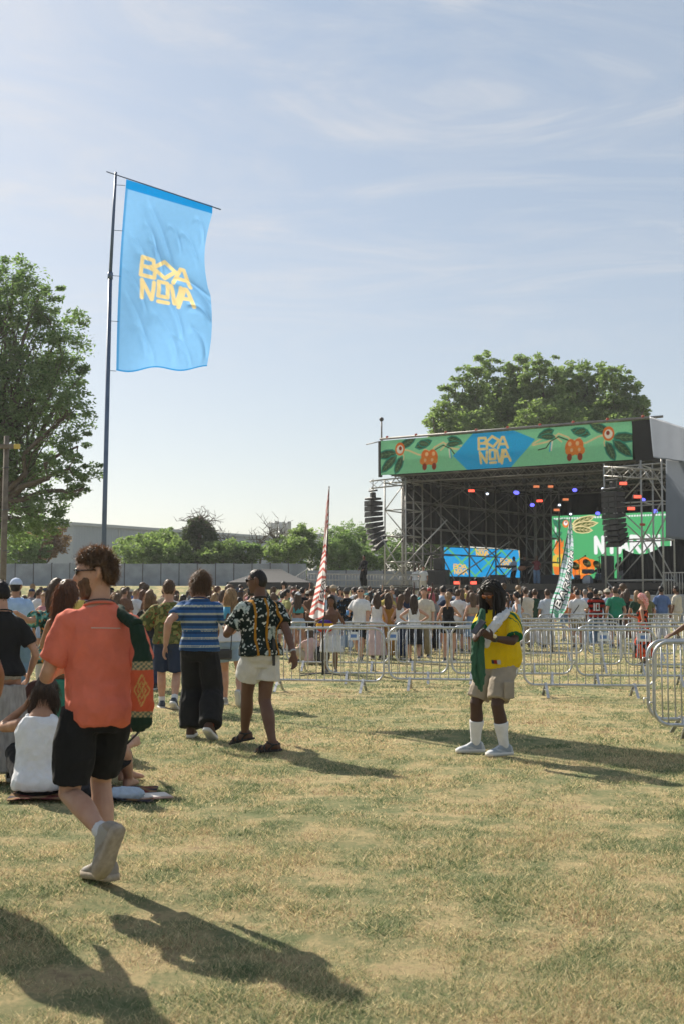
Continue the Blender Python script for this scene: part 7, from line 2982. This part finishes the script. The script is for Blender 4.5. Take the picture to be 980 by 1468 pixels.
p = someone('woman in a pink patterned headscarf and orange and black dress among the barriers', 919, 27.6, 62, sex='f', H=1.66, skin=TAN, voxel=.012, arms='drink')


def orangeblack(co):
    n = mnoise.noise((co.x * 14, co.y * 14, co.z * 14))
    return hx('#16120f') if n > .02 else hx('#d8502a')


def pinkscarf(co):
    n = mnoise.noise((co.x * 40, co.y * 40, co.z * 40))
    return hx('#e89a96') if n > -.1 else hx('#f0d8d0') if n > -.3 else hx('#c8685f')


p.skirt((1, 1, 1), length=.70, flare=.10, bodice=.42, name='dress', colfn=orangeblack)
p.shoes((.1, .1, .1))
mb = MB(); mb.rings(p.cap_rings(.022, .01, side=-.3, front=.45)); mb.tube([p.HP(0, -.09, .02), p.HP(0, -.12, -.12), p.HP(.02, -.10, -.26)], [.07, .06, .02], 12)
finish('headscarf', mb, PRINTC, p.root, (1, 1, 1), .010, 2, wrinkle=.008, wscale=20, colfn=pinkscarf)
p.glasses()
someone('man in a blue shirt and white trousers in front of the barred steel fence', 946, 40.2, -6, H=1.84, top='shirt', bottom='trousers', hairs='short', topcol=(.12, .19, .38), botcol=(.6, .6, .62), haircol=HK, skin=BROWN)
someone('man in a cream shirt with raised forearm at the right end of the row', 968, 41.0, 50, H=1.84, top='shirt', bottom='shorts', hairs='short', topcol=C['cream'], botcol=C['cream'], haircol=HK, skin=BROWN, arms='drink')

# ---- on the stage and the ramp
p = someone('keyboard player in a pale blue shirt and black trousers standing on the stage', 736, 73.2, 118, H=1.78, zbase=DZ, skin=DARK, top='shirt', bottom='trousers', hairs='buzz', topcol=C['pale blue'], botcol=C['black'], haircol=HK, arms={'L': dict(wrist=(-.15, .42, 1.06)), 'R': dict(wrist=(.15, .42, 1.06))})
p = someone('guitar player with big dark curly hair in black on the stage', 751, 71.6, 165, H=1.76, zbase=DZ, skin=BROWN, top='long_sleeve', bottom='trousers', hairs='afro', topcol=C['black'], botcol=C['black'], haircol=HK, arms={'L': dict(wrist=(-.42, .24, 1.12), pole=(-1, -.3, -.6)), 'R': dict(wrist=(.06, .26, 1.0), pole=(1, -.4, 0))})
gw = [p.world((.20, .24, .98)), p.world((.02, .24, 1.0)), p.world((-.62, .22, 1.18))]
gt = empty('guitar', gw[1], 'brown guitar held by the curly haired player on the stage', 'guitar')
mb = MB(); mb.sphere(gw[0], .19, 16, 10, sc=(1, .3, .9)); mb.sphere(gw[1], .15, 16, 10, sc=(1, .3, .9))
o = finish('body', mb, simple('guitar_wood', (.22, .10, .05), .4), None, (1, 1, 1), .014, 2)
o.data.transform(Matrix.Translation(-gt.location)); o.parent = gt
MB().tube([gw[1], gw[2]], [.03, .025], 8).build('neck', simple('neck_wood', (.12, .06, .03), .5), gt, True)
MB().tube([gw[2], gw[2] + (gw[2] - gw[1]).normalized() * .14], [.045, .04], 6).build('headstock', BLACKM, gt)
p = someone('singer with long brown hair in a red top and blue jeans on the stage', 768, 70.9, 172, sex='f', H=1.72, zbase=DZ, skin=BROWN, top='tee', bottom='trousers', hairs='long', topcol=(.22, .05, .06), botcol=C['denim'], haircol=HN['brown'], arms={'R': dict(wrist=(.08, .24, 1.44), pole=(1, -.2, -.7), hand=(-.2, 0, 1)), 'L': dict(wrist=(-.2, .15, .95))})
h = p.world(p.arm['R'][2] + Vector((-.03, .03, .08)))
m_ = tag(MB().tube([h - Vector((0, 0, .1)), h + Vector((0, 0, .06))], [.018, .02], 8).build('microphone', BLACKM, None), 'hand microphone held by the singer', 'microphone')
MB().sphere(h + Vector((0, 0, .1)), .035, 10, 8).build('microphone_head', CHROME, m_, True)
someone('drummer in dark clothes behind the drum kit', 858, 76.2, 165, zbase=DZ, skin=DARK, drop=.35, top='tee', bottom='trousers', hairs='short', topcol=C['black'], botcol=C['black'], haircol=HK, arms={'L': dict(wrist=(-.25, .4, .85)), 'R': dict(wrist=(.25, .4, .9))},
        legs={'L': dict(ankle=(-.2, .42, .085), pole=(-.3, 1, .6)), 'R': dict(ankle=(.2, .42, .085), pole=(.3, 1, .6))})
someone('musician in dark clothes between the tall loudspeaker and the right tower', 888, 74.0, 160, zbase=DZ, skin=DARK, top='tee', bottom='trousers', hairs='short', topcol=C['black'], botcol=C['grey'], haircol=HK, arms='drink')
someone('guard in black leaning on the ramp rail left of the stage', 521, 66.6, 150, H=1.80, zbase=rpz - .14, skin=BROWN, top='long_sleeve', bottom='trousers', hairs='buzz', topcol=C['black'], botcol=C['black'], haircol=HK, arms={'L': dict(wrist=(-.15, .36, .98)), 'R': dict(wrist=(.15, .36, .98))})
someone('person in white with raised arms at the left side of the stage', 594, 69.0, -30, zbase=1.9, sex='f', top='tee', bottom='trousers', hairs='short', topcol=C['white'], botcol=C['white'], arms='up', skin=BROWN)
someone('person in white beside the bass loudspeakers at the left side of the stage', 606, 70.6, 160, zbase=1.9, top='tee', bottom='trousers', hairs='short', topcol=C['white'], botcol=C['cream'], arms='drink', skin=TAN)

# ---- prototypes of the crowd: one of each kind, then copies
KIND = [
    ('m', 'down', 'tee', 'trousers', 'short', None, 'short {h} hair'), ('m', 'drink', 'tee', 'shorts', 'short', None, 'short {h} hair'), ('m', 'fold', 'shirt', 'trousers', 'curly', None, 'curly {h} hair'),
    ('m', 'drink', 'tee', 'shorts', 'short', 'cap', 'a {c} cap'), ('m', 'phone', 'shirt', 'shorts', 'short', None, 'a raised phone hand'), ('m', 'down', 'shirt', 'shorts', 'buzz', None, 'cropped {h} hair'),
    ('m', 'hips', 'tee', 'trousers', 'short', 'bucket', 'a {c} bucket hat'), ('f', 'down', 'tee', 'hotpants', 'long', None, 'long {h} hair'), ('f', 'drink', 'tank', 'skirt', 'long', None, 'long {h} hair'),
    ('f', 'hips', 'tank', 'trousers', 'pony', None, 'a {h} ponytail'), ('f', 'fold', 'tee', 'skirt', 'bob', None, 'a {h} bob'), ('f', 'drink', 'none', 'dress', 'long', None, 'long {h} hair'),
    ('f', 'head', 'tank', 'hotpants', 'long', None, 'a hand at {h} hair'), ('f', 'drink', 'tee', 'trousers', 'bun', None, 'a {h} hair bun'), ('f', 'down', 'none', 'dress', 'bob', None, 'a {h} bob'),
    ('f', 'drink', 'tank', 'hotpants', 'long', 'bucket', 'a {c} sun hat'), ('m', 'drink', 'tank', 'shorts', 'afro', None, 'round {h} hair'), ('f', 'up', 'tank', 'skirt', 'long', None, 'a raised arm and {h} hair'),
]
TOPS = ['white'] * 8 + ['black'] * 7 + ['cream', 'cream', 'beige', 'grey', 'grey', 'navy', 'navy', 'pale blue', 'pale blue', 'blue', 'red', 'green', 'dark green', 'pink', 'pink', 'mustard', 'orange', 'yellow', 'olive', 'lilac', 'turquoise', 'brown']
BOTS = ['black'] * 4 + ['denim'] * 4 + ['pale denim'] * 2 + ['beige', 'khaki', 'grey', 'navy', 'white', 'cream']
HAIRS = ['dark'] * 9 + ['black'] * 6 + ['brown'] * 5 + ['blond'] * 3 + ['auburn'] * 2 + ['grey']
cr = random.Random(77)
spots = []


def free(x, y, d):
    return all((x - a) ** 2 + (y - b) ** 2 > d * d for a, b in spots)


for o in COL.objects:
    if o.get('category') == 'person' and o.location.y > 24:
        spots.append((o.location.x, o.location.y))
n0 = len(spots)
tries = 0
QUOTA = [(31.5, 36, -15, 400, 28, .9), (33, 40, -20, 740, 66, .62), (40, 48, -20, 760, 84, .62), (48, 58, -25, 770, 74, .66), (40, 52, 745, 905, 14, .8)]
plan = []
for y0, y1, p0, p1, cnt, dmin in QUOTA:
    k = 0
    for _ in range(6000):
        if k >= cnt:
            break
        y = cr.uniform(y0, y1)
        px = cr.uniform(p0, p1)
        x = XP(px, y)
        if not free(x, y, dmin):
            continue
        if 318 < px < 452 and y > 58:
            continue
        if y < 36 and 185 < px < 400 and cr.random() < .45:
            continue
        spots.append((x, y))
        plan.append((px, y))
        k += 1
protos = {}


def where(px, y):
    LM = [(35, 'by wooden post'), (85, 'left of flagpole'), (140, 'behind green dress'), (185, 'behind coral shirt'), (240, 'above olive top'), (300, 'behind striped shirt'), (345, 'left of gazebo'),
          (400, 'before black gazebo'), (445, 'near denim shorts'), (490, 'by red flag'), (535, 'below ramp rail'), (580, 'below left scaffold'), (630, 'before bass speakers'),
          (690, 'below blue screen'), (745, 'behind dreadlocks'), (800, 'left of green flag'), (2000, 'right of green flag')]
    for lim, t in LM:
        if px < lim:
            break
    row = 'front' if y < 37 else 'middle' if y < 44 else 'rear' if y < 51 else 'far'
    return f'{row} rows {t}'


made = []
for i, (px, y) in enumerate(plan):
    k = i if i < len(KIND) else cr.randrange(len(KIND))
    if k == 17 and i >= len(KIND) and cr.random() < .3:
        k = 7
    sex, arms, top, bot, hs, hat, words = KIND[k]
    face = cr.choice([0, 0, 0, cr.uniform(-50, 50), cr.uniform(-90, 90)]) + cr.uniform(-14, 14) - math.degrees(math.atan2(XP(660, 70) - XP(px, y), 70 - y)) * .8
    if cr.random() < .06:
        face += 180
    tn, bn_, hn = cr.choice(TOPS), cr.choice(BOTS), cr.choice(HAIRS)
    hc = cr.choice(['white', 'black', 'beige', 'navy', 'red', 'cream'])
    if k not in protos:
        p = someone('x', px, y, face, sex=sex, arms=arms, voxel=.0165, top=top, bottom=bot, hairs=hs, hat=hat, topcol=C['white'], botcol=C['black'], hatcol=C['white'], hlen=cr.uniform(.26, .4), group='festival crowd')
        root = protos[k] = p.root
    else:
        root = copy_tree(protos[k])
        root.location = (XP(px, y), y, gz(XP(px, y), y))
        root.rotation_euler = (0, 0, R(face))
        s_ = cr.uniform(.90, 1.07)
        root.scale = (s_ * cr.uniform(.96, 1.06), s_ * cr.uniform(.96, 1.06), s_)
    sk = cr.choice(SK)
    f = cr.uniform(.85, 1.15)
    root.color = (*[min(1, v * f) for v in sk], 1)
    for ch in root.children:
        nm = ch.name.split('.')[0]
        c = {'shirt': CN[tn], 'top': CN[tn], 'dress': CN[tn], 'trousers': CN[bn_], 'shorts': CN[bn_], 'skirt': CN[bn_], 'hair': HN[hn], 'hat': CN[hc], 'shoe': cr.choice([(.6, .6, .6), (.05, .05, .05), (.3, .25, .2)])}.get(nm)
        if c:
            f2 = cr.uniform(.85, 1.12)
            ch.color = (*[min(1, v * f2) for v in c], 1)
    g = {'m': 'person', 'f': 'woman'}[sex] if sex == 'f' else 'man'
    wd_ = words.format(h=hn, c=hc)
    gar = {'none': 'dress', 'tank': 'top', 'tee': 'T shirt', 'shirt': 'shirt'}[top]
    made.append((root, px, f'{g}, {wd_}, {tn} {gar}', where(px, y)))
    root['group'] = 'festival crowd'
from collections import defaultdict
byl = defaultdict(list)
for m_ in made:
    byl[(m_[2], m_[3])].append(m_)
ORD = ['leftmost', 'second', 'third', 'fourth', 'fifth']
for (a, b), ms in byl.items():
    ms.sort(key=lambda q: q[1])
    for j, m_ in enumerate(ms):
        m_[0]['label'] = f'{a}, {b}' + (f', {ORD[min(j, 4)]}' if len(ms) > 1 else '')

for o in COL.objects:
    if o.get('label') and len(o['label'].split()) > 16:
        print('LONG', o.name, len(o['label'].split()), o['label'])
# ================================================================== the summer haze over the field
m = bpy.data.materials.new('haze_air')
m.use_nodes = True
nt = NT(m.node_tree)
m.node_tree.nodes.remove(m.node_tree.nodes['Principled BSDF'])
pv = nt.n('ShaderNodeVolumePrincipled')
pv.inputs['Color'].default_value = (.93, .95, .98, 1)
pv.inputs['Density'].default_value = .00032
pv.inputs['Anisotropy'].default_value = .35
nt.l(pv.outputs[0], nt.t.nodes['Material Output'].inputs['Volume'])
hz = MB().box((0, 165, 16), (640, 500, 37)).build('haze', m, None)
structure(hz, 'stuff')
